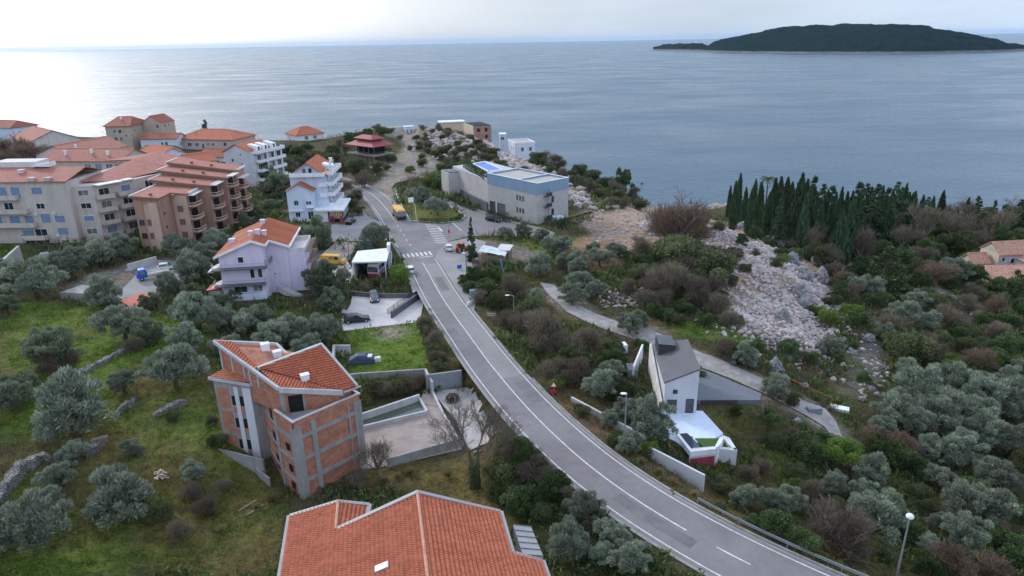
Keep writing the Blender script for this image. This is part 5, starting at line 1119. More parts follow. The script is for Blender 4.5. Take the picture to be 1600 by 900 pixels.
for k, (poly, zl, zr_) in enumerate(strips):
    zz = lambda u: zl+(zr_-zl)*u/11
    wl = MB(); wl.prism([FBk(*p) for p in poly], 32.5, [zz(p[0])-.35 for p in poly]); obj('wall', wl, K['ochre'], t)
    v0, v1 = min(p[1] for p in poly), max(p[1] for p in poly); ur = max(p[0] for p in poly); ul = min(p[0] for p in poly)-.3
    e = [(ul, v0-.35), (poly[1][0]+.3, v0-.35), (poly[1][0]+.3, poly[2][1]-.35), (ur+.4, poly[2][1]-.35), (ur+.4, v1)] if k == 0 else [(ul, v0-.35), (ur+.4, v0-.35), (ur+.4, v1)]
    e += [(ul, v1)]
    r_ = roof(t, [[(*FBk(u, v), zz(u)) for u, v in e]], K['tile_rust'], .3)
    vg = MB(); bar3(vg, (*FBk(ul-.05, v0-.4), zz(ul)), (*FBk(ul-.05, v1), zz(ul)), .22, .35); obj('verge', vg, K['offwhite'], r_)
    vg = MB(); bar3(vg, (*FBk(ur+.4, v1-6), zz(ur)), (*FBk(ur+.4, v1), zz(ur)), .16, .35); obj('verge', vg, K['offwhite'], r_)
    fb_ = MB(); A, d, n, Ln = along(FBk(*e[0]), FBk(*e[1])); fb_.prism([tuple(A+n*.003), tuple(A+d*Ln+n*.003), tuple(A+d*Ln+n*.1), tuple(A+n*.1)], [zz(e[0][0])-.6, zz(e[1][0])-.6, zz(e[1][0])-.6, zz(e[0][0])-.6], [zz(e[0][0])-.03, zz(e[1][0])-.03, zz(e[1][0])-.03, zz(e[0][0])-.03]); obj('fascia', fb_, K['shutter_brown'], r_)
    for u in (3.5, 8.5): q = FBk(u, v0+1.5); chimney(r_, q[0], q[1], zz(u)+.1, .3, .5, 'shutter_brown')
A0, B0 = FBk(0, 0), FBk(5.8, 0); A, d, n, Ln = along(A0, B0)
mb = MB(); wbox(mb, A, d, n, 3.6, 5.3, -.05, .7, 32.5, 46.6); obj('light_pier', mb, K['ochre_light'], t)
mb = MB(); wbox(mb, A, d, n, 2.2, 3.55, -.05, .1, 32.5, 46.2); obj('light_pier', mb, K['ochre_light'], t)
A2, d2, n2, L2 = along(FBk(5.8, 6), FBk(9.5, 6)); mb = MB(); wbox(mb, A2, d2, n2, .35, L2, -.05, .1, 32.5, 46.9); obj('light_pier', mb, K['ochre_light'], t)
qx = lambda A, d, n, Ln, o_: (tuple(A+n*o_), tuple(A+d*Ln+n*o_))
for z in (35.3, 38.5, 41.7):
    win(t, *qx(A2, d2, n2, L2, .1), 1.9, z+1.3, 1.15, 1.3, 'shutter_brown', 'shutter_brown'); win(t, *qx(A, d, n, Ln, .1), 2.85, z-.4, .8, 1.3, 'shutter_brown', 'shutter_brown'); win(t, *qx(A, d, n, Ln, 0), 1.1, z-.4, 1.1, 1.3, 'glass', 'shutter_brown')
for z in (36.9, 40.2, 43.4): win(t, FBk(5.8, 0), FBk(5.8, 6), 1.6, z, .6, .5, 'glass', 'shutter_brown')
for (uc, v0, v1, zz_) in ((9.5, 6.1, 12.3, 44.0), (12.5, 12.8, 18.8, 45.0), (14.5, 19.2, 24.8, 46.0), (15, 25.2, 31, 44.4)):
    A0, B0 = FBk(uc, v0), FBk(uc, v1); Ln = v1-v0
    for j in range(4):
        z = zz_-3.15*j; bow(t, A0, B0, .15, Ln-.3, z, 1.9, 'shutter_brown', 'ochre_light'); opening_shade(t, A0, B0, Ln*.5, z+.05, Ln*.62, 2.2)
    mb = MB(); A, d, n, _ = along(A0, B0); wbox(mb, A, d, n, .1, Ln-.4, .05, 1.7, zz_+2.65, zz_+2.85); obj('canopy', mb, K['offwhite'], t)
# pale apartments with balconies
f_ = FCX
t = thing('pale_apartment_house', 'pale four storey house with white balconies and orange roof, left of the cafe house', 'house', (*f_(6, 6), 35))
wl = MB(); wl.prism([f_(0, 0), f_(14, 0), f_(14, 12), f_(0, 12)], 33.5, 46.4); wl.prism([f_(0, 0), f_(.3, 0), f_(.3, 6.5), f_(0, 6.5)], 46.4, [46.4, 46.4, 49, 49]); wl.prism([f_(0, 6.5), f_(.3, 6.5), f_(.3, 12), f_(0, 12)], 46.4, [49, 49, 46.4, 46.4]); obj('wall', wl, K['greywall'], t)
r_ = roof(t, [[(*f_(-.5, 1.2), 47.1), (*f_(12.5, 1.2), 47.1), (*f_(12.5, 6.5), 49.3), (*f_(-.5, 6.5), 49.3)], [(*f_(-.5, 6.5), 49.3), (*f_(12.5, 6.5), 49.3), (*f_(12.5, 12.6), 46.4), (*f_(-.5, 12.6), 46.4)]], K['tile'])
for u in (2.6, 6.2, 10.5):
    mb = MB(); mb.prism([f_(u, .4), f_(u+2.2, .4), f_(u+2.2, 4), f_(u, 4)], 46.4, [48.2, 48.2, 48.9, 48.9]); o_ = obj('dormer', mb, K['white'], r_); win(o_, f_(u, .4), f_(u+2.2, .4), 1.1, 46.5, 1.0, 1.5, name='window')
A0, B0 = f_(0, 0), f_(14, 0)
for j, z in enumerate((46.3, 43.2, 40.1, 37.0)):
    balcony(t, A0, B0, .1 if j < 1 else 1.0, 14.4, z, 2.0, 'white', .9 if j < 1 else .85)
    if j:
        for tt in (2.8, 6.4, 10, 13): win(t, A0, B0, tt, z+.1, 1.8, 2.1)
mb = MB()
for tt in (4.8, 8.6, 12.2): A, d, n, Ln = along(A0, B0); wbox(mb, A, d, n, tt, tt+.35, 1.5, 1.95, 33.5, 46.1); c_ = obj('column', mb, K['white'], t); mb = MB()
A1, B1 = f_(0, 12), f_(0, 0)
for z in (45.4, 42.2, 38.9): win(t, A1, B1, 6.9, z, .6, .7)
win(t, A1, B1, 3.3, 43.2, 1.0, 1.0)
# ================================================================== houses towards the sea on the left
F = frame(-127, 247.9, -48)
house('low pale blue house with orange roof and white gable behind the brown apartment block', frame(-139, 257, -42), 17, 11, 35, 42.8, 45.6, 'blue_white', 'tile', 'u', 0, .4, group=None, wins=[('f', 9, 39.5, 1.2, 1.2), ('f', 4, 39.5, 1.2, 1.2), ('f', 13.5, 39.5, 1.4, 1.6), ('r', 5, 39.5, 1.4, 1.8)], name='house')
house('small pale blue gabled house with a balcony, beside a dark conifer behind the brown apartments', frame(-128.5, 249.5, 5), 7, 8, 35, 42.6, 44.4, 'blue_white', 'tile', 'v', 0, .4, wins=[('f', 3.5, 39.6, 1.6, 2.0), ('f', 3.5, 36, 1.6, 2)])
house('blue white gabled house end behind the topmost red roof strip', frame(-118.5, 243, -42), 12, 9, 35, 42.2, 44.6, 'blue_white', 'tile', 'v', 0, .4)
house('wide low pink house with a red hipped roof at the sea edge', frame(-156, 323, -14), 30, 18, 34.5, 39.8, 43.2, 'pinkwall', 'tile', 'u', 8, .6, wins=[('f', 7, 36.4, 2.2, 1.6), ('f', 11, 36.4, 2.2, 1.6), ('f', 14.2, 35.3, 1.2, 2.4), ('f', 17, 36.8, 1.2, 1.2), ('f', 19.5, 36.8, 1.2, 1.2), ('f', 26, 36.8, 1.6, 1.6)], chim=[(6, 6), (24, 12)])
house('small dark red roofed outbuilding beside the pale four storey house', frame(-125.5, 277, -20), 12, 8.5, 35, 38.6, 41, 'white', 'tile_dark', 'u', 0, .5, wins=[('r', 4, 36, 1.0, 1.4)])
house('tall tan house with red roof standing against the sea', frame(-185, 318, 2), 11, 18, 34, 46.6, 49.8, 'tan', 'tile_dark', 'u', 2.5, .6, wins=[('f', 4, 43.2, 1.4, 1.8), ('f', 6.4, 43.2, 1.4, 1.8), ('f', 4, 39.8, 1.4, 1.8), ('f', 6.4, 39.8, 1.4, 1.8), ('f', 9, 41.5, 1.2, 1.2), ('r', 12, 41, 1.4, 1.4), ('r', 4, 43.5, 1.2, 1.2)], chim=[(5, 6)])
house('flat topped tan wing with openings joined to the tall tan house', frame(-174.3, 330.5, -8), 9.5, 11, 34, 46.5, 49.6, 'tan', 'tile_dark', 'v', 0, .2, wins=[('r', 3, 44, 1.3, 1.6), ('r', 6, 44, 1.3, 1.6), ('f', 4.5, 40.5, 1.2, 1.5), ('f', 7.8, 44, 1.3, 1.8)])
house('low white house with a red roof at the foot of the tan house', frame(-170, 318, -2), 17, 9, 34, 40.6, 42.4, 'blue_white', 'tile_dark', 'u', 0, .5, wins=[('f', 10, 37.4, 1.0, 1.4), ('f', 12, 37.4, 1.2, 1.6), ('r', 3.5, 37, 1.4, 1.6)])
house('white house with red roof at the left photo edge against the sea', frame(-286, 378, -22), 22, 15, 34, 41.2, 44, 'blue_white', 'tile_dark', 'u', 4, .6, wins=[('f', 7, 38, 1.6, 1.8), ('f', 10.5, 38, 1.6, 1.8), ('r', 5, 37.5, 1.4, 1.4)])
house('big house with a wide red gable roof beside the white seafront house', frame(-243, 336, -42), 30, 22, 34, 39.8, 44.4, 'offwhite', 'tile_rust', 'u', 0, .6, wins=[('f', 8, 36.5, 1.6, 1.6), ('f', 20, 36.5, 1.6, 1.6)])
house('house with an orange red roof and pale gable in front of the wide red roof', frame(-181, 262, -12), 18, 26, 34.5, 42.2, 45.8, 'offwhite', 'tile_rust', 'v', 0, .6, wins=[('f', 9, 40.5, 1.2, 1.2)], chim=[(6, 5)])
house('low red roofed house between the tan house and the beige apartments', frame(-158, 293, -14), 14, 9, 34.5, 38.4, 40.4, 'pinkwall', 'tile_dark', 'u', 0, .5)
house('small white house with a red hipped roof alone at the sea edge', frame(-106.3, 345.5, 40), 14.5, 13, 33, 37.6, 40.6, 'white', 'tile', 'u', 5, .6, wins=[('r', 6, 35, 1.6, 1.8), ('f', 5, 35, 1.8, 1.6), ('f', 9.5, 35, 1.8, 1.6)], chim=[(6, 8)])
# ---- pagoda restaurant
fr_ = frame(-53.6, 270.5, 140)
t = thing('restaurant', 'two tiered maroon roofed timber restaurant beside the gravel turning area', 'restaurant', (*fr_(7, -4), 35))
f_ = lambda u, v: fr_(u, -v)
wl = MB(); wl.box(f_, 1, 14, 1, 8, 33.5, 38); obj('ground_floor', wl, K['wood'], t)
sl_ = MB(); sl_.box(f_, -1, 16, -1, 9.5, 38.0, 38.4); so_ = obj('terrace_slab', sl_, K['concrete'], t)
up_ = MB(); up_.box(f_, 2, 13, 2, 7.2, 38.4, 41.6); obj('upper_floor', up_, K['dark'], t)
for u in np.linspace(-.6, 15.6, 7):
    for v in (-.7, 9.2):
        mb = MB(); q = f_(u, v); mb.tube([(*q, 33.8), (*q, 38)], .16, 6); obj('post', mb, K['wood'], t)
for u in np.linspace(1, 14, 5):
    for v in (.9, 8.2):
        mb = MB(); q = f_(u, v); mb.tube([(*q, 38.4), (*q, 42.4)], .13, 6); obj('post', mb, K['wood'], t)
rail(t, [f_(-.8, 9.3), f_(-.8, -.8), f_(15.8, -.8), f_(15.8, 9.3)], 38.4, 1.0, 'wood', .4)
def hipq(f_, u0, u1, v0, v1, z0, iu, iv, z1):
    a = [(u0, v0), (u1, v0), (u1, v1), (u0, v1)]; b_ = [(u0+iu, v0+iv), (u1-iu, v0+iv), (u1-iu, v1-iv), (u0+iu, v1-iv)]
    return [[(*f_(*a[k]), z0), (*f_(*a[(k+1) % 4]), z0), (*f_(*b_[(k+1) % 4]), z1), (*f_(*b_[k]), z1)] for k in range(4)]
roof(t, hipq(f_, -1.2, 16.2, -1.4, 9.8, 41.8, 4.2, 3.2, 43.6), K['maroon'], .2); nk = MB(); nk.box(f_, 3.2, 11.8, 2.0, 6.5, 43.4, 44.3); obj('clerestory', nk, K['shutter_brown'], t)
roof(t, hipq(f_, 1.8, 13.2, .8, 7.6, 44.3, 2.8, 2.6, 45.6), K['maroon'], .2)
# ---- unfinished house at the tip, white cube house
t = thing('unfinished_house', 'small unfinished concrete and brick house on the headland tip', 'building', (-12, 348, 34)); f_ = frame(-17.5, 338.5, 20)
wl = MB(); wl.box(f_, 0, 9.2, 0, 16, 31, 41); obj('brick_wall', wl, K['brick'], t)
cf = MB(); A, d, n, Ln = along(f_(0, 0), f_(9.2, 0))
for a in (-.05, 4.4, 8.75): wbox(cf, A, d, n, a, a+.5, -.2, .08, 31, 41.1)
for z in (34.4, 37.6, 40.6): wbox(cf, A, d, n, .45, 8.75, -.2, .07, z, z+.5)
A, d, n, Ln = along(f_(9.2, 0), f_(9.2, 16))
for a in (0, 7.6, 15.5): wbox(cf, A, d, n, a, a+.5, -.2, .08, 31, 41.1)
for z in (34.4, 37.6, 40.6): wbox(cf, A, d, n, .5, 15.5, -.2, .07, z, z+.5)
obj('concrete_frame', cf, K['concrete'], t); wl = MB(); wl.box(f_, -.3, -.003, -.2, 16, 31, 41.4); obj('side_wall', wl, K['sandstone'], t)
for tt, z in ((2.6, 38.3), (6.6, 38.3), (6.6, 35)): opening_shade(t, f_(0, 0), f_(9.2, 0), tt, z, 1.3, 1.7)
rf = MB(); rf.box(f_, .3, 8.9, .3, 15.7, 41.103, 41.35); obj('roof', rf, K['dark'], t)
t = thing('flat_house', 'long low pale flat roofed house behind the rubble heap on the headland tip', 'house', (-33, 396, 33)); f_ = frame(-39, 392, 12); wl = MB(); wl.box(f_, 0, 14, 0, 8, 30, 37.2); obj('wall', wl, K['sandstone'], t); rf = MB(); rf.box(f_, -.4, 14.4, -.4, 8.4, 37.2, 37.7); obj('roof', rf, K['white'], t)
t = thing('cube_house', 'white flat roofed cube house on the sea side of the headland', 'house', (6, 322, 30)); f_ = frame(2.5, 315.6, 14)
wl = MB(); wl.prism([f_(0, 0), f_(9.6, 0), f_(9.6, 13), f_(0, 13)], 25, 35.4); obj('wall', wl, K['blue_white'], t); pr_ = MB()
for a in ((-.1, 9.7, -.1, .2), (-.1, 9.7, 12.8, 13.1), (-.1, .2, .2, 12.8), (9.4, 9.7, .2, 12.8)): pr_.box(f_, *a, 35.4, 36.1)
obj('parapet', pr_, K['white'], t); rf = MB(); rf.box(f_, .2, 9.4, .2, 12.8, 35.4, 35.6); obj('roof', rf, K['roofgravel'], t)
for tt in (3.6, 7.4): win(t, f_(0, 0), f_(9.6, 0), tt, 32, 1.2, 1.8)
win(t, f_(0, 13), f_(0, 0), 6.5, 32.4, .9, 1.4); win(t, f_(0, 13), f_(0, 0), 10.5, 32.4, .9, 1.4)
t = thing('white_house', 'small white block house just right of the unfinished headland house', 'house', (-3, 352, 32)); f_ = frame(-6.2, 352, 4); wl = MB(); wl.box(f_, 1.4, 4.6, 0, 6, 26, 35.2); obj('wall', wl, K['blue_white'], t); win(t, f_(0, 0), f_(5, 0), 2.8, 32.6, 1.6, 1.4); rf = MB(); rf.box(f_, 1.2, 4.8, -.2, 6.2, 35.2, 35.5); obj('roof', rf, K['white'], t)
t = thing('site_cabin', 'small pale blue site cabin at the end of the gravel road', 'cabin', (-52.5, 365, 35)); f_ = frame(-54.6, 363.2, 20); wl = MB(); wl.box(f_, 0, 4.6, 0, 3.4, 33.5, 38.6); obj('wall', wl, K['blue_white'], t); rf = MB(); rf.box(f_, -.25, 4.85, -.25, 3.65, 38.6, 38.85); obj('roof', rf, K['white'], t); door(t, f_(0, 0), f_(4.6, 0), 1.2, 35, 1.0, 2.2, 'shutter_blue'); win(t, f_(0, 0), f_(4.6, 0), 3.2, 36, 1.3, 1.2)
t = thing('jetty_building', 'long low grey unfinished slab structure at the sea edge beyond the restaurant', 'building', (-70, 388, 33)); f_ = frame(-79, 378, 26)
for z in (33.6, 35.4): mb = MB(); mb.box(f_, 0, 27, 0, 7, z, z+.4); obj('slab', mb, K['concrete'], t)
for u in np.linspace(.6, 26, 7):
    for v in (.4, 6.4): mb = MB(); mb.box(f_, u, u+.4, v, v+.4, 30, 35.397); obj('column', mb, K['concrete'], t)
# ---- stone house at the right edge
t = thing('old_stone_house', 'old stone house with faded pink tile roofs among trees at the right edge', 'house', (134, 172, 19)); f_ = frame(129.6, 171.5, 6)
wl = MB(); wl.prism([f_(0, 0), f_(14, 0), f_(14, 6.5), f_(0, 6.5)], 15, 24.6); gable(wl, f_, 0, .3, 0, 6.5, 24.6, 27.1); obj('stone_wall', wl, K['stone'], t); mb = MB(); mb.prism([f_(-.06, -.05), f_(-.003, -.05), f_(-.003, 6.5), f_(-.06, 6.5)], 16, 24.6); obj('gable_render', mb, K['sandstone'], t)
roof(t, [[(*f_(-.3, -.5), 24.5), (*f_(14.5, -.5), 24.5), (*f_(14.5, 3.25), 27.3), (*f_(-.3, 3.25), 27.3)], [(*f_(-.3, 3.25), 27.3), (*f_(14.5, 3.25), 27.3), (*f_(14.5, 7), 24.5), (*f_(-.3, 7), 24.5)]], K['tile_old'])
opening_shade(t, f_(0, 0), f_(14, 0), 1.5, 22.6, .6, .9); opening_shade(t, f_(0, 0), f_(14, 0), 4.2, 22.0, .9, 1.2)
wl = MB(); wl.prism([f_(5, -7), f_(14, -7), f_(14, -.003), f_(5, -.003)], 15, 23.5); obj('wall', wl, K['white'], t); roof(t, [[(*f_(4.6, -7.4), 23.2), (*f_(9.5, -7.4), 26), (*f_(9.5, -.55), 26), (*f_(4.6, -.55), 23.2)]], K['tile_old'])
t = thing('lean_to_barn', 'low barn with faded tile roof and red fascia in front of the old stone house', 'barn', (128, 163, 18)); f_ = frame(122.2, 161.8, -2)
wl = MB(); wl.prism([f_(.5, .5), f_(13, .5), f_(13, 5), f_(.5, 5)], 14, 20.8); obj('wall', wl, K['sandstone'], t); roof(t, [[(*f_(0, 0), 21), (*f_(13.5, 0), 21), (*f_(13.5, 5.4), 23.2), (*f_(0, 5.4), 23.2)]], K['tile_old']); mb = MB(); A, d, n, Ln = along(f_(0, 0), f_(13.5, 0)); wbox(mb, A, d, n, .2, 13.3, -.5, -.45, 19.6, 20.75); obj('fascia', mb, K['red'], t)
house('tiny tile roofed shed behind the old stone house gable', frame(123.5, 172, 6), 5, 5, 17, 22, 24, 'sandstone', 'tile_old', 'u', 0, .3, 'shed', name='shed')

# ================================================================== walls, yards and the open tank beside the brick building
def slabwall(name, label, pts, zt, zb, th, m, cat='wall'):
    mb = MB()
    for k in range(len(pts)-1):
        A, d, n, Ln = along(pts[k], pts[k+1]); mb.prism([tuple(A-n*th/2-d*th/2), tuple(A+d*(Ln+th/2)-n*th/2), tuple(A+d*(Ln+th/2)+n*th/2), tuple(A+n*th/2-d*th/2)], zb, (zt[k]-.002*k if hasattr(zt, '__len__') else zt-.002*k))
    return solo(name, mb, m, label, cat)
q = lambda x, y, z: tuple(P(x, y, z)[:2])
drape('yard_paving', [q(550,700,YZ), q(567,660,YZ), q(652,624,YZ), q(684,624,YZ), q(692,641,YZ), q(716,682,YZ), q(722,703,YZ), q(610,728,YZ), q(565,735,YZ)], K['yard'], .12, .6)
drape('yard_paving', [q(656,630,YZ), q(664,606,YZ), q(680,618,YZ), q(691,638,YZ)], K['yard'], .18, .6)
drape('ramp_paving', [q(674,612,YZ), q(730,606,YZ), q(742,614,YZ), q(759,650,YZ), q(782,689,YZ), q(735,704,YZ), q(724,692,YZ), q(714,660,YZ)], mat('dirty_ramp_concrete', (.4, .375, .36), .9, .4, .5, .01, 8, stain=.2), .14, .6)
slabwall('kerb_wall', 'low dark wall at the back of the car park below the car port', [q(549,458,33.9), q(600,462,33.9), q(641,461,33.9)], 34.3, 32.5, .3, K['slate'])
slabwall('retaining_wall', 'tall grey shuttered concrete wall holding up the road above the yard', [q(667,586.5,35.0), q(719,579.5,35.0)], 35.1, 31, .35, K['concrete_wall'])
slabwall('boundary_wall', 'long concrete wall between the green lawn and the overgrown bank', [q(498,598,33.6), q(560,588,34), q(665,577,34.4)], 34.5, 32, .3, K['concrete'])
slabwall('yard_wall', 'low concrete wall closing the near side of the bare yard', [q(606,716,33.6), q(722,683,33.6)], 33.6, 30.5, .3, K['concrete'])
slabwall('yard_kerb', 'low concrete kerb dividing the bare yard from the pale ramp', [q(666,590,33.3), q(676,612,32.9), q(692,645,32.9), q(716,682,32.9)], [34.6, 33.0, 32.9], 31, .3, K['concrete_pale'])
slabwall('yard_wall', 'low stepped concrete wall running below the yard wall to the bare tree', [q(668,728,32.2), q(728,698,32.2)], 32.3, 30, .25, K['concrete'])
slabwall('retaining_wall', 'concrete edge wall under the pale ramp behind the big bare tree', [q(742,712,32.6), q(815,688,33.4)], 33.2, 30, .3, K['concrete'])
slabwall('garden_wall', 'short L shaped concrete wall at the corner of the green lawn', [q(520,560,34.6), q(522,541,34.6), q(545,541,34.6)], 34.8, 32, .4, K['concrete_pale'])
t = thing('water_basin', 'unfinished open concrete basin with dark green water beside the brick building', 'pool', (-16, 78, YZ)); bp = [q(555,668,33), q(667,641,33), q(655,615,33.6), q(550,650,33.6)]
mb = MB()
for k in range(4): A, d, n, Ln = along(bp[k], bp[(k+1) % 4]); wbox(mb, A, d, n, 0, Ln, -.15, .15, 31, 33.5-.003*k if k == 2 else 33.0-.003*k)
obj('basin_wall', mb, K['concrete_pale'], t); mb = MB(); cx_, cy_ = np.mean([p[0] for p in bp]), np.mean([p[1] for p in bp]); mb.prism([(cx_+(x-cx_)*.985, cy_+(y-cy_)*.97) for x, y in bp], 32.2, 32.5); obj('water', mb, K['water_green'], t)
slabwall('site_wall', 'grey blue block wall beside the parked blue truck', [q(200,414,36.2), q(243,402,36.2)], 36.4, 33, .3, K['concrete_pale'])
slabwall('retaining_wall', 'blank grey retaining wall among the olives left of the blue truck', [q(95,458,36.4), q(160,462,36.4)], 36.6, 32, .3, K['plastic_grey'])
mb = MB(); mb.prism([q(95,457,36.6), q(160,461,36.6), q(150,448,36.6), q(128,445,36.6)], 33, 36.65); struct('upper_terrace', mb, K['concrete'])
slabwall('stone_wall', 'dressed stone wall climbing beside the left end of the beige apartments', [q(8,412,37.5), q(28,385,38.5)], 38.6, 33, .5, K['stone'])
mb = MB(); pts = [q(188,470,35.6), q(222,456,35.6), q(235,462,35.6), q(212,485,35.6)]; mb.prism(pts, 34, 35.6); solo('terrace_slab', mb, K['orange'] if False else mat('red_tile_paving', (.5,.17,.12), .85, .25, 1.5, .01, 10), 'red paved terrace slab among the olives below the blue truck', 'terrace')
mb = MB()
for k in range(9): a = np.array(q(196, 424, 34.9))*(1-k/9)+np.array(q(225, 415, 34.9))*k/9; f2 = frame(*a, 10+k*3); mb.box(f2, 0, 1.2, 0, .5, 34.85, 35.25+.02*(k % 3))
s_ = solo('block_stack', mb, K['concrete_pale'], 'row of stacked pale blocks lying along the grey blue wall', 'blocks'); s_['kind'] = 'stuff'
drape('side_lane', [tuple(G(*p_)[:2]) for p_ in ((843,442),(866,446),(890,468),(925,489),(975,507),(1020,517),(1055,535),(1095,552),(1135,567),(1180,588),(1225,610),(1262,630),(1290,640),(1306,660),(1318,690),(1306,692),(1288,668),(1262,652),(1225,632),(1180,610),(1140,592),(1100,577),(1060,560),(1020,540),(975,526),(925,508),(885,488),(858,462))], K['lane_gravel'], .16, 1.0)
# ---- dry stone terraces in the olive grove
def drywall(label, pts, h=.9, w=.8):
    mb = MB(); ps = [G(x, y) for x, y in pts]; out = []
    for a, b_ in zip(ps[:-1], ps[1:]):
        n_ = max(2, int(math.dist(a, b_)/.55))
        for k in range(n_): out.append(np.array(a)+(np.array(b_)-np.array(a))*k/n_)
    out.append(np.array(ps[-1]))
    top, v = [], []
    for k, p in enumerate(out):
        d = out[min(k+1, len(out)-1)]-out[max(k-1, 0)]; n = np.array([-d[1], d[0], 0]); n /= np.linalg.norm(n)+1e-9
        j = lambda s=.18: random.uniform(-s, s); tap = .35 if k in (0, len(out)-1) else 1
        ring = [p-n*(w/2+j())+np.array([0, 0, -.4]), p-n*(w*.42+j())+np.array([0, 0, h*tap*(.9+j(.25))]), p+n*(w*.4+j())+np.array([0, 0, h*tap*(.95+j(.25))]), p+n*(w/2+j())+np.array([0, 0, -.4])]
        mb.v += [tuple(r) for r in ring]
        if k:
            i = len(mb.v)-8
            for e in range(3): mb.f.append((i+e, i+e+1, i+e+5, i+e+4))
    return solo('dry_stone_wall', mb, K['drystone'], label, 'stone wall')
drywall('broken dry stone wall curving in at the left edge of the olive grove', [(-6,790),(15,762),(35,738),(62,722),(82,718)], 1.3, 1.3)
drywall('short dry stone wall under the lone small olive in the meadow', [(178,650),(195,640),(208,632),(212,622)], .8)
drywall('dry stone wall below the large olive beside the brick building', [(238,652),(258,645),(280,635),(292,628)], .8)
drywall('dry stone terrace edge in shade behind the forked olive', [(120,590),(150,575),(180,558),(205,548)], .8)
drywall('tumbled stone wall end in the middle of the meadow', [(133,716),(150,705),(162,695)], 1.0)
mb = MB(); f2 = frame(*G(157, 693)[:2], 35); z = G(157, 693)[2]; mb.box(f2, -.9, .9, -.35, .35, z, z+.8); solo('timber_box', mb, K['wood'], 'weathered timber pallet box on the tumbled stone wall', 'pallet box')
mb = MB()
for k in range(14):
    x, y, z = G(252+random.uniform(-6, 6), 744+random.uniform(-5, 5)); f2 = frame(x, y, random.uniform(0, 180)); mb.box(f2, -.5, .5, -.06, .06, z+.02*k, z+.1+.02*k)
s_ = solo('plank_pile', mb, mat('fresh_timber', (.5,.4,.32), .8, .25, 2, 0), 'small scattered pile of pale planks on the dry grass', 'planks'); s_['kind'] = 'stuff'
for lab, a, b_ in (('long timber beam lying by the foot of the brick building corner', (372,800), (402,782)), ('second timber beam lying beside the yellow grass tuft', (385,806), (412,790))):
    mb = MB(); pa, pb = np.array(G(*a)), np.array(G(*b_)); A, d, n, Ln = along(pa, pb); wbox(mb, A, d, n, 0, Ln, -.12, .12, min(pa[2], pb[2])-.3, max(pa[2], pb[2])+.15); solo('timber_beam', mb, K['wood'], lab, 'beam')
# ================================================================== vehicles
def prof(mb, pts, y0, y1, inset=0.0):
    """side profile (x,z) carried across the width; upper points may be drawn in"""
    n = len(pts); i = len(mb.v)
    for y, s in ((y0, 1), (y1, -1)):
        for x, z, *k in pts: mb.v.append((x, y+s*(k[0] if k else 0), z))
    mb.f.append(tuple(range(i, i+n))); mb.f.append(tuple(range(i+n, i+2*n))[::-1])
    for k in range(n): mb.f.append((i+(k+1) % n, i+k, i+n+k, i+n+(k+1) % n))
def lbox(mb, x0, x1, y0, y1, z0, z1): return mb.prism([(x0, y0), (x1, y0), (x1, y1), (x0, y1)], z0, z1)
def bevel(o, w=.04):
    m = o.modifiers.new("bevel", 'BEVEL'); m.width = w; m.segments = 2; m.limit_method = 'ANGLE'; return o
def wheel(par, x, y, r, w=.22):
    t = MB(); t.tube([(x, y-w/2, r), (x, y+w/2, r)], r, 16); o = obj('wheel', t, K['rubber'], par); s = 1 if y > 0 else -1
    m = MB(); m.tube([(x, y+s*(w/2-.02), r), (x, y+s*(w/2+.015), r)], r*.62, 12); obj('rim', m, K['rim'], o)
def car(label, loc, deg, paint, L_=4.2, Wd=1.75, Ht=1.45, kind='hatch', cat='car', name='parked_car'):
    t = lthing(name, label, cat, loc, deg); h = Wd/2; b = MB(); x1 = L_/2; x0 = -x1
    tail = .35 if kind in ('hatch', 'suv', 'estate') else .95
    belt = Ht*.6
    prof(b, [(x0+.05, .28, .05), (x0, .5, .0), (x0+.03, belt-.05, .02), (x0+tail*.3+.02, belt, .04), (x1-1.35, belt, .04), (x1-.25, belt-.16, .06), (x1, belt-.3, .1), (x1, .35, .06), (x1-.08, .25, .08)], -h, h)
    o = bevel(obj('body', b, K[paint], t), .05); g = MB()
    prof(g, [(x0+tail*.3+.06, belt-.02, .06), (x0+tail+.12, Ht-.08, .22), (x1-2.15, Ht-.06, .22), (x1-1.3, belt-.02, .07)], -h, h); obj('window', g, K['glass'], t)
    r = MB(); prof(r, [(x0+tail+.05, Ht-.09, .2), (x0+tail+.15, Ht, .26), (x1-2.25, Ht, .26), (x1-2.1, Ht-.08, .2)], -h, h); bevel(obj('roof', r, K[paint], t), .02)
    pl_ = MB()
    for s in (-1, 1):
        pl_ = MB(); a = (x0+L_*.5-.2, s*(h-.05), belt-.03); pl_.tube([a, (a[0]-.05, s*(h-.215), Ht-.06)], .035, 5); obj('pillar', pl_, K[paint], t)
        m = MB(); m.ball((x1-1.5, s*(h+.07), belt+.06), .1, 1, .8, .7, 8, 5); obj('mirror', m, K[paint], t)
        l_ = MB(); lbox(l_, x1-.12, x1+.01, s*(h-.45), s*(h-.15), belt-.36, belt-.22); obj('headlight', l_, K['lamp_clear'], t)
        l_ = MB(); lbox(l_, x0-.012, x0+.08, s*(h-.36), s*(h-.08), belt-.3, belt-.1); obj('tail_light', l_, K['lamp_red'], t)
        wheel(t, x1-.78, s*(h-.1), .32); wheel(t, x0+.75, s*(h-.1), .32)
    return t
def head(p0, p1, z):
    """heading and mid point from two pixels (tail, nose) at height z"""
    a, b_ = P(*p0, z), P(*p1, z); return ((a[0]+b_[0])/2, (a[1]+b_[1])/2, z), math.degrees(math.atan2(b_[1]-a[1], b_[0]-a[0]))
def put(p, z=None, up=.07):
    x, y, g = G(*p); return (x, y, (g+up) if z is None else z)
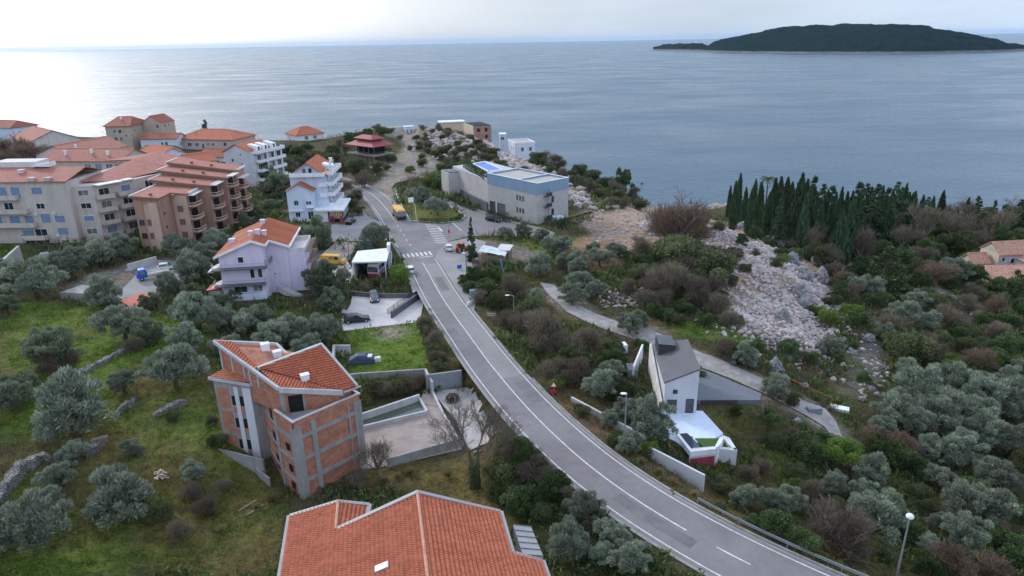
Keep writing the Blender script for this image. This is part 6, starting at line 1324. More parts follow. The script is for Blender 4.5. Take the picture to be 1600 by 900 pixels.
l, d = head((583, 461), (586, 474), 33.5); car('dark blue car parked alone in the middle of the pale car park', put((585, 469), up=.09), d, 'carblue')
car('black estate car parked along the near left edge of the car park', put((558, 503), up=.09), 15, 'carblack', 4.6, 1.8, 1.5, 'estate')
car('white car parked on the gravel lay-by next to the orange digger', put((701, 391), 35.02), 104, 'carwhite', 3.8, 1.65, 1.45)
car('black car parked by the hedge in front of the stone villa', put((771, 346), 35.03), -38, 'carblack', 4.4, 1.8, 1.5, 'suv')
car('white car half hidden behind the green bush at the road edge', put((640, 425), 34.95), 108, 'carwhite', 4.2)
car('silver car parked at the foot of the beige apartments', put((78, 404), up=.05), 20, 'carsilver', 4.2)
car('dark car parked behind the olive beside the silver car', put((93, 402), up=.05), 20, 'carblack', 4.2)
car('white car parked beyond the flat bed of the blue truck', put((264, 421), 34.85), 25, 'carwhite', 4.2, kind='estate')
car('dark car parked at the side of the cafe by the access lane', put((548, 349), 35.0), 80, 'carblack', 4.0)
# car under a blue cover on the lawn
t = lthing('covered_car', 'car under a dark blue cover on the green lawn behind the brick building', 'car', put((566, 566), up=.02), 5); mb = MB()
prof(mb, [(-2.1, .05, -.05), (-2.0, .75, .05), (-1.4, .95, .12), (-.7, 1.4, .25), (.6, 1.38, .25), (1.2, .98, .12), (2.0, .8, .1), (2.1, .05, -.05)], -.9, .9); bevel(obj('cover', mb, K['tarp_blue'], t), .12); mb = MB(); lbox(mb, .7, 1.6, -.6, .5, 1.0, 1.14); obj('pale_sheet', mb, K['tarp_pale'], t)
mb = MB(); f2 = frame(*put((590, 565))[:2], 20); z = put((590, 565))[2]; mb.box(f2, -.5, .5, -.4, .4, z, z+.7); solo('plastic_drum_box', mb, K['offwhite'], 'pale box at the tail of the covered car on the lawn', 'box')
# yellow van
t = lthing('delivery_van', 'yellow van parked on the terrace in front of the flat roofed store', 'van', put((523, 417), 35.02), -10); h = .95
mb = MB(); prof(mb, [(-2.6, .35, .0), (-2.65, 1.0, 0), (-2.55, 2.0, .12), (-2.4, 2.1, .2), (1.0, 2.1, .2), (1.35, 1.95, .2), (1.9, 1.25, .1), (2.5, 1.05, .12), (2.6, .7, .1), (2.55, .3, .05)], -h, h); bevel(obj('body', mb, K['yellow'], t), .06)
mb = MB(); prof(mb, [(1.37, 1.9, .2), (1.86, 1.28, .1), (1.9, 1.3, .1), (1.42, 1.95, .2)], -h+.02, h-.02); obj('windscreen', mb, K['glass'], t)
for s in (-1, 1):
    for xa, xb in ((.35, 1.25), (-.75, .15)):
        mb = MB(); y = s*(h-.1); mb.v = [(xa, s*(h-.015), 1.3), (xb+(.15 if xb > 1 else 0), s*(h-.015), 1.3), (xb, s*(h-.115), 1.85), (xa, s*(h-.115), 1.85), (xa, y-s*.1, 1.3), (xb, y-s*.1, 1.3), (xb, y-s*.15, 1.85), (xa, y-s*.15, 1.85)]; mb.f = [(0, 1, 2, 3), (4, 7, 6, 5), (0, 4, 5, 1), (3, 2, 6, 7), (1, 5, 6, 2), (0, 3, 7, 4)]; obj('window', mb, K['glass'], t)
    wheel(t, 1.7, s*.85, .33); wheel(t, -1.7, s*.85, .33); mb = MB(); lbox(mb, 2.5, 2.62, s*.55, s*.8, .75, .95); obj('headlight', mb, K['lamp_clear'], t)
# coach under the car port
l, d = head((602, 405), (585, 436), 33.4); t = lthing('parked_coach', 'white coach with red and blue stripes parked nose out under the car port', 'bus', ((P(584, 432, 33.4)[0]+.9), P(584, 432, 33.4)[1]+3.6, 33.45), 262)
mb = MB(); prof(mb, [(-5, .35, .03), (-5, 3.0, .1), (-4.8, 3.15, .2), (4.6, 3.15, .2), (4.95, 2.7, .1), (5, 1.2, .03), (5, .35, .03)], -1.25, 1.25); bevel(obj('body', mb, K['carwhite'], t), .08)
mb = MB(); mb.v = [(5.01, -1.12, 1.3), (5.01, 1.12, 1.3), (4.985, 1.05, 2.5), (4.985, -1.05, 2.5), (4.9, -1.12, 1.3), (4.9, 1.12, 1.3), (4.88, 1.05, 2.5), (4.88, -1.05, 2.5)]; mb.f = [(0, 1, 2, 3), (4, 7, 6, 5), (0, 4, 5, 1), (3, 2, 6, 7), (1, 5, 6, 2), (0, 3, 7, 4)]; obj('windscreen', mb, K['glass'], t)
mb = MB(); lbox(mb, 4.9, 5.03, -1.2, 1.2, .4, 1.1); obj('bumper', mb, K['red'], t)
for s in (-1, 1):
    for k in range(5): mb = MB(); lbox(mb, -4.4+k*1.8, -2.8+k*1.8, s*1.2-.04, s*1.2+.04, 1.6, 2.6); obj('window', mb, K['glass'], t)
    mb = MB(); lbox(mb, -4.8, 4.8, s*1.23-.03, s*1.23+.03, .7, 1.0); obj('stripe', mb, K['red'], t); mb = MB(); lbox(mb, -4.8, 4.8, s*1.23-.028, s*1.23+.028, 1.1, 1.35); obj('stripe', mb, K['blue'], t)
    for x in (3.2, -3.0): wheel(t, x, s*1.12, .48, .3)
mb = MB(); lbox(mb, -4, 4, -1.2, 1.2, 1.25, 1.26); 
# tipper truck with an orange cover
l, d = head((628, 345), (617, 320), 35.03); t = lthing('tipper_truck', 'lorry with an orange tarpaulin load driving away on the main road', 'truck', (*P(624, 340, 35.03)[:2], 35.03), 111)
mb = MB(); prof(mb, [(2.0, .7), (2.0, 2.6), (2.1, 2.8, .08), (3.6, 2.8, .12), (3.9, 2.0, .06), (4.0, .7)], -1.2, 1.2); bevel(obj('cab', mb, K['yellow'], t), .08); mb = MB(); prof(mb, [(3.62, 2.7, .12), (3.9, 1.95, .06), (3.96, 1.95, .06), (3.7, 2.72, .12)], -1.15, 1.15); obj('windscreen', mb, K['glass'], t)
mb = MB(); prof(mb, [(-3.6, 1.1), (-3.7, 2.5), (1.8, 2.5), (1.8, 1.1)], -1.25, 1.25); bd = obj('tipper_body', mb, K['plastic_grey'], t)
for k in range(5): mb = MB(); lbox(mb, -3.4+k*1.2, -3.25+k*1.2, -1.31, 1.31, 1.15, 2.45); obj('rib', mb, K['metal'], bd)
mb = MB(); prof(mb, [(-3.72, 2.45, -.03), (-3.6, 2.9, .3), (-2.0, 3.05, .35), (0, 2.95, .3), (1.75, 3.0, .35), (1.85, 2.45, -.03)], -1.25, 1.25); bevel(obj('tarpaulin', mb, K['tarp_yellow'], t), .1)
mb = MB(); lbox(mb, -3.6, 3.6, -.5, .5, .6, 1.0); obj('chassis', mb, K['darkmetal'], t)
for s in (-1, 1):
    for x in (3.0, -1.2, -2.6): wheel(t, x, s*1.05, .5, .35)
    mb = MB(); lbox(mb, -3.75, -3.6, s*.9-.2, s*.9+.2, .75, .95); obj('tail_light', mb, K['lamp_red'], t)
# blue flatbed truck
t = lthing('flatbed_truck', 'small blue cab flatbed truck standing on the drive below the brown apartments', 'truck', (*P(240, 434, 34.85)[:2], 34.86), 213)
mb = MB(); prof(mb, [(1.2, .55), (1.2, 2.2), (1.35, 2.35, .1), (2.5, 2.3, .12), (2.85, 1.5, .05), (3.0, 1.35, .05), (3.05, .55)], -1.05, 1.05); bevel(obj('cab', mb, K['blue'], t), .08); mb = MB(); prof(mb, [(2.53, 2.2, .14), (2.84, 1.5, .08), (2.9, 1.5, .08), (2.6, 2.22, .14)], -1, 1); obj('windscreen', mb, K['glass_blue'], t)
for s in (-1, 1):
    mb = MB(); lbox(mb, 1.6, 2.4, s*1.0-.03, s*1.0+.03, 1.45, 2.05); obj('window', mb, K['glass'], t)
    for x in (2.2, -1.6): wheel(t, x, s*.9, .42, .3)
    mb = MB(); lbox(mb, -3.2, 1.0, s*1.05-.04, s*1.05+.04, 1.0, 1.35); obj('side_board', mb, K['offwhite'], t)
mb = MB(); lbox(mb, -3.2, 1.05, -1.1, 1.1, .85, 1.0); obj('flat_bed', mb, K['offwhite'], t); mb = MB(); lbox(mb, -3.1, 2.6, -.4, .4, .5, .85); obj('chassis', mb, K['darkmetal'], t); mb = MB(); lbox(mb, 1.05, 1.15, -1.0, 1.0, 1.0, 2.1); obj('headboard', mb, K['plastic_grey'], t)
# backhoe digger
t = lthing('backhoe_digger', 'orange backhoe digger parked beside the thin cypress at the lay-by', 'digger', put((722, 394), 35.02), 60); t.scale = (.8, .8, .8)
mb = MB(); prof(mb, [(-1.6, .7), (-1.6, 1.3), (.2, 1.4), (1.9, 1.3), (1.95, .7)], -.5, .5); bevel(obj('body', mb, K['orange'], t), .06)
mb = MB(); prof(mb, [(-1.1, 1.3), (-1.0, 2.6, .1), (.3, 2.6, .1), (.55, 1.4)], -.75, .75); obj('cab', mb, K['glass'], t); mb = MB(); prof(mb, [(-1.15, 2.6), (-1.1, 2.75, .1), (.4, 2.75, .1), (.45, 2.6)], -.85, .85); obj('cab_roof', mb, K['orange'], t)
mb = MB(); mb.tube([(-1.5, 0, 1.0), (-2.5, 0, 2.9), (-3.2, 0, 1.4), (-2.7, 0, .5)], .16, 6); obj('boom', mb, K['orange'], t); mb = MB(); prof(mb, [(2.4, .15), (2.3, .8), (2.9, .75), (3.1, .1)], -1.1, 1.1); obj('bucket', mb, K['darkmetal'], t)
for s in (-1, 1):
    mb = MB(); mb.tube([(.8, s*.7, 1.2), (1.8, s*.7, 1.3), (2.5, s*.7, .5)], .09, 5); obj('loader_arm', mb, K['orange'], t); wheel(t, -.9, s*.9, .7, .4); wheel(t, 1.4, s*.8, .45, .3)
# ================================================================== street furniture
def lamp(label, base, hgt, arm=None, globe=False, r=.09, group=None, base_z=None):
    x, y, z = base; t = thing('street_lamp', label, 'street lamp', base, group); mb = MB(); mb.tube([(x, y, z-.3), (x, y, z+.5), (x, y, z+hgt)], [r*1.4, r*1.2, r*.7], 8); obj('pole', mb, K['metal'], t)
    if globe: mb = MB(); mb.ball((x, y, z+hgt+.22), .34, 1, 1, .8, 12, 8); obj('lamp_head', mb, K['lamp_clear'], t, smooth=True)
    else:
        ax, ay = arm; mb = MB(); mb.tube([(x, y, z+hgt-.05), (x+ax*.6, y+ay*.6, z+hgt+.12), (x+ax, y+ay, z+hgt+.12)], .05, 6); obj('arm', mb, K['metal'], t); mb = MB(); mb.ball((x+ax*1.2, y+ay*1.2, z+hgt+.12), .32, 1.3, .8, .35, 10, 6); obj('lamp_head', mb, K['lamp_clear'], t, smooth=True)
    return t
bx_ = P(1400, 905, 33.5); lamp('street lamp with a white globe head at the bottom right corner', (bx_[0], bx_[1], 33.0), 7.2, None, True)
b1 = P(975, 702, 34.6); lamp('street lamp with a pale oval head beside the wide olive below the pale villa', (b1[0], b1[1], 34.4), 7.6, (-.3, -.15))
b2 = G(803, 497); lamp('street lamp head showing above the brown bushes right of the road', b2, 4.2, (-.9, 0))
b3 = P(730, 448, 34.8); t = thing('utility_pole', 'thin tall wooden pole in the bushes below the white tarpaulin shed', 'pole', tuple(b3)); mb = MB(); mb.tube([(b3[0], b3[1], 34), (b3[0], b3[1], 41.6)], [.13, .09], 7); obj('pole', mb, K['wood'], t); mb = MB(); mb.ball((b3[0]-.4, b3[1], 41.7), .3, 1.4, .9, .5, 8, 5); obj('lamp_head', mb, K['lamp_clear'], t)
b4 = P(702, 372, 35.05); t = thing('barrier_mast', 'thin mast with a red box at the corner of the side road', 'mast', tuple(b4)); mb = MB(); mb.tube([(b4[0], b4[1], 35), (b4[0], b4[1], 41.8)], [.07, .04], 6); obj('pole', mb, K['metal'], t); mb = MB(); mb.prism([(b4[0]-.2, b4[1]-.2), (b4[0]+.2, b4[1]-.2), (b4[0]+.2, b4[1]+.2), (b4[0]-.2, b4[1]+.2)], 36.4, 37.2); obj('red_box', mb, K['red'], t)
b5 = P(651, 343, 35.1); t = thing('road_sign', 'white square road sign turned away on a bent pole beside the lorry', 'sign', tuple(b5)); mb = MB(); mb.tube([(b5[0], b5[1], 35), (b5[0]-.25, b5[1]+.2, 39.2), (b5[0]-1.0, b5[1]+.6, 40.0)], .06, 6); obj('pole', mb, K['white_paint'], t); mb = MB(); f2 = frame(b5[0]-1.3, b5[1]+.8, 35); mb.box(f2, -.75, .75, -.04, .04, 39.7, 41.0); obj('sign_panel', mb, K['white_paint'], t)
mb = MB(); q5 = P(644, 337, 35.1); mb.tube([(q5[0], q5[1], 35), (q5[0], q5[1], 38.2)], .05, 6); solo('sign_post', mb, K['darkmetal'], 'dark post next to the white square sign', 'post')
b6 = P(865, 617, 35); t = thing('warning_sign', 'red edged triangular warning sign on a post at the right road edge', 'sign', tuple(b6)); mb = MB(); mb.tube([(b6[0], b6[1], 34), (b6[0], b6[1], 36.6)], .045, 6); obj('post', mb, K['metal'], t)
f2 = frame(b6[0], b6[1], -8); mb = MB(); p3 = lambda s, zc, y: [(*f2(-s*.87, y), zc-s*.5), (*f2(s*.87, y), zc-s*.5), (*f2(0, y), zc+s)]
a, b_ = p3(.62, 36.5, -.06), p3(.62, 36.5, -.03); mb.poly(a); mb.poly(b_[::-1]); [mb.poly([a[k], b_[k], b_[(k+1) % 3], a[(k+1) % 3]]) for k in range(3)]; obj('sign_rim', mb, K['red'], t); mb = MB(); a = p3(.38, 36.5, -.066); mb.poly(a); obj('sign_face', mb, K['white_paint'], t); mb = MB(); mb.box(f2, -.45, .45, -.06, -.03, 35.3, 35.75); obj('lower_plate', mb, K['red'], t)
b7 = P(768, 500, 34.8); t = thing('sign_board', 'small brown direction board facing the road below the brown bushes', 'sign', tuple(b7)); f2 = frame(b7[0], b7[1], -20)
for s in (-.6, .6): mb = MB(); q7 = f2(s, .05); mb.tube([(*q7, 34), (*q7, 36.2)], .05, 6); obj('post', mb, K['darkmetal'], t)
mb = MB(); mb.box(f2, -.9, .9, -.04, .0, 35.3, 36.3); pb7 = obj('board', mb, K['shutter_brown'], t); mb = MB(); mb.box(f2, -.8, .8, -.046, -.041, 35.95, 36.08); mb.box(f2, -.8, .5, -.046, -.041, 35.6, 35.72); obj('lettering', mb, K['offwhite'], pb7)
for (px, py), lb, m_ in (((741, 463), 'dark green bin with raised lid in the roadside recess', 'shutter_blue'), ((748, 472), 'low grey blue bin in front of the dark roadside bin', 'metal')):
    x, y, z = G(px, py); t = lthing('waste_bin', lb, 'bin', (x, y, z), 15); mb = MB(); prof(mb, [(-.7, .15), (-.8, 1.15), (.8, 1.15), (.7, .15)], -.5, .5); bevel(obj('body', mb, K[m_], t), .05); mb = MB(); prof(mb, [(-.82, 1.15), (-.75, 1.35, .1), (.75, 1.35, .1), (.82, 1.15)], -.53, .53); obj('lid', mb, K['plastic_grey'], t)
    for s in (-1, 1): wheel(t, s*.55, -.45, .1, .06); wheel(t, s*.55, .45, .1, .06)
mb = MB(); f2 = frame(*P(736, 476, 34.9)[:2], 55); mb.box(f2, -1.2, 1.6, -.12, .12, 34, 35.6); solo('bin_screen_wall', mb, K['white'], 'short white screen wall beside the roadside bins', 'wall')
mb = MB(); f2 = frame(*P(718, 421, 35)[:2], 20); mb.box(f2, -.5, .5, -.05, .05, 35.2, 36.0); t7 = thing('notice_board', 'small blue sign at the edge of the gravel lay-by', 'sign', tuple(P(718, 423, 35))); obj('panel', mb, K['blue'], t7); mb = MB(); q7 = f2(0, .1); mb.tube([(*q7, 34.8), (*q7, 35.9)], .04, 6); obj('post', mb, K['metal'], t7)
# white tarpaulin shed and wooden hut
t = thing('tarpaulin_shed', 'ramshackle shed under a crumpled pale blue white sheet in the trees', 'shed', tuple(P(762, 412, 35))); f2 = frame(*P(748, 412, 35)[:2], -10)
mb = MB(); nn_ = 9
for i in range(nn_):
    for j in range(7): mb.v.append((*f2(i*.72, j*.9), 37.9-.12*i-.05*j+random.uniform(-.1, .1)+(.25 if j == 3 else 0)))
for i in range(nn_-1):
    for j in range(6): a = i*7+j; mb.f.append((a, a+7, a+8, a+1))
o = obj('roof_sheet', mb, K['tarp_pale'], t); sm_ = o.modifiers.new("thick", 'SOLIDIFY'); sm_.thickness = .06
mb = MB(); mb.box(f2, .4, 5.4, .4, 5, 34, 36.8); obj('wall', mb, K['wood'], t)
for u in (.1, 2.8, 5.7): mb = MB(); q7 = f2(u, .1); mb.tube([(*q7, 34), (*q7, 37.5-.12*u)], .08, 5); obj('post', mb, K['wood'], t)
t = thing('wooden_hut', 'small wooden hut with pale roof right of the tarpaulin shed', 'hut', tuple(P(786, 402, 35))); f2 = frame(*P(779, 404, 35)[:2], -18); mb = MB(); mb.box(f2, 0, 2.4, 0, 2.2, 34, 37); obj('wall', mb, K['wood'], t); mb = MB(); mb.prism([f2(-.3, -.3), f2(2.7, -.3), f2(2.7, 2.5), f2(-.3, 2.5)], [37, 37, 37.5, 37.5], [37.15, 37.15, 37.65, 37.65]); obj('roof', mb, K['offwhite'], t); door(t, f2(0, 0), f2(2.4, 0), .8, 35, .8, 1.8)
mb = MB(); b8 = P(786, 424, 35); mb.tube([(b8[0], b8[1], 34.8), (b8[0]-.5, b8[1]+.4, 37.4)], .25, 8); solo('blue_panel', mb, K['glass_blue'], 'leaning pale blue roll at the shed corner', 'roll')
# round dark bundle on the ramp
t = thing('dark_bundle', 'round dark brown bundle lying on the concrete under the retaining wall', 'bundle', tuple(P(707, 630, YZ))); b9 = P(707, 627, YZ); mb = MB(); mb.ball((b9[0], b9[1], YZ+.55), .9, 1, 1, .75, 14, 8); obj('core', mb, K['dark'], t); mb = MB()
for k in range(40):
    a = random.uniform(0, 6.28); r1 = random.uniform(.3, 1.0); mb.tube([(b9[0]+math.cos(a)*.2, b9[1]+math.sin(a)*.2, YZ+1.2), (b9[0]+math.cos(a)*r1, b9[1]+math.sin(a)*r1, YZ+.95), (b9[0]+math.cos(a)*1.05, b9[1]+math.sin(a)*1.05, YZ+.2)], .035, 4)
o = obj('strands', mb, K['shutter_brown'], t); o['kind'] = 'stuff'
# railings and fences
def fence(label, pts, hgt, m='darkmetal', step=.2, name='fence', postd=2.4, solid=False, up=0.0):
    ps = [np.array(G(*p)) for p in pts]; t = thing(name, label, 'fence', tuple(ps[0])); mb = MB(); cnt = 0
    for a, b_ in zip(ps[:-1], ps[1:]):
        A, d, n, Ln = along(a, b_); za = lambda t_: a[2]+(b_[2]-a[2])*t_/Ln+up
        for zz in (.1, hgt-.08): mb.prism([tuple(A-n*.02), tuple(A+d*Ln-n*.02), tuple(A+d*Ln+n*.02), tuple(A+n*.02)], [za(0)+zz, za(Ln)+zz, za(Ln)+zz, za(0)+zz], [za(0)+zz+.05, za(Ln)+zz+.05, za(Ln)+zz+.05, za(0)+zz+.05])
        k = 0
        while k < Ln:
            zq = za(k); wbox(mb, A, d, n, k, k+.025, -.012, .012, zq+.15, zq+hgt-.1); k += step
        k = 0
        while k <= Ln:
            pm = MB(); p_ = A+d*k; pm.tube([(p_[0], p_[1], za(k)-.3), (p_[0], p_[1], za(k)+hgt+.05)], .05, 6); obj('post', pm, K[m], t); k += postd
    obj('bars', mb, K[m], t); return t
fence('black railing along the sloping kerb between car park and road', [(606,491),(622,479),(640,466),(655,453)], 1.0)
fence('thin dark wire fence down the right side of the green lawn', [(655,506),(661,530),(668,555),(674,574)], 1.2, step=.35)
slabwall('kerb_wall', 'dark low wall sloping beside the car park railing', [q(612,492,34.0), q(658,455,34.6)], [34.6, 34.6], 33, .3, K['slate'])
# crash barrier on the outside of the bend
t = thing('guard_rail', 'grey steel crash barrier along the outside of the bend at the bottom right', 'barrier', (*(RC+RN*side*4.3)[near_i(P(1060, 780, 35))], 35))
i0 = near_i(P(1075, 800, 35)); ln = (RC+RN*side*4.25)[i0:n_-3]; mb = MB()
for k in range(len(ln)-1):
    A, d, n, Ln = along(ln[k], ln[k+1]); wbox(mb, A, d, n, 0, Ln, -.03, .03, 35.5, 35.62); wbox(mb, A, d, n, 0, Ln, -.05, .0, 35.62, 35.66); wbox(mb, A, d, n, 0, Ln, -.03, .03, 35.66, 35.8)
obj('rail', mb, K['metal'], t)
for k in range(0, len(ln), 3): mb = MB(); mb.tube([(*ln[k], 34.6), (*ln[k], 35.78)], .06, 6); obj('post', mb, K['metal'], t)
mb = MB()
for k in range(len(RC)-1):
    if i0-22 < k < n_-3:
        A, d, n, Ln = along((RC+RN*side*3.97)[k], (RC+RN*side*3.97)[k+1]); wbox(mb, A, d, n, 0, Ln, -.12, .12, 34.8, 35.14)
struct('kerb_strip', mb, K['concrete'])
# ------------------------------------------------------------------ plants
LM = dict(
    olive=leaf_mat('olive_leaves', (.11,.14,.092), (.4,.45,.345), .2, .5, .4), olive_dark=leaf_mat('dull_olive_leaves', (.08,.11,.06), (.28,.33,.215), .2, .55, .3),  # olive_dark is a darker, duller olive leaf colour
    dark=leaf_mat('evergreen_leaves', (.035,.065,.022), (.115,.165,.055), .2, .5, .3), green=leaf_mat('fresh_green_leaves', (.07,.12,.02), (.2,.26,.055), .25),
    cyp=leaf_mat('cypress_needles', (.03,.062,.032), (.1,.155,.075), .12, .7, .15), brown=leaf_mat('dry_twig_leaves', (.095,.078,.055), (.235,.195,.145), .2, .8, .1),
    rust=leaf_mat('rusty_twig_leaves', (.12,.085,.06), (.25,.185,.135), .2, .8, .1), straw=leaf_mat('dry_grass_blades', (.15,.125,.055), (.34,.29,.14), .3, .8, .1),
    grass=leaf_mat('grass_blades', (.065,.13,.018), (.19,.28,.055), .3, .7, .15), scrub=leaf_mat('scrub_leaves', (.04,.07,.02), (.16,.2,.07), .25, .7, .15), maquis=leaf_mat('maquis_leaves', (.055,.07,.03), (.17,.19,.085), .22, .65, .2), hedge=leaf_mat('hedge_leaves', (.02,.045,.014), (.06,.1,.03), .2))
def unit(a): return a/(np.linalg.norm(a, axis=-1, keepdims=True)+1e-9)
def quads(C, D, Ls, Ws, lv):
    """leaf blades: centre C, long direction D, length, width"""
    n = len(C); D = unit(D); r = rng.normal(size=(n, 3)); S = unit(np.cross(D, r)); Ls = np.broadcast_to(Ls, n)[:, None]; Ws = np.broadcast_to(Ws, n)[:, None]
    V = np.stack([C-D*Ls/2-S*Ws*.25, C-D*Ls*.05-S*Ws/2*1.0, C+D*Ls/2, C-D*Ls*.05+S*Ws/2], 1)
    return V.reshape(-1, 3), np.repeat(lv, 4)
def qmesh(name, V, lv, m):
    f = np.arange(len(V), dtype=np.int32).reshape(-1, 4); return np_mesh(name, V, f, m, lv=lv)
def crown_pts(n, lumps, shell=.35):
    """points in the skins of overlapping lumps (x,y,z,r)"""
    L_ = np.array(lumps); p = L_[:, 3]**2; k = rng.choice(len(L_), n, p=p/p.sum()); d = unit(rng.normal(size=(n, 3))); d[:, 2] = np.where(d[:, 2] < -.35, -d[:, 2]*.6, d[:, 2]); d = unit(d)
    rr = L_[k, 3]*(1-shell*rng.random(n)**1.6); C = L_[k, :3]+d*rr[:, None]; return C, d, k
def olive_crown(seed, n=9500, mname='olive', flat=.9, spread=1.0):
    r = np.random.default_rng(seed); lumps = []
    for i in range(46):
        th = r.uniform(0, 2*math.pi); ph = math.acos(r.uniform(-.8, 1)); q = r.uniform(.45, .84)*(1+.2*math.sin(2*th+seed)+.12*math.sin(3*th-seed*2)+.1*math.sin(4*ph+seed))
        lumps.append((q*math.sin(ph)*math.cos(th)*spread, q*math.sin(ph)*math.sin(th)*spread, .72+q*flat*math.cos(ph)*.85, r.uniform(.13, .27)))
    lumps.append((0, 0, .66, .42)); C, d, k = crown_pts(n, lumps, .6)
    out = unit(C-np.array([0, 0, .4])); D = out*.55+d*.45+rng.normal(size=(n, 3))*.42+np.array([0, 0, .5])
    tone = r.random(len(lumps))[k]*.4+rng.random(n)*.6
    V, lv = quads(C, D, rng.uniform(.1, .2, n), rng.uniform(.022, .05, n), tone); return qmesh('crown', V, lv, LM[mname])
def shrub_crown(seed, n=3600, mname='dark', hgt=.95, lumpn=16, leaf=(.09, .15), wid=(.06, .1), up=.2):
    r = np.random.default_rng(seed); lumps = []
    for i in range(lumpn):
        th = r.uniform(0, 2*math.pi); q = r.uniform(.2, .72); s = r.uniform(.24, .42); lumps.append((q*math.cos(th), q*math.sin(th), r.uniform(.2, hgt-.2*q), s))
    C, d, k = crown_pts(n, lumps, .5); C[:, 2] = np.maximum(C[:, 2], .02)
    D = d+rng.normal(size=(n, 3))*.7+np.array([0, 0, up]); tone = r.random(len(lumps))[k]*.4+rng.random(n)*.6
    V, lv = quads(C, D, rng.uniform(*leaf, n), rng.uniform(*wid, n), tone); return qmesh('foliage', V, lv, LM[mname])
def twig_crown(seed, n=3000, mname='brown', hgt=1.1, flat=.9, base=.1):
    r = np.random.default_rng(seed); lumps = []
    for i in range(18):
        th = r.uniform(0, 2*math.pi); q = r.uniform(.1, .7); s = r.uniform(.25, .42); lumps.append((q*math.cos(th), q*math.sin(th), r.uniform(base+.15, hgt-.35*q), s))
    C, d, k = crown_pts(n, lumps, .75); C[:, 2] = np.maximum(C[:, 2], .03); out = unit(C-np.array([0, 0, .0])); D = out+rng.normal(size=(n, 3))*.42
    tone = r.random(len(lumps))[k]*.4+rng.random(n)*.6
    V, lv = quads(C, D, rng.uniform(.16, .36, n), rng.uniform(.01, .022, n), tone); return qmesh('twigs', V, lv, LM[mname])
def cypress_crown(seed, n=3000, rad=.105):
    r = np.random.default_rng(seed); h = r.random(n)**.85; prof_ = np.interp(h, [0, .06, .25, .55, .85, 1], [.45, .85, 1, .85, .42, .03])*rad; a = r.uniform(0, 2*math.pi, n)
    wob = 1+.26*np.sin(a*3+h*9+seed)+.2*np.sin(a*7-h*23)+.25*r.normal(size=n)*(r.random(n) < .25); rr = prof_*wob*(1-.35*r.random(n)**2); C = np.stack([rr*np.cos(a), rr*np.sin(a), h*.97+.02], 1)
    D = np.stack([np.cos(a)*.25, np.sin(a)*.25, np.ones(n)], 1)+r.normal(size=(n, 3))*.22; V, lv = quads(C, D, r.uniform(.035, .08, n), r.uniform(.012, .026, n), r.random(n)*.6+.4*(np.sin(a*5+h*12)*.5+.5)); return qmesh('crown', V, lv, LM['cyp'])
def conifer_crown(seed, n=4200, mname='cyp', rad=.26):
    r = np.random.default_rng(seed); nb = 95; hb = r.random(nb)**1.15*.9+.07; ab = r.uniform(0, 2*math.pi, nb); lb = rad*(1.04-hb)**.75*r.uniform(.6, 1.25, nb); w_ = lb+.02; b_ = r.choice(nb, n, p=w_/w_.sum()); f = np.sqrt(r.random(n)); rr = lb[b_]*f; a = ab[b_]+r.normal(size=n)*.16
    C = np.stack([rr*np.cos(a), rr*np.sin(a), hb[b_]-rr*.18+r.normal(size=n)*.012], 1); D = np.stack([np.cos(a), np.sin(a), .15+0*a], 1)+r.normal(size=(n, 3))*.5; V, lv = quads(C, D, r.uniform(.035, .08, n), r.uniform(.015, .03, n), r.random(n)*.6+r.random(nb)[b_]*.4); return qmesh('crown', V, lv, LM[mname])
def trunk_mesh(seed, h, r0, limbs=4, reach=.5, name='trunk', m='bark', lean=.12):
    r = random.Random(seed); mb = MB(); a = r.uniform(0, 6.28); top = (math.cos(a)*lean*h, math.sin(a)*lean*h, h*.5); mb.tube([(0, 0, -.25), (top[0]*.3, top[1]*.3, h*.2), top], [r0*1.35, r0, r0*.8], 7, False)
    for i in range(limbs):
        b = a+i*6.28/limbs+r.uniform(-.4, .4); q = reach*r.uniform(.7, 1.1); mb.tube([top, (top[0]+math.cos(b)*q*.45, top[1]+math.sin(b)*q*.45, h*.8), (top[0]+math.cos(b)*q, top[1]+math.sin(b)*q, h*r.uniform(1.15, 1.45))], [r0*.75, r0*.5, r0*.2], 6, False)
    return mb.data(name, K[m], smooth=True)
def branch_mesh(seed, height=2.0, spread=.8, depth=5, r0=.06, stems=1, m='twig', name='branches', trunk=.35, minr=.006, fork=3, up=.25):
    r = random.Random(seed); mb = MB()
    def grow(p, d, ln, rad, dep):
        p = Vector(p); q = p+d*ln*.55+Vector((r.uniform(-1, 1), r.uniform(-1, 1), r.uniform(-.3, .6)))*ln*.08; e = q+(d+Vector((r.uniform(-1, 1), r.uniform(-1, 1), r.uniform(-.3, .8)))*.18).normalized()*ln*.45
        mb.tube([p, q, e], [rad, rad*.8, max(rad*.62, minr)], 5 if rad > .03 else 3, False)
        if dep <= 0: return
        for k in range(fork if dep > 1 else 3):
            nd = (d*r.uniform(.6, 1.0)+Vector((r.uniform(-1, 1), r.uniform(-1, 1), r.uniform(-.35, .7)))*spread+Vector((0, 0, up*.35))).normalized()
            st = e if k < 2 else q
            grow(st, nd, ln*r.uniform(.58, .8), max(rad*.6, minr), dep-1)
    for s in range(stems):
        a = r.uniform(0, 6.28); d = Vector((math.cos(a)*.35*(stems > 1), math.sin(a)*.35*(stems > 1), 1)).normalized(); grow((math.cos(a)*.08*(stems > 1), math.sin(a)*.08*(stems > 1), -.1), d, height*trunk, r0, depth)
    return mb.data(name, K[m])
PROTO = {}
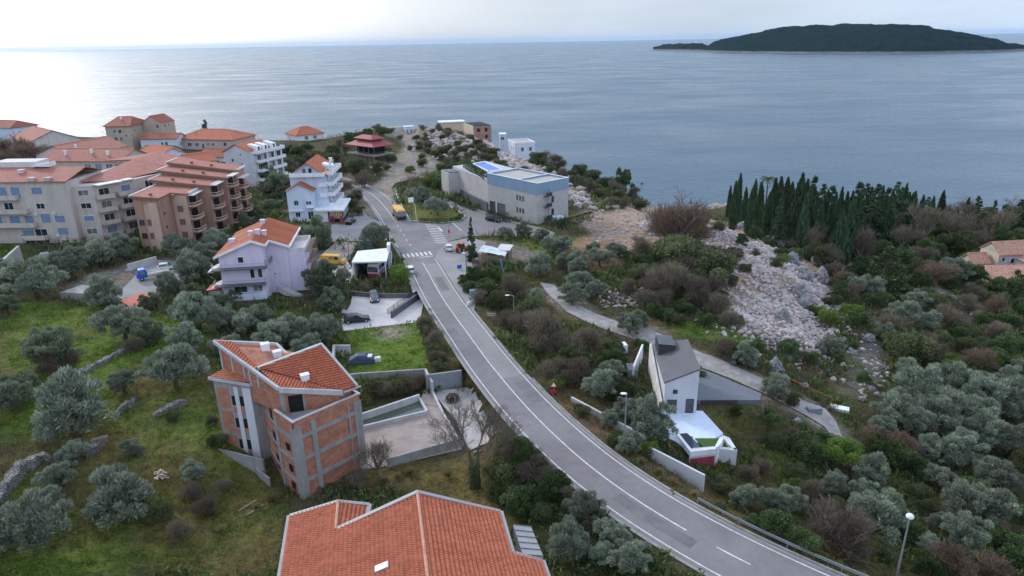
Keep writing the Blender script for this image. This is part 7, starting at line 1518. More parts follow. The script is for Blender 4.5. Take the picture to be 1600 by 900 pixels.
def make_proto(kind):
    out = []
    if kind in ('olive', 'olive_dark'):
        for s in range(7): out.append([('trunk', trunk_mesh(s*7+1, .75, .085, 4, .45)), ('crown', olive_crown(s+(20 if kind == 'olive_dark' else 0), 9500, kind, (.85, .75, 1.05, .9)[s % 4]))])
    elif kind == 'shrub':
        for s in range(4): out.append([('stem', trunk_mesh(s+3, .5, .05, 4, .4, 'stem')), ('foliage', shrub_crown(s+40, 5600, 'dark', .95, 24, (.07, .12), (.04, .07), .3))])
    elif kind == 'green':
        for s in range(3): out.append([('stem', trunk_mesh(s+5, .5, .05, 4, .4, 'stem')), ('foliage', shrub_crown(s+60, 5200, 'green', .95, 22, (.07, .12), (.04, .07), .3))])
    elif kind == 'tree':
        for s in range(3): out.append([('trunk', trunk_mesh(s+9, 1.2, .07, 4, .5)), ('crown', olive_crown(s+80, 8000, 'dark', 1.1))])
    elif kind == 'scrub':
        for s in range(4): out.append([('branches', branch_mesh(s+1, 1.6, .75, 3, .035, 4)), ('twigs', twig_crown(s+90, 3600))])
    elif kind == 'maquis':
        for s in range(4): out.append([('stem', trunk_mesh(s+13, .5, .05, 4, .4, 'stem')), ('foliage', shrub_crown(s+160, 5200, 'maquis', 1.0, 22, (.08, .14), (.035, .065), .4))])
    elif kind == 'rust':
        for s in range(3): out.append([('branches', branch_mesh(s+11, 1.8, .8, 4, .045, 3, 'twig_red')), ('twigs', twig_crown(s+110, 3400, 'rust', 1.3))])
    elif kind == 'bare':
        for s in range(3): out.append([('trunk', trunk_mesh(s+19, 1.0, .06, 3, .4, m='bark_grey')), ('branches', branch_mesh(s+31, 2.4, .7, 5, .055, 1, 'twig', trunk=.3)), ('twigs', twig_crown(s+120, 1500, 'brown', 1.6, base=.7))])
    elif kind == 'cypress':
        for s in range(5): out.append([('trunk', trunk_mesh(s+29, .12, .012, 2, .02)), ('crown', cypress_crown(s+130, 3000, (.066+.009*s)))])
    elif kind == 'conifer':
        for s in range(4): out.append([('trunk', trunk_mesh(s+39, .6, .016, 3, .03, lean=.01)), ('crown', conifer_crown(s+140, 3800, 'cyp', .2+.05*s))])
    elif kind == 'cedar':
        for s in range(2): out.append([('trunk', trunk_mesh(s+49, .6, .03, 3, .08, lean=.02)), ('crown', conifer_crown(s+150, 5200, 'dark', .55))])
    elif kind == 'tuft':
        for s in range(2):
            n = 500; a = rng.uniform(0, 6.28, n); t_ = rng.random(n)**.5; C = np.stack([np.cos(a)*t_*.35, np.sin(a)*t_*.35, .32+.1*rng.random(n)], 1); D = np.stack([np.cos(a)*t_, np.sin(a)*t_, .8+0*a], 1); V, lv = quads(C, D, rng.uniform(.6, .95, n), .035, rng.random(n)); out.append([('blades', qmesh('blades', V, lv, LM['straw']))])
    PROTO[kind] = out; return out
HC = dict(maquis=.52, olive=.7, olive_dark=.7, shrub=.5, green=.5, tree=.8, scrub=.55, rust=.65, bare=1.1, tuft=.4)
CATN = dict(maquis=('bush', 'bush'), olive=('olive_tree', 'olive tree'), olive_dark=('olive_tree', 'olive tree'), shrub=('bush', 'bush'), green=('bush', 'bush'), tree=('leafy_tree', 'tree'), scrub=('bare_bush', 'bush'), rust=('bare_bush', 'bush'), bare=('bare_tree', 'tree'), cypress=('cypress_tree', 'cypress'), conifer=('conifer_tree', 'conifer'), cedar=('cedar_tree', 'tree'), tuft=('grass_tuft', 'grass'))
ADJ = dict(maquis='mid green tangled bush', olive='silvery olive tree', olive_dark='dull green olive tree', shrub='dark green bush', green='yellow green bush', tree='dense dark leafy tree', scrub='leafless brown bush', rust='reddish leafless bush', bare='bare branching tree', cypress='tall dark cypress', conifer='pointed dark conifer', cedar='spreading dark cedar', tuft='tuft of yellow dry grass')
GRP = dict(maquis='tangled green bushes on the slopes', olive='olive trees on the terraces', olive_dark='olive trees on the terraces', shrub='dark bushes among the trees', green='yellow green bushes', tree='dark leafy trees', scrub='leafless brown bushes on the slopes', rust='reddish leafless bushes', bare='bare trees', cypress='cypresses of the shore wood', conifer='conifers of the shore wood', cedar='cedars', tuft='dry grass tufts')
VEG = []; NK = {}
def put_plant(kind, loc, sc, px, py, w, label=None):
    pr_ = PROTO.get(kind) or make_proto(kind); k = NK.get(kind, 0); NK[kind] = k+1; parts = pr_[(k*5+k//3) % len(pr_)]; nm, ct = CATN[kind]
    t = bpy.data.objects.new(nm, None); COL.objects.link(t); t.location = loc; t.rotation_euler = (0, 0, random.uniform(0, 6.28)); t.scale = sc; t['kind'] = 'thing'; t['category'] = ct; t['group'] = GRP[kind]
    for pn, me in parts: o = bpy.data.objects.new(pn, me); COL.objects.link(o); o.parent = t
    VEG.append(dict(o=t, kind=kind, x=px, y=py, w=w, label=label)); return t
def plant(kind, px, py, w, label=None, hf=1.0):
    R = 3.0
    for _ in range(5):
        x, y, z = G(px, py, HC[kind]*R*hf); k = proj(x, y, z+HC[kind]*R*hf)[2]; R = .5*R+.5*(w*k/FPX/2)
    dr = np.hypot(RC[:, 0]-x, RC[:, 1]-y); i_ = int(dr.argmin())
    if dr[i_] < 4.6+R*.5 and 0 < i_ < len(RC)-1:
        v_ = np.array([x, y])-RC[i_]; v_ = v_/(np.linalg.norm(v_)+1e-6); x, y = RC[i_]+v_*(4.8+R*.55); z = ground(x, y)
    if any(inpoly(np.array([x]), np.array([y]), q_)[0] for q_ in (APRON, PARK, YARD)): return None
    s = R*random.uniform(.97, 1.03); return put_plant(kind, (x, y, z-.05), (s, s*random.uniform(.93, 1.07), s*hf), px, py, w, label)
def spire(kind, px, ptip, pbase, label=None, wide=1.0):
    x, y, z = G(px, pbase); lo, hi = 0, 60
    for _ in range(30):
        m_ = (lo+hi)/2
        if proj(x, y, z+m_)[1] > ptip: lo = m_
        else: hi = m_
    k = proj(x, y, z)[2]; return put_plant(kind, (x, y, z-.1), (lo*wide, lo*wide, lo), px, (ptip+pbase)/2, 20, label)
def many(kind, s, hf=1.0):
    for q in s.split():
        a = [float(c) for c in q.split(',')]; kd = 'maquis' if (kind == 'scrub' and random.random() < .36) or (kind == 'shrub' and random.random() < .25) else kind; plant(kd, *a[:3], hf=(a[3] if len(a) > 3 else hf))
# --- olive grove on the left
many('olive', "52,437,80 108,412,72 150,396,62 188,386,56 160,460,64 278,386,58 336,376,46 6,425,46 300,420,66 322,406,58 262,446,54 190,506,80 305,486,88 290,528,62 338,498,62 384,503,52 270,575,98 108,640,132 190,596,54 440,518,74 500,514,72 412,540,50 480,545,60 350,540,44 404,498,60 185,780,108 300,735,46 110,708,48 90,744,54 44,822,112 76,780,46 -4,838,60 205,700,36")
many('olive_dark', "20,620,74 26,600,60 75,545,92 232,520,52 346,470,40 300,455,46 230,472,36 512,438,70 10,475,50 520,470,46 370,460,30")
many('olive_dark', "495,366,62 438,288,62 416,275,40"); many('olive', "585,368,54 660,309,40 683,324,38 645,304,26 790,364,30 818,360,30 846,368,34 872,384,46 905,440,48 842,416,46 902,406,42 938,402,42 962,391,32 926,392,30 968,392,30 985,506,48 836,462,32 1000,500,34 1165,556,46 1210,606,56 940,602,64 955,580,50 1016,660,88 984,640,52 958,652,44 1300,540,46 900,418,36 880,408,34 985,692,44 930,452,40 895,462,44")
many('olive', "888,845,86 958,838,62 986,872,70 920,786,60 942,866,54 1162,776,50 1210,786,60 1234,778,48 1362,738,72 1306,758,52 1390,790,60 1365,805,88 1350,770,46 1472,747,54 1535,788,90 1468,812,36 1510,836,72 1570,746,62 1450,850,40 1490,800,46")
many('olive', "1440,608,82 1500,598,82 1560,618,92 1400,640,72 1470,650,82 1540,670,84 1592,640,62 1500,700,72 1582,690,64 1545,736,54 1420,580,50 1460,590,56 1530,600,60 1580,600,60 1430,660,56 1520,640,70 1380,664,44 1450,700,50 1595,575,40 1445,630,54")
many('olive', "1413,490,60 1452,504,42 1490,424,64 1345,446,50 1430,470,44 1368,452,40 1490,575,30 1210,372,30 1226,352,26 1196,356,24 1385,520,40")
# --- dark bushes and evergreens
many('shrub', "745,436,46 764,452,50 700,440,26 720,450,30 1256,702,66 1205,652,42 1290,690,46 1235,546,46 1068,576,30 1094,585,22 1210,826,60 1258,845,56 840,772,66 866,752,46 806,782,60 895,712,36 880,694,36 1406,710,62 1440,730,46 1330,705,36 1238,624,34 1150,560,20 945,690,36 910,640,34 870,596,30 960,545,40 1022,480,40 1000,540,30 690,286,34 705,262,26 735,262,26 330,255,22 346,262,26 236,262,30 232,242,22 430,240,34 462,240,34 520,236,28 480,230,24 560,214,24 575,206,18 598,206,26 448,254,34 500,262,30 385,272,30 548,320,28 560,330,24 552,312,30 640,420,20 590,440,20 350,510,26 325,470,30 300,470,26 340,690,40 270,650,26 330,660,24")
many('shrub', "1400,405,60 1440,420,46 1530,410,50 1575,452,60 1590,440,46 1560,470,40 1480,470,30 1540,500,36 1340,500,40 1300,470,30 1380,470,40 1500,520,40 1580,540,60 1560,560,46 1510,540,40 1470,530,40 1020,430,50 1000,410,40 1075,450,50 985,420,30 1100,500,34 1060,500,30 1180,540,30 1270,560,34 1310,560,28 1340,780,40 1420,830,50 1480,880,50 1560,840,50 1590,800,50 1440,770,40 1300,790,40 1380,860,50 1330,860,46 1270,800,34 1120,800,24 1150,830,30 1170,850,30")
many('shrub', "1440,560,40 1540,540,40 1410,545,36 1350,590,26 1600,480,40 1576,500,50 1330,540,24 1398,720,50 1450,790,40 1520,760,50 1600,720,50 1590,860,60 1540,880,50")
many('green', "625,430,42 672,283,34 1320,712,70 1295,705,40 1300,500,46 1330,485,36 1276,485,30 1490,572,32 1225,405,22 500,495,20 585,475,0.1" .replace(' 585,475,0.1', '')+" 1550,565,34 870,560,40 1010,700,40 826,615,28 640,265,20 1390,540,30 1590,570,40 1470,815,30 1246,760,30")
many('tree', "958,291,0.1".replace('958,291,0.1', '880,690,40')+" 820,712,60 850,520,60 900,560,56 1375,700,50 1010,655,46 975,610,46 1150,640,22 740,432,40 770,432,36 960,560,46 1450,880,50 725,262,24 1580,350,60 1560,370,50 1530,345,50 1480,360,50 1430,350,44")
# --- leafless bushes
many('scrub', "850,525,104 820,505,60 880,545,70 905,585,64 920,530,60 800,450,56 825,480,50 780,470,46 795,500,44 865,575,50 1050,440,88 1090,462,72 1060,400,90 1112,422,86 1130,402,60 1020,452,60 1120,480,60 1140,500,46 1010,470,50 980,450,40 1000,385,46 1300,832,130 1268,770,56 1246,740,40 1420,548,82 1450,540,60 1480,500,60 1510,480,50 1460,470,60 1395,510,60 1330,460,50 1320,440,44 1300,425,46 1280,400,56 1256,384,60 1235,370,40 1310,390,60 1340,370,66 1290,360,40 1390,352,56 1560,520,56 1540,450,40 1520,455,36 1130,545,52 1155,545,30 830,700,66 800,735,74 860,720,60 780,765,50 850,800,46 75,570,60 110,560,44 210,540,40 700,525,40 690,500,34 672,540,30 680,560,34 665,515,26 600,610,40 620,605,46 640,600,40 660,598,36 585,604,30 560,290,36 550,278,40 535,268,44 520,256,44 575,305,30 500,250,36 545,256,40 590,262,30 600,236,26 612,248,22 470,260,40 1210,690,40 1170,740,40 1130,760,40 1190,730,36 220,770,40 250,800,44 280,830,50 320,790,44 350,760,36 300,770,44 720,470,34 705,455,26")
many('scrub', "840,248,26 850,247,28 868,254,30 885,260,30 905,268,32 925,277,34 945,287,36 960,296,34 990,304,32 1010,306,28 920,292,28 938,304,30 880,272,24 900,283,26 955,315,26 975,318,30 860,266,22 1000,322,26 700,255,26 660,255,22 690,262,22 770,240,26 755,246,24 720,235,22 745,225,24 780,225,22 800,270,22 1070,336,30 1100,345,28 1125,355,34 1040,345,30")
many('rust', "1060,352,110 1040,360,70 1090,350,60 1475,872,76 1553,892,64 1500,890,60 1460,430,60 1560,480,50 1400,690,50 1360,680,46 1420,700,44 1310,440,36 1240,680,30 1330,730,40 660,200,14 700,210,22 685,200,18 1530,560,50 20,235,60 50,245,60 80,250,46 8,255,46 35,262,50")
many('shrub', "15,268,50 55,268,50 85,262,36 30,250,40")
many('bare', "1450,345,80 1500,350,70 1345,380,64 1560,350,66 1415,370,56 1590,335,56 1270,372,50 1300,400,44 240,205,20 262,203,18 590,712,70 560,745,50 1510,330,50 1480,330,40 1530,375,46 960,286,0.1".replace(' 960,286,0.1', ''))
plant('tree', 972, 285, 34, 'dark leafy tree standing up against the sea on the headland slope', 1.5); plant('tree', 1000, 300, 26, 'lower dark leafy tree at the right foot of the headland slope', 1.2)
many('tuft', "425,778,40 400,790,26 330,800,34 345,825,30 640,735,34 620,742,26 600,750,26 700,740,30 1000,720,24 1030,735,24 1050,750,26 1085,770,24 985,705,20 840,680,24")
# --- the shore wood
for px, tp, bs in [(1137,290,345),(1150,271,350),(1143,283,362),(1160,292,356),(1174,280,352),(1168,295,368),(1182,284,362),(1203,278,366),(1210,276,372),(1220,277,376),(1228,284,372),(1242,270,372),(1250,280,378),(1256,290,384),(1234,300,392),(1266,300,386),(1248,305,400),(1310,300,400),(1300,310,388),(1318,312,415),(1326,300,405),(1195,300,378),(1186,312,372),(1406,286,352),(1421,298,356),(1463,297,360),(1502,308,368),(1275,320,396),(1305,330,420),(1410,300,366),(1284,296,372),(1296,300,378),(1306,292,366),(1322,298,372),(1337,288,366),(1350,292,372),(1368,290,366),(1383,296,372),(1398,292,362),(1416,300,366),(1432,304,366),(1448,306,366),(1288,318,398),(1372,304,384)]: spire('cypress', px, tp, bs)
for px, tp, bs in [(1262,274,370),(1278,285,366),(1290,288,372),(1330,283,376),(1343,284,370),(1362,285,368),(1375,292,380),(1391,282,366),(1354,300,384),(1336,310,392),(1380,305,384),(1520,305,356),(1545,312,362),(1440,306,372),(1586,310,366),(1212,310,386)]: spire('conifer', px, tp, bs)
spire('conifer', 323, 186, 212, 'small dark conifer rising above the wide hipped roof at the sea', 1.2); spire('conifer', 276, 246, 262, 'small dark conifer in front of the blue gabled house')
spire('conifer', 738, 338, 408, 'slim dark conifer standing alone beside the orange digger at the lay-by', .62)
for px, tp, bs in [(1378,380,455),(1310,430,470)]: spire('cedar', px, tp, bs)
many('tree', "1425,372,44 1455,392,50 1500,385,54 1545,395,46 1580,380,56 1595,400,40 1470,415,40 1350,420,46 1325,445,36 1375,395,50 1405,425,44 1520,430,40 1600,440,40 1440,440,36 1550,430,36 1230,360,34 1215,350,30 1180,365,30 1160,372,26")
many('shrub', "1480,440,36 1420,460,34 1390,440,36 1360,470,34 1450,460,30 1560,450,34 1240,385,26 1220,395,24 1200,380,24 1300,410,30 1270,400,26 1330,425,28 1070,480,36 1040,490,34 1090,440,40 1030,400,30 1110,470,30 985,400,24 1130,420,26 1150,500,26 1130,460,20 880,350,20 860,262,22 895,275,24 915,285,24 935,296,26 965,305,26 945,310,20 700,230,16 735,230,16 690,215,14 760,236,18 650,215,14")
many('scrub', "1350,400,50 1480,385,56 1440,400,50 1520,410,50 1590,360,50 1600,420,40 1240,400,36 1215,410,26 1150,395,30 1165,420,26 1145,440,28 1180,395,20 1000,430,46 1035,470,50 1075,420,60 1115,445,50 1095,400,50 670,225,16 715,225,18 690,235,18 730,245,20 755,230,20 775,255,20 790,262,18 820,265,20 845,285,18 690,205,14 665,212,14 625,215,14")
many('scrub', "662,508,22 668,520,24 674,532,24 680,545,26 684,558,26 688,570,24 668,535,20 676,556,22 682,572,22 690,560,20 800,718,56 835,735,56 868,742,50 815,755,50 775,738,44 850,690,44 790,700,40 895,770,36 925,820,30")
many('tree', "835,705,46 880,720,40 858,765,50 815,795,46 790,770,40 905,745,34")
many('scrub', "465,255,24 480,250,26 495,244,24 512,246,26 525,252,26 540,232,20 555,268,24 570,258,20 455,270,26 470,275,26 445,262,24 420,300,26 430,310,26 410,262,20 590,250,16 605,262,16 560,236,18 530,225,18 610,205,16 590,200,18 640,232,14 655,225,14 668,235,16")
many('olive_dark', "450,300,34 425,320,30 395,330,34 380,345,30 240,262,24 228,252,22 470,305,26")
many('tree', "470,240,26 450,236,24 545,215,22 575,212,20")
many('maquis', "655,232,16 668,228,18 680,240,20 695,236,18 710,240,20 725,232,18 740,240,20 660,245,16 690,248,18 712,250,20 735,215,16 720,210,14 700,204,14 665,218,14 750,232,18 770,248,20 785,256,18 675,205,12")
many('olive', "1640,620,80 1660,700,76 1700,640,80 1720,740,70 1650,780,66 1680,560,60 1750,600,66 1640,520,50 1700,480,46 -60,620,80 -90,700,90 -70,520,60 -120,600,80")
many('maquis', "1630,580,50 1670,610,46 1720,690,50 1630,860,56 1690,820,50 1640,450,36 1680,430,36 1740,520,44 1650,390,36 1700,400,40")
many('tree', "1640,350,44 1680,360,46 1730,380,46 1620,410,40 1690,340,40")
# palm
x, y, z = G(1191, 362); t = thing('palm_tree', 'lone palm tree rising among the cypresses', 'palm', (x, y, z)); lo = 17.5; mb = MB(); mb.tube([(x, y, z-.2), (x+.15, y, z+lo*.5), (x, y, z+lo)], [.3, .24, .2], 8); obj('trunk', mb, K['bark'], t); n = 700; a = rng.integers(0, 26, n)*6.28/26; u_ = rng.random(n); el = np.sin(a*3.7)*.9+.2; C = np.stack([np.cos(a)*u_*2.6, np.sin(a)*u_*2.6, el*u_*1.6-u_*u_*1.6], 1)+np.array([0, 0, lo+.3]); D = np.stack([np.cos(a), np.sin(a), -.3+0*a], 1)+rng.normal(size=(n, 3))*.6; V, lv = quads(C, D, .9, .12, rng.random(n)); o = bpy.data.objects.new('crown', qmesh('crown', V, lv, LM['green'])); COL.objects.link(o); o.parent = t
# the big bare tree
x, y, z = G(743, 763); t = thing('bare_tree', 'big bare tree with two ivy covered trunks at the end of the yard', 'tree', (x, y, z)); mb = MB()
mb.tube([(-.28, 0, -.3), (-.3, .05, 2.5), (-.55, .1, 5.0)], [.3, .22, .14], 8); mb.tube([(.25, .1, -.3), (.25, .1, 2.6), (.5, .15, 5.4)], [.3, .22, .14], 8); 
o = bpy.data.objects.new('trunk', mb.data('trunk', K['bark'])); COL.objects.link(o); o.parent = t; mb = MB()
r = random.Random(5)
def grow(p, d, ln, rad, dep):
    p = Vector(p); q = p+d*ln*.5+Vector((r.uniform(-1, 1), r.uniform(-1, 1), r.uniform(-.2, .5)))*ln*.07; e = q+(d+Vector((r.uniform(-1, 1), r.uniform(-1, 1), r.uniform(-.2, .9)))*.2).normalized()*ln*.5
    mb.tube([p, q, e], [rad, rad*.82, max(rad*.64, .01)], 6 if rad > .05 else 3, False)
    if dep <= 0: return
    for k in range(3):
        nd = (d*r.uniform(.7, 1.0)+Vector((r.uniform(-1, 1), r.uniform(-1, 1), r.uniform(-.25, .75)))*.62).normalized(); grow(e if k < 2 else q, nd, ln*r.uniform(.62, .82), max(rad*.6, .011), dep-1)
for s, hx in ((-.3, 2.2), (-.5, 4.3), (.25, 2.6), (.45, 4.6), (-.55, 5.0), (.5, 5.4), (.3, 3.6)):
    a = r.uniform(0, 6.28) if hx < 5 else 0; d = Vector((math.copysign(r.uniform(.5, 1.0), s), r.uniform(-.7, .7), r.uniform(.5, .9) if hx < 5 else 1.6)).normalized(); grow((s, .1, hx), d, 2.2 if hx < 5 else 1.8, .085 if hx < 5 else .14, 6)
o = bpy.data.objects.new('branches', mb.data('branches', K['twig'])); COL.objects.link(o); o.parent = t
n = 1600; zz = rng.uniform(-.1, 3.6, n)*rng.random(n)**.3; a = rng.uniform(0, 6.28, n); sx = np.where(rng.random(n) < .5, -.29, .25); C = np.stack([sx+np.cos(a)*.34, .05+np.sin(a)*.34, zz], 1); V, lv = quads(C, rng.normal(size=(n, 3)), .16, .12, rng.random(n)); o = bpy.data.objects.new('ivy', qmesh('ivy', V, lv, LM['dark'])); COL.objects.link(o); o.parent = t
# --- clipped hedges
def hedge(label, pts, h, w, z=None, mname='hedge', n_m=130):
    ps = [np.array(P(*p, z)) if z is not None else np.array(G(*p)) for p in pts]; Vs, lvs = [], []; t0 = ps[0]
    for a, b_ in zip(ps[:-1], ps[1:]):
        d = b_-a; Ln = np.linalg.norm(d[:2]); n = int(Ln*n_m*(h+w)/2); u_ = rng.random(n); d2 = d/Ln; nn = np.array([-d2[1], d2[0], 0]); f_ = rng.integers(0, 3, n)
        s = np.where(f_ == 0, -.5, np.where(f_ == 1, .5, rng.uniform(-.5, .5, n)))*w; zz = np.where(f_ == 2, h, rng.random(n)*h)
        C = a+d*u_[:, None]+nn*(s+rng.normal(size=n)*.05)[:, None]; C[:, 2] += zz+rng.normal(size=n)*.06; V, lv = quads(C, rng.normal(size=(n, 3)), .26, .16, rng.random(n)); Vs.append(V-t0); lvs.append(lv)
    o = bpy.data.objects.new('hedge', qmesh('hedge', np.concatenate(Vs), np.concatenate(lvs), LM[mname])); COL.objects.link(o); o.location = tuple(t0); return tag(o, label, 'hedge', 'clipped hedges', 'thing')
hedge('clipped dark hedge along the top of the curving stone wall below the pool', [(760,281),(742,270),(727,261)], 1.9, 1.5, 43.3)
hedge('clipped hedge in front of the stone villa behind the black car', [(762,336),(795,348)], 1.3, 1.2, 35.0); hedge('long dark hedge leading right from the foot of the stone villa', [(868,357),(900,349),(925,341)], 1.8, 1.4, 35.2)
hedge('clipped hedge bordering the curved bed by the stone tower', [(705,312),(722,322),(744,330)], .9, .9, 35.0); hedge('low hedge inside the curved bed below the stone wall', [(712,306),(730,312),(744,324)], .6, 1.4, 35.0)
hedge('row of low clipped bushes along the kerb of the olive island', [(655,346),(690,347),(716,344),(722,338)], .8, 1.0, 35.1); hedge('clipped hedge at the bend of the gravel road left of the stone tower', [(618,292),(640,286),(668,284)], 1.0, 1.2, 35.0)
# --- ground cover: weeds, grass and low scrub nobody could count
def cover_mask(x, y, polys):
    m = np.zeros(len(x), bool)
    for p in polys: m |= inpoly(x, y, p)
    return m
def gvec(x, y, A=None):
    A = Z if A is None else A; fx = np.clip((x-GX0)/GS, 0, NX-1.001); fy = np.clip((y-GY0)/GS, 0, NY-1.001); i = fx.astype(int); j = fy.astype(int); a = fx-i; b_ = fy-j
    if A.ndim == 3: a, b_ = a[:, None], b_[:, None]
    return (A[j, i]*(1-a)+A[j, i+1]*a)*(1-b_)+(A[j+1, i]*(1-a)+A[j+1, i+1]*a)*b_
NOGROW = [offs(4.2)+offs(-4.2)[::-1], APRON, LAYBY, FORE, LOWER, PARK, YARD, GRAVELRD, [FV(-.5,-7.5), FV(5,-6.6), FV(7,-5), FV(13,2), FV(8,11), FV(-.5,12)], [FS(-1,-12), FS(21,-12), FS(21,1), FS(-1,1)], [FP(-1,-1), FP(15.5,-1), FP(15.5,17), FP(-1,17)], [FD(-1,-2.5), FD(16,-2.5), FD(16,18), FD(-1,18)]]
def scatter(n, x0, x1, y0, y1, test):
    # even spread over what lies before the camera: more plants per square metre close by
    y = y0*(y1/y0)**rng.random(n); hw = np.maximum(60, y*.82); x = rng.uniform(-1, 1, n)*hw; ok = (x > x0) & (x < x1); x, y = x[ok], y[ok]
    c = gvec(x, y, col); z = gvec(x, y); ok = ~cover_mask(x, y, NOGROW) & (z > 1.2) & test(c, x, y, z); return x[ok], y[ok], z[ok], c[ok]
def coverobj(name, pts, per, hgt, wid, mname, spread):
    x, y, z = pts[:3]; n = len(x); sc_ = np.clip(y/90, .75, 2.2); X_ = np.repeat(x, per)+rng.normal(size=n*per)*np.repeat(sc_, per)*spread; Y_ = np.repeat(y, per)+rng.normal(size=n*per)*np.repeat(sc_, per)*spread; big = np.repeat(sc_*rng.uniform(.5, 1.5, n), per)
    Ls = big*rng.uniform(*hgt, n*per); C = np.stack([X_, Y_, gvec(X_, Y_)+Ls*.4*rng.uniform(.3, 1.6, n*per)], 1); D = rng.normal(size=(n*per, 3))*.55+np.array([0, 0, 1.0]); V, lv = quads(C, D, Ls, Ls*rng.uniform(*wid, n*per), rng.random(n*per))
    o = bpy.data.objects.new(name, qmesh(name, V, lv, LM[mname])); COL.objects.link(o); o['kind'] = 'stuff'; o['label'] = dict(undergrowth='low green scrub and weeds covering the slopes', meadow_grass='short green grass of the meadow and lawn', dry_grass='dry yellow grass on the banks', dry_scrub='low brown leafless scrub on the slopes')[name]; return o
fb3 = lambda x, y, s, k: fbm(x, y, s, k, 3)
coverobj('undergrowth', scatter(42000, -150, 210, 42, 300, lambda c, x, y, z: (c[:, 0] < .1) & (c[:, 1] < .1) & (fb3(x, y, 7, 71) > .44)), 7, (.4, .95), (.22, .4), 'scrub', .4)
coverobj('dry_scrub', scatter(42000, -120, 210, 60, 385, lambda c, x, y, z: (c[:, 0] < .13) & (c[:, 1] < .12) & (fb3(x, y, 9, 72) > .48)), 6, (.6, 1.2), (.04, .08), 'brown', .4)
coverobj('meadow_grass', scatter(90000, -150, 60, 42, 160, lambda c, x, y, z: (c[:, 1] > c[:, 0]*1.02) & (c[:, 1] > .08) & (fb3(x, y, 2.2, 73) > .5)), 4, (.22, .5), (.18, .36), 'grass', .28)
coverobj('dry_grass', scatter(70000, -90, 60, 34, 140, lambda c, x, y, z: (c[:, 0] > c[:, 1]*.92) & (c[:, 0] > .085) & (c[:, 0] < .24) & (c[:, 2] < .11) & (fb3(x, y, 3, 74) > .46)), 5, (.3, .75), (.05, .11), 'straw', .3)
# ------------------------------------------------------------------ rocks
ico = bmesh.new(); bmesh.ops.create_icosphere(ico, subdivisions=1, radius=1); IV = np.array([v.co[:] for v in ico.verts]); ico.verts.index_update(); IF = np.array([[v.index for v in f.verts] for f in ico.faces]); ico.free()
def rockfield(name, label, x, y, size, m, sink=.25):
    n = len(x); nv = len(IV); a = rng.uniform(0, 6.28, n); S3 = size[:, None]*rng.uniform(.6, 1.3, (n, 3))*np.array([1, 1, .75]); V = IV[None]*(1+rng.normal(size=(n, nv, 1))*.17); V = V*S3[:, None]; c, s = np.cos(a)[:, None], np.sin(a)[:, None]
    V = np.stack([V[..., 0]*c-V[..., 1]*s, V[..., 0]*s+V[..., 1]*c, V[..., 2]], -1); V[..., 0] += x[:, None]; V[..., 1] += y[:, None]; V[..., 2] += (gvec(x, y)+size*(1-sink)*.4)[:, None]
    F = (IF[None]+(np.arange(n)*nv)[:, None, None]).reshape(-1, 3); o = bpy.data.objects.new(name, np_mesh(name, V.reshape(-1, 3), F, m)); COL.objects.link(o); o['kind'] = 'stuff'; o['label'] = label
def rpts(poly, n, pw=2.2, lo=.1, hi=.8):
    xs = [p[0] for p in poly]; ys = [p[1] for p in poly]; x = rng.uniform(min(xs), max(xs), n); y = rng.uniform(min(ys), max(ys), n); ok = inpoly(x, y, poly); x, y = x[ok], y[ok]; return x, y, lo+(hi-lo)*rng.random(len(x))**(pw*2)
def rfade(poly, n, far, pw, lo, hi, seed):
    xs = [p[0] for p in poly]; ys = [p[1] for p in poly]; x = rng.uniform(min(xs)-far, max(xs)+far, n); y = rng.uniform(min(ys)-far, max(ys)+far, n); d = pdist(x, y, poly); ins = inpoly(x, y, poly)
    pr_ = np.where(ins, .35+.65*ss(fbm(x, y, 5, seed, 3), .36, .56), np.exp(-d/far*3)*.55); ok = rng.random(n) < pr_; x, y = x[ok], y[ok]; return x, y, lo+(hi-lo)*rng.random(len(x))**(pw*2)
rockfield('rubble', 'pale broken stone tipped over the quarried slope', *rfade(ROCKY, 90000, 7, 3.0, .05, .62, 77), K['rubble'])
rockfield('rubble', 'pinkish heap of broken stone on the left lip of the quarry', *rpts(wp([(995,352),(1040,334),(1082,337),(1078,366),(1015,374)], 34), 5000, 1.6, .08, .6), K['rubble'])
HEAD = wp([(672,222),(690,208),(700,212),(745,212),(800,240),(865,275),(915,305),(940,322),(880,315),(820,275),(770,255),(700,245)], 36)
rockfield('rubble_heap', 'pale rubble and spoil heaped over the headland behind the stone villa', *rfade(HEAD, 26000, 9, 2.4, .1, 1.5, 78), K['rubble'])
rockfield('scattered_stones', 'loose pale stones beside the shale track', *rpts(wp([(1345,640),(1330,600),(1370,550),(1395,560),(1380,610)], 26), 260, 1.2, .12, .55), K['rubble'])
rockfield('scattered_stones', 'loose stones among the olives below the quarry', *rpts(wp([(930,455),(1010,450),(1010,480),(940,485)], 34), 260, 1.3, .1, .5), K['rubble'])
rockfield('scattered_stones', 'stones lying on the bare quarry floor', *rpts(wp([(905,350),(1000,330),(1100,340),(1090,372),(990,400),(920,390)], 34), 500, 1.4, .1, .6), K['rubble'])
bx0 = np.array(COAST)[8:12]; xx = rng.uniform(70, 115, 500); rockfield('beach_stones', 'pale stones along the small beach', xx, coast_y(xx)-rng.uniform(0, 7, 500), .2+.7*rng.random(500)**3, K['rubble'])
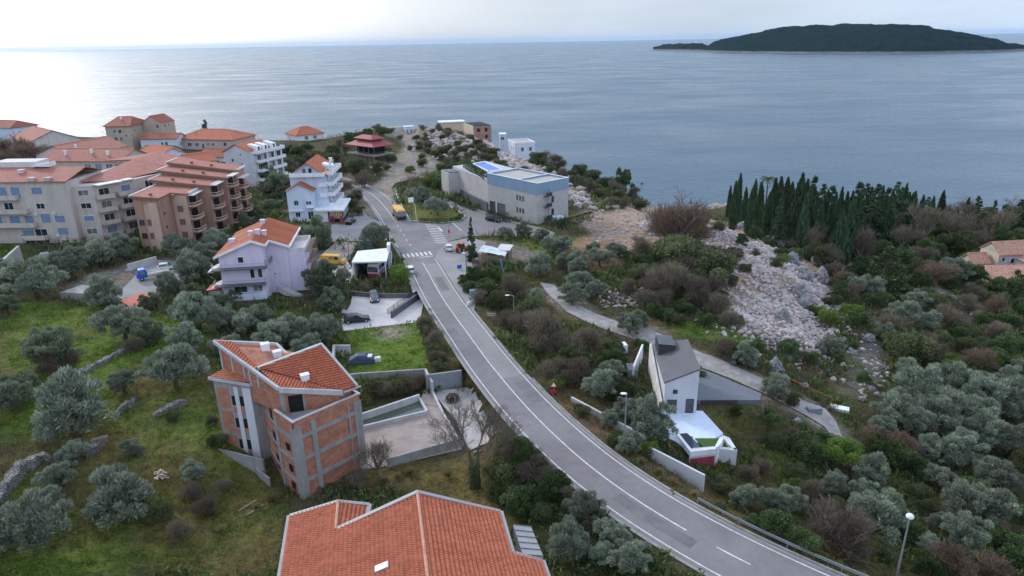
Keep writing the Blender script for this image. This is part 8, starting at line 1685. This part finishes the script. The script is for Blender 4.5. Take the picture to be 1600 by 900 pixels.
def rock_mesh(seed, sub=4, rough=.5, m='rock'):
    b = bmesh.new(); bmesh.ops.create_icosphere(b, subdivisions=sub, radius=1); v = np.array([q.co[:] for q in b.verts]); r = fbm(v[:, 0]*1.3+seed*3, v[:, 1]*1.3+v[:, 2]*.9, 1.1, seed, 4)-.5+.6*(fbm(v[:, 2]*2+seed, v[:, 0]*2-v[:, 1], .8, seed+9, 3)-.5)
    ridge_ = np.abs(fbm(v[:, 0]*3+seed, v[:, 1]*3+v[:, 2]*2.3, 1.0, seed+31, 4)-.5)
    for q, d, e_ in zip(b.verts, r, ridge_): q.co *= 1+rough*2*d-.9*e_
    me = bpy.data.meshes.new('rock'); b.to_mesh(me); b.free(); me.materials.append(K[m]); return me
RM = [rock_mesh(s) for s in range(5)]; NR = [0]
def boulder(px, py, w, label, hf=.8, name='boulder'):
    x, y, z = G(px, py, .3); k = proj(x, y, z)[2]; s = w*k/FPX/2; o = bpy.data.objects.new(name, RM[NR[0] % 5]); NR[0] += 1; COL.objects.link(o); o.location = (x, y, z+s*hf*.35); o.scale = (s, s*random.uniform(.8, 1.1), s*hf); o.rotation_euler = (0, 0, random.uniform(0, 6.28)); return tag(o, label, 'rock', 'boulders and crags', 'thing')
boulder(1213, 576, 24, 'large pale upright boulder beside the track right of the slate deck', 1.2)
for p, lb in (((1259,553,20), 'grey boulder at the lower tip of the rubble slope, under a dark bush'), ((1272,552,18), 'grey boulder just right of the one under the dark bush'), ((1232,556,18), 'grey boulder in the bushes left of the rubble slope foot'), ((1330,549,16), 'pale boulder beside the olive at the shale track'), ((1357,529,20), 'pale flat rock at the top end of the shale track'),
              ((1347,622,12), 'pale rock lowest in the stones along the shale track'), ((1363,607,12), 'white rock in the middle of the stones beside the shale track'), ((1370,615,12), 'long pale rock under the white one beside the shale track'), ((1379,571,9), 'small pale rock topmost of the stones beside the shale track'), ((1381,586,8), 'small round rock among the upper stones by the shale track'), ((1301,585,8), 'small white rock left of the shale track'),
              ((1256,601,14), 'pale rock against the orange tape end of the track'), ((1246,657,16), 'rough stone heap beside the grey block on the track'), ((960,462,13), 'pale rock among the olives below the quarry floor'), ((975,470,10), 'smaller pale rock right of the rock among the quarry olives'), ((1195,364,26), 'grey crag at the top of the rubble slope'), ((1160,358,22), 'low pale crag at the left end of the quarry lip')): boulder(*p, lb)
for p, lb in (((1236,412,26), 'grey rock face on the right shoulder of the rubble slope'), ((1256,432,26), 'tall grey crag below the right shoulder of the rubble slope'), ((1285,438,30), 'steep grey crag standing apart among brown bushes right of the rubble'), ((1276,412,22), 'upper grey crag among brown bushes behind the steep one'), ((1246,456,24), 'grey crag in the middle of the right rubble edge'), ((1256,478,28), 'lower grey crag at the right rubble edge'), ((1215,385,26), 'grey rock rib below the quarry lip'), ((1225,500,26), 'grey rock near the foot of the rubble slope')): boulder(*p, lb, 1.1, 'rock_crag')
for (px, py), dg, sz, lb, m_ in (((1271, 645), 5, (1.0, .5, .9), 'grey concrete block closing the track', 'plastic_grey'), ((1311, 641), -25, (1.3, .6, .5), 'white concrete slab lying at the track edge by green grass', 'white')):
    x, y, z = G(px, py); f2 = frame(x, y, dg); mb = MB(); mb.box(f2, -sz[0], sz[0], -sz[1], sz[1], z-.1, z+sz[2]); solo('concrete_block', mb, K[m_], lb, 'block')
mb = MB(); a, b_ = np.array(G(1225, 595)), np.array(G(1300, 628)); mb.tube([(a[0], a[1], a[2]+.8), ((a[0]+b_[0])/2, (a[1]+b_[1])/2, (a[2]+b_[2])/2+.6), (b_[0], b_[1], b_[2]+.7)], .05, 5); solo('barrier_tape', mb, K['orange'], 'orange tape stretched along the track edge by the pale boulder', 'tape')
# ------------------------------------------------------------------ labels that say which plant
LAND = [(52,330,'beige apartments'),(75,404,'silver parked car'),(235,433,'blue truck'),(295,330,'brown apartment block'),(410,420,'lilac house'),(500,300,'cafe house'),(400,250,'pale four storey house'),(497,208,'small hipped house'),(580,232,'maroon roofed restaurant'),(210,200,'tall tan house'),(20,197,'white seafront house'),(100,215,'wide red roof'),(270,240,'pale blue houses'),(340,215,'wide hipped roof'),
        (450,580,'unfinished brick building'),(360,680,'brick building wing'),(650,830,'large terracotta roof'),(780,845,'grey metal canopy'),(743,690,'big bare tree'),(605,550,'green lawn'),(630,640,'open water basin'),(535,412,'yellow van'),(585,466,'car park'),(625,332,'orange covered lorry'),(650,398,'zebra crossing'),(690,320,'olive island'),(700,275,'stone tower'),(810,310,'stone villa'),(765,400,'tarpaulin shed'),(745,470,'roadside bins'),(768,490,'brown sign board'),(865,608,'triangular warning sign'),
        (1055,590,'pale villa'),(1140,615,'slate deck'),(1110,700,'villa pool box'),(978,620,'street lamp by the villa'),(1060,740,'plain white wall'),(940,370,'bare quarry floor'),(1080,350,'quarry lip'),(1190,450,'rubble slope'),(1250,520,'rubble slope foot'),(1213,576,'large pale boulder'),(1270,640,'grey track block'),(1360,580,'shale track'),(1580,410,'old stone house'),(1240,320,'lone palm tree'),(1480,465,'path to the stone house'),(880,500,'gravel track'),(760,205,'unfinished headland house'),(810,230,'white cube house'),
        (1415,840,'globe street lamp'),(1200,850,'crash barrier'),(100,460,'blank grey wall'),(30,740,'curving dry stone wall'),(205,640,'short dry stone wall'),(250,745,'pile of planks'),(265,645,'lower dry stone wall'),(150,570,'shaded stone terrace'),(390,790,'timber beams'),(1050,318,'small beach'),(900,285,'headland slope'),(955,840,'road edge by the olives'),(1311,640,'white track slab'),(1400,380,'shore wood'),(640,270,'gravel turning area')]
ORD = ['leftmost', 'second from the left', 'third from the left', 'fourth from the left', 'fifth from the left', 'sixth from the left', 'seventh from the left', 'eighth from the left', 'ninth from the left', 'tenth from the left', 'eleventh from the left', 'twelfth from the left']
sets = {}
for v in VEG:
    if v['label']: v['o']['label'] = v['label']; continue
    L_ = min(LAND, key=lambda l: math.hypot(l[0]-v['x'], (l[1]-v['y'])*1.3)); dx, dy = v['x']-L_[0], v['y']-L_[1]
    rel = ('right of' if dx > 0 else 'left of') if abs(dx) > abs(dy)*.9 else ('in front of' if dy > 0 else 'behind'); sets.setdefault((v['kind'], rel, L_[2]), []).append(v)
for (kd, rel, nm), vs_ in sets.items():
    vs_.sort(key=lambda v: v['x']); n = len(vs_); base = f"{ADJ[kd]} {rel} the {nm}"
    for i, v in enumerate(vs_):
        if n == 1: s = base
        elif n == 2 and max(q['w'] for q in vs_) > 1.2*min(q['w'] for q in vs_): s = ('larger ' if v['w'] == max(q['w'] for q in vs_) else 'smaller ')+base
        else: s = base+', '+('rightmost' if i == n-1 else ORD[min(i, len(ORD)-1)])
        v['o']['label'] = s
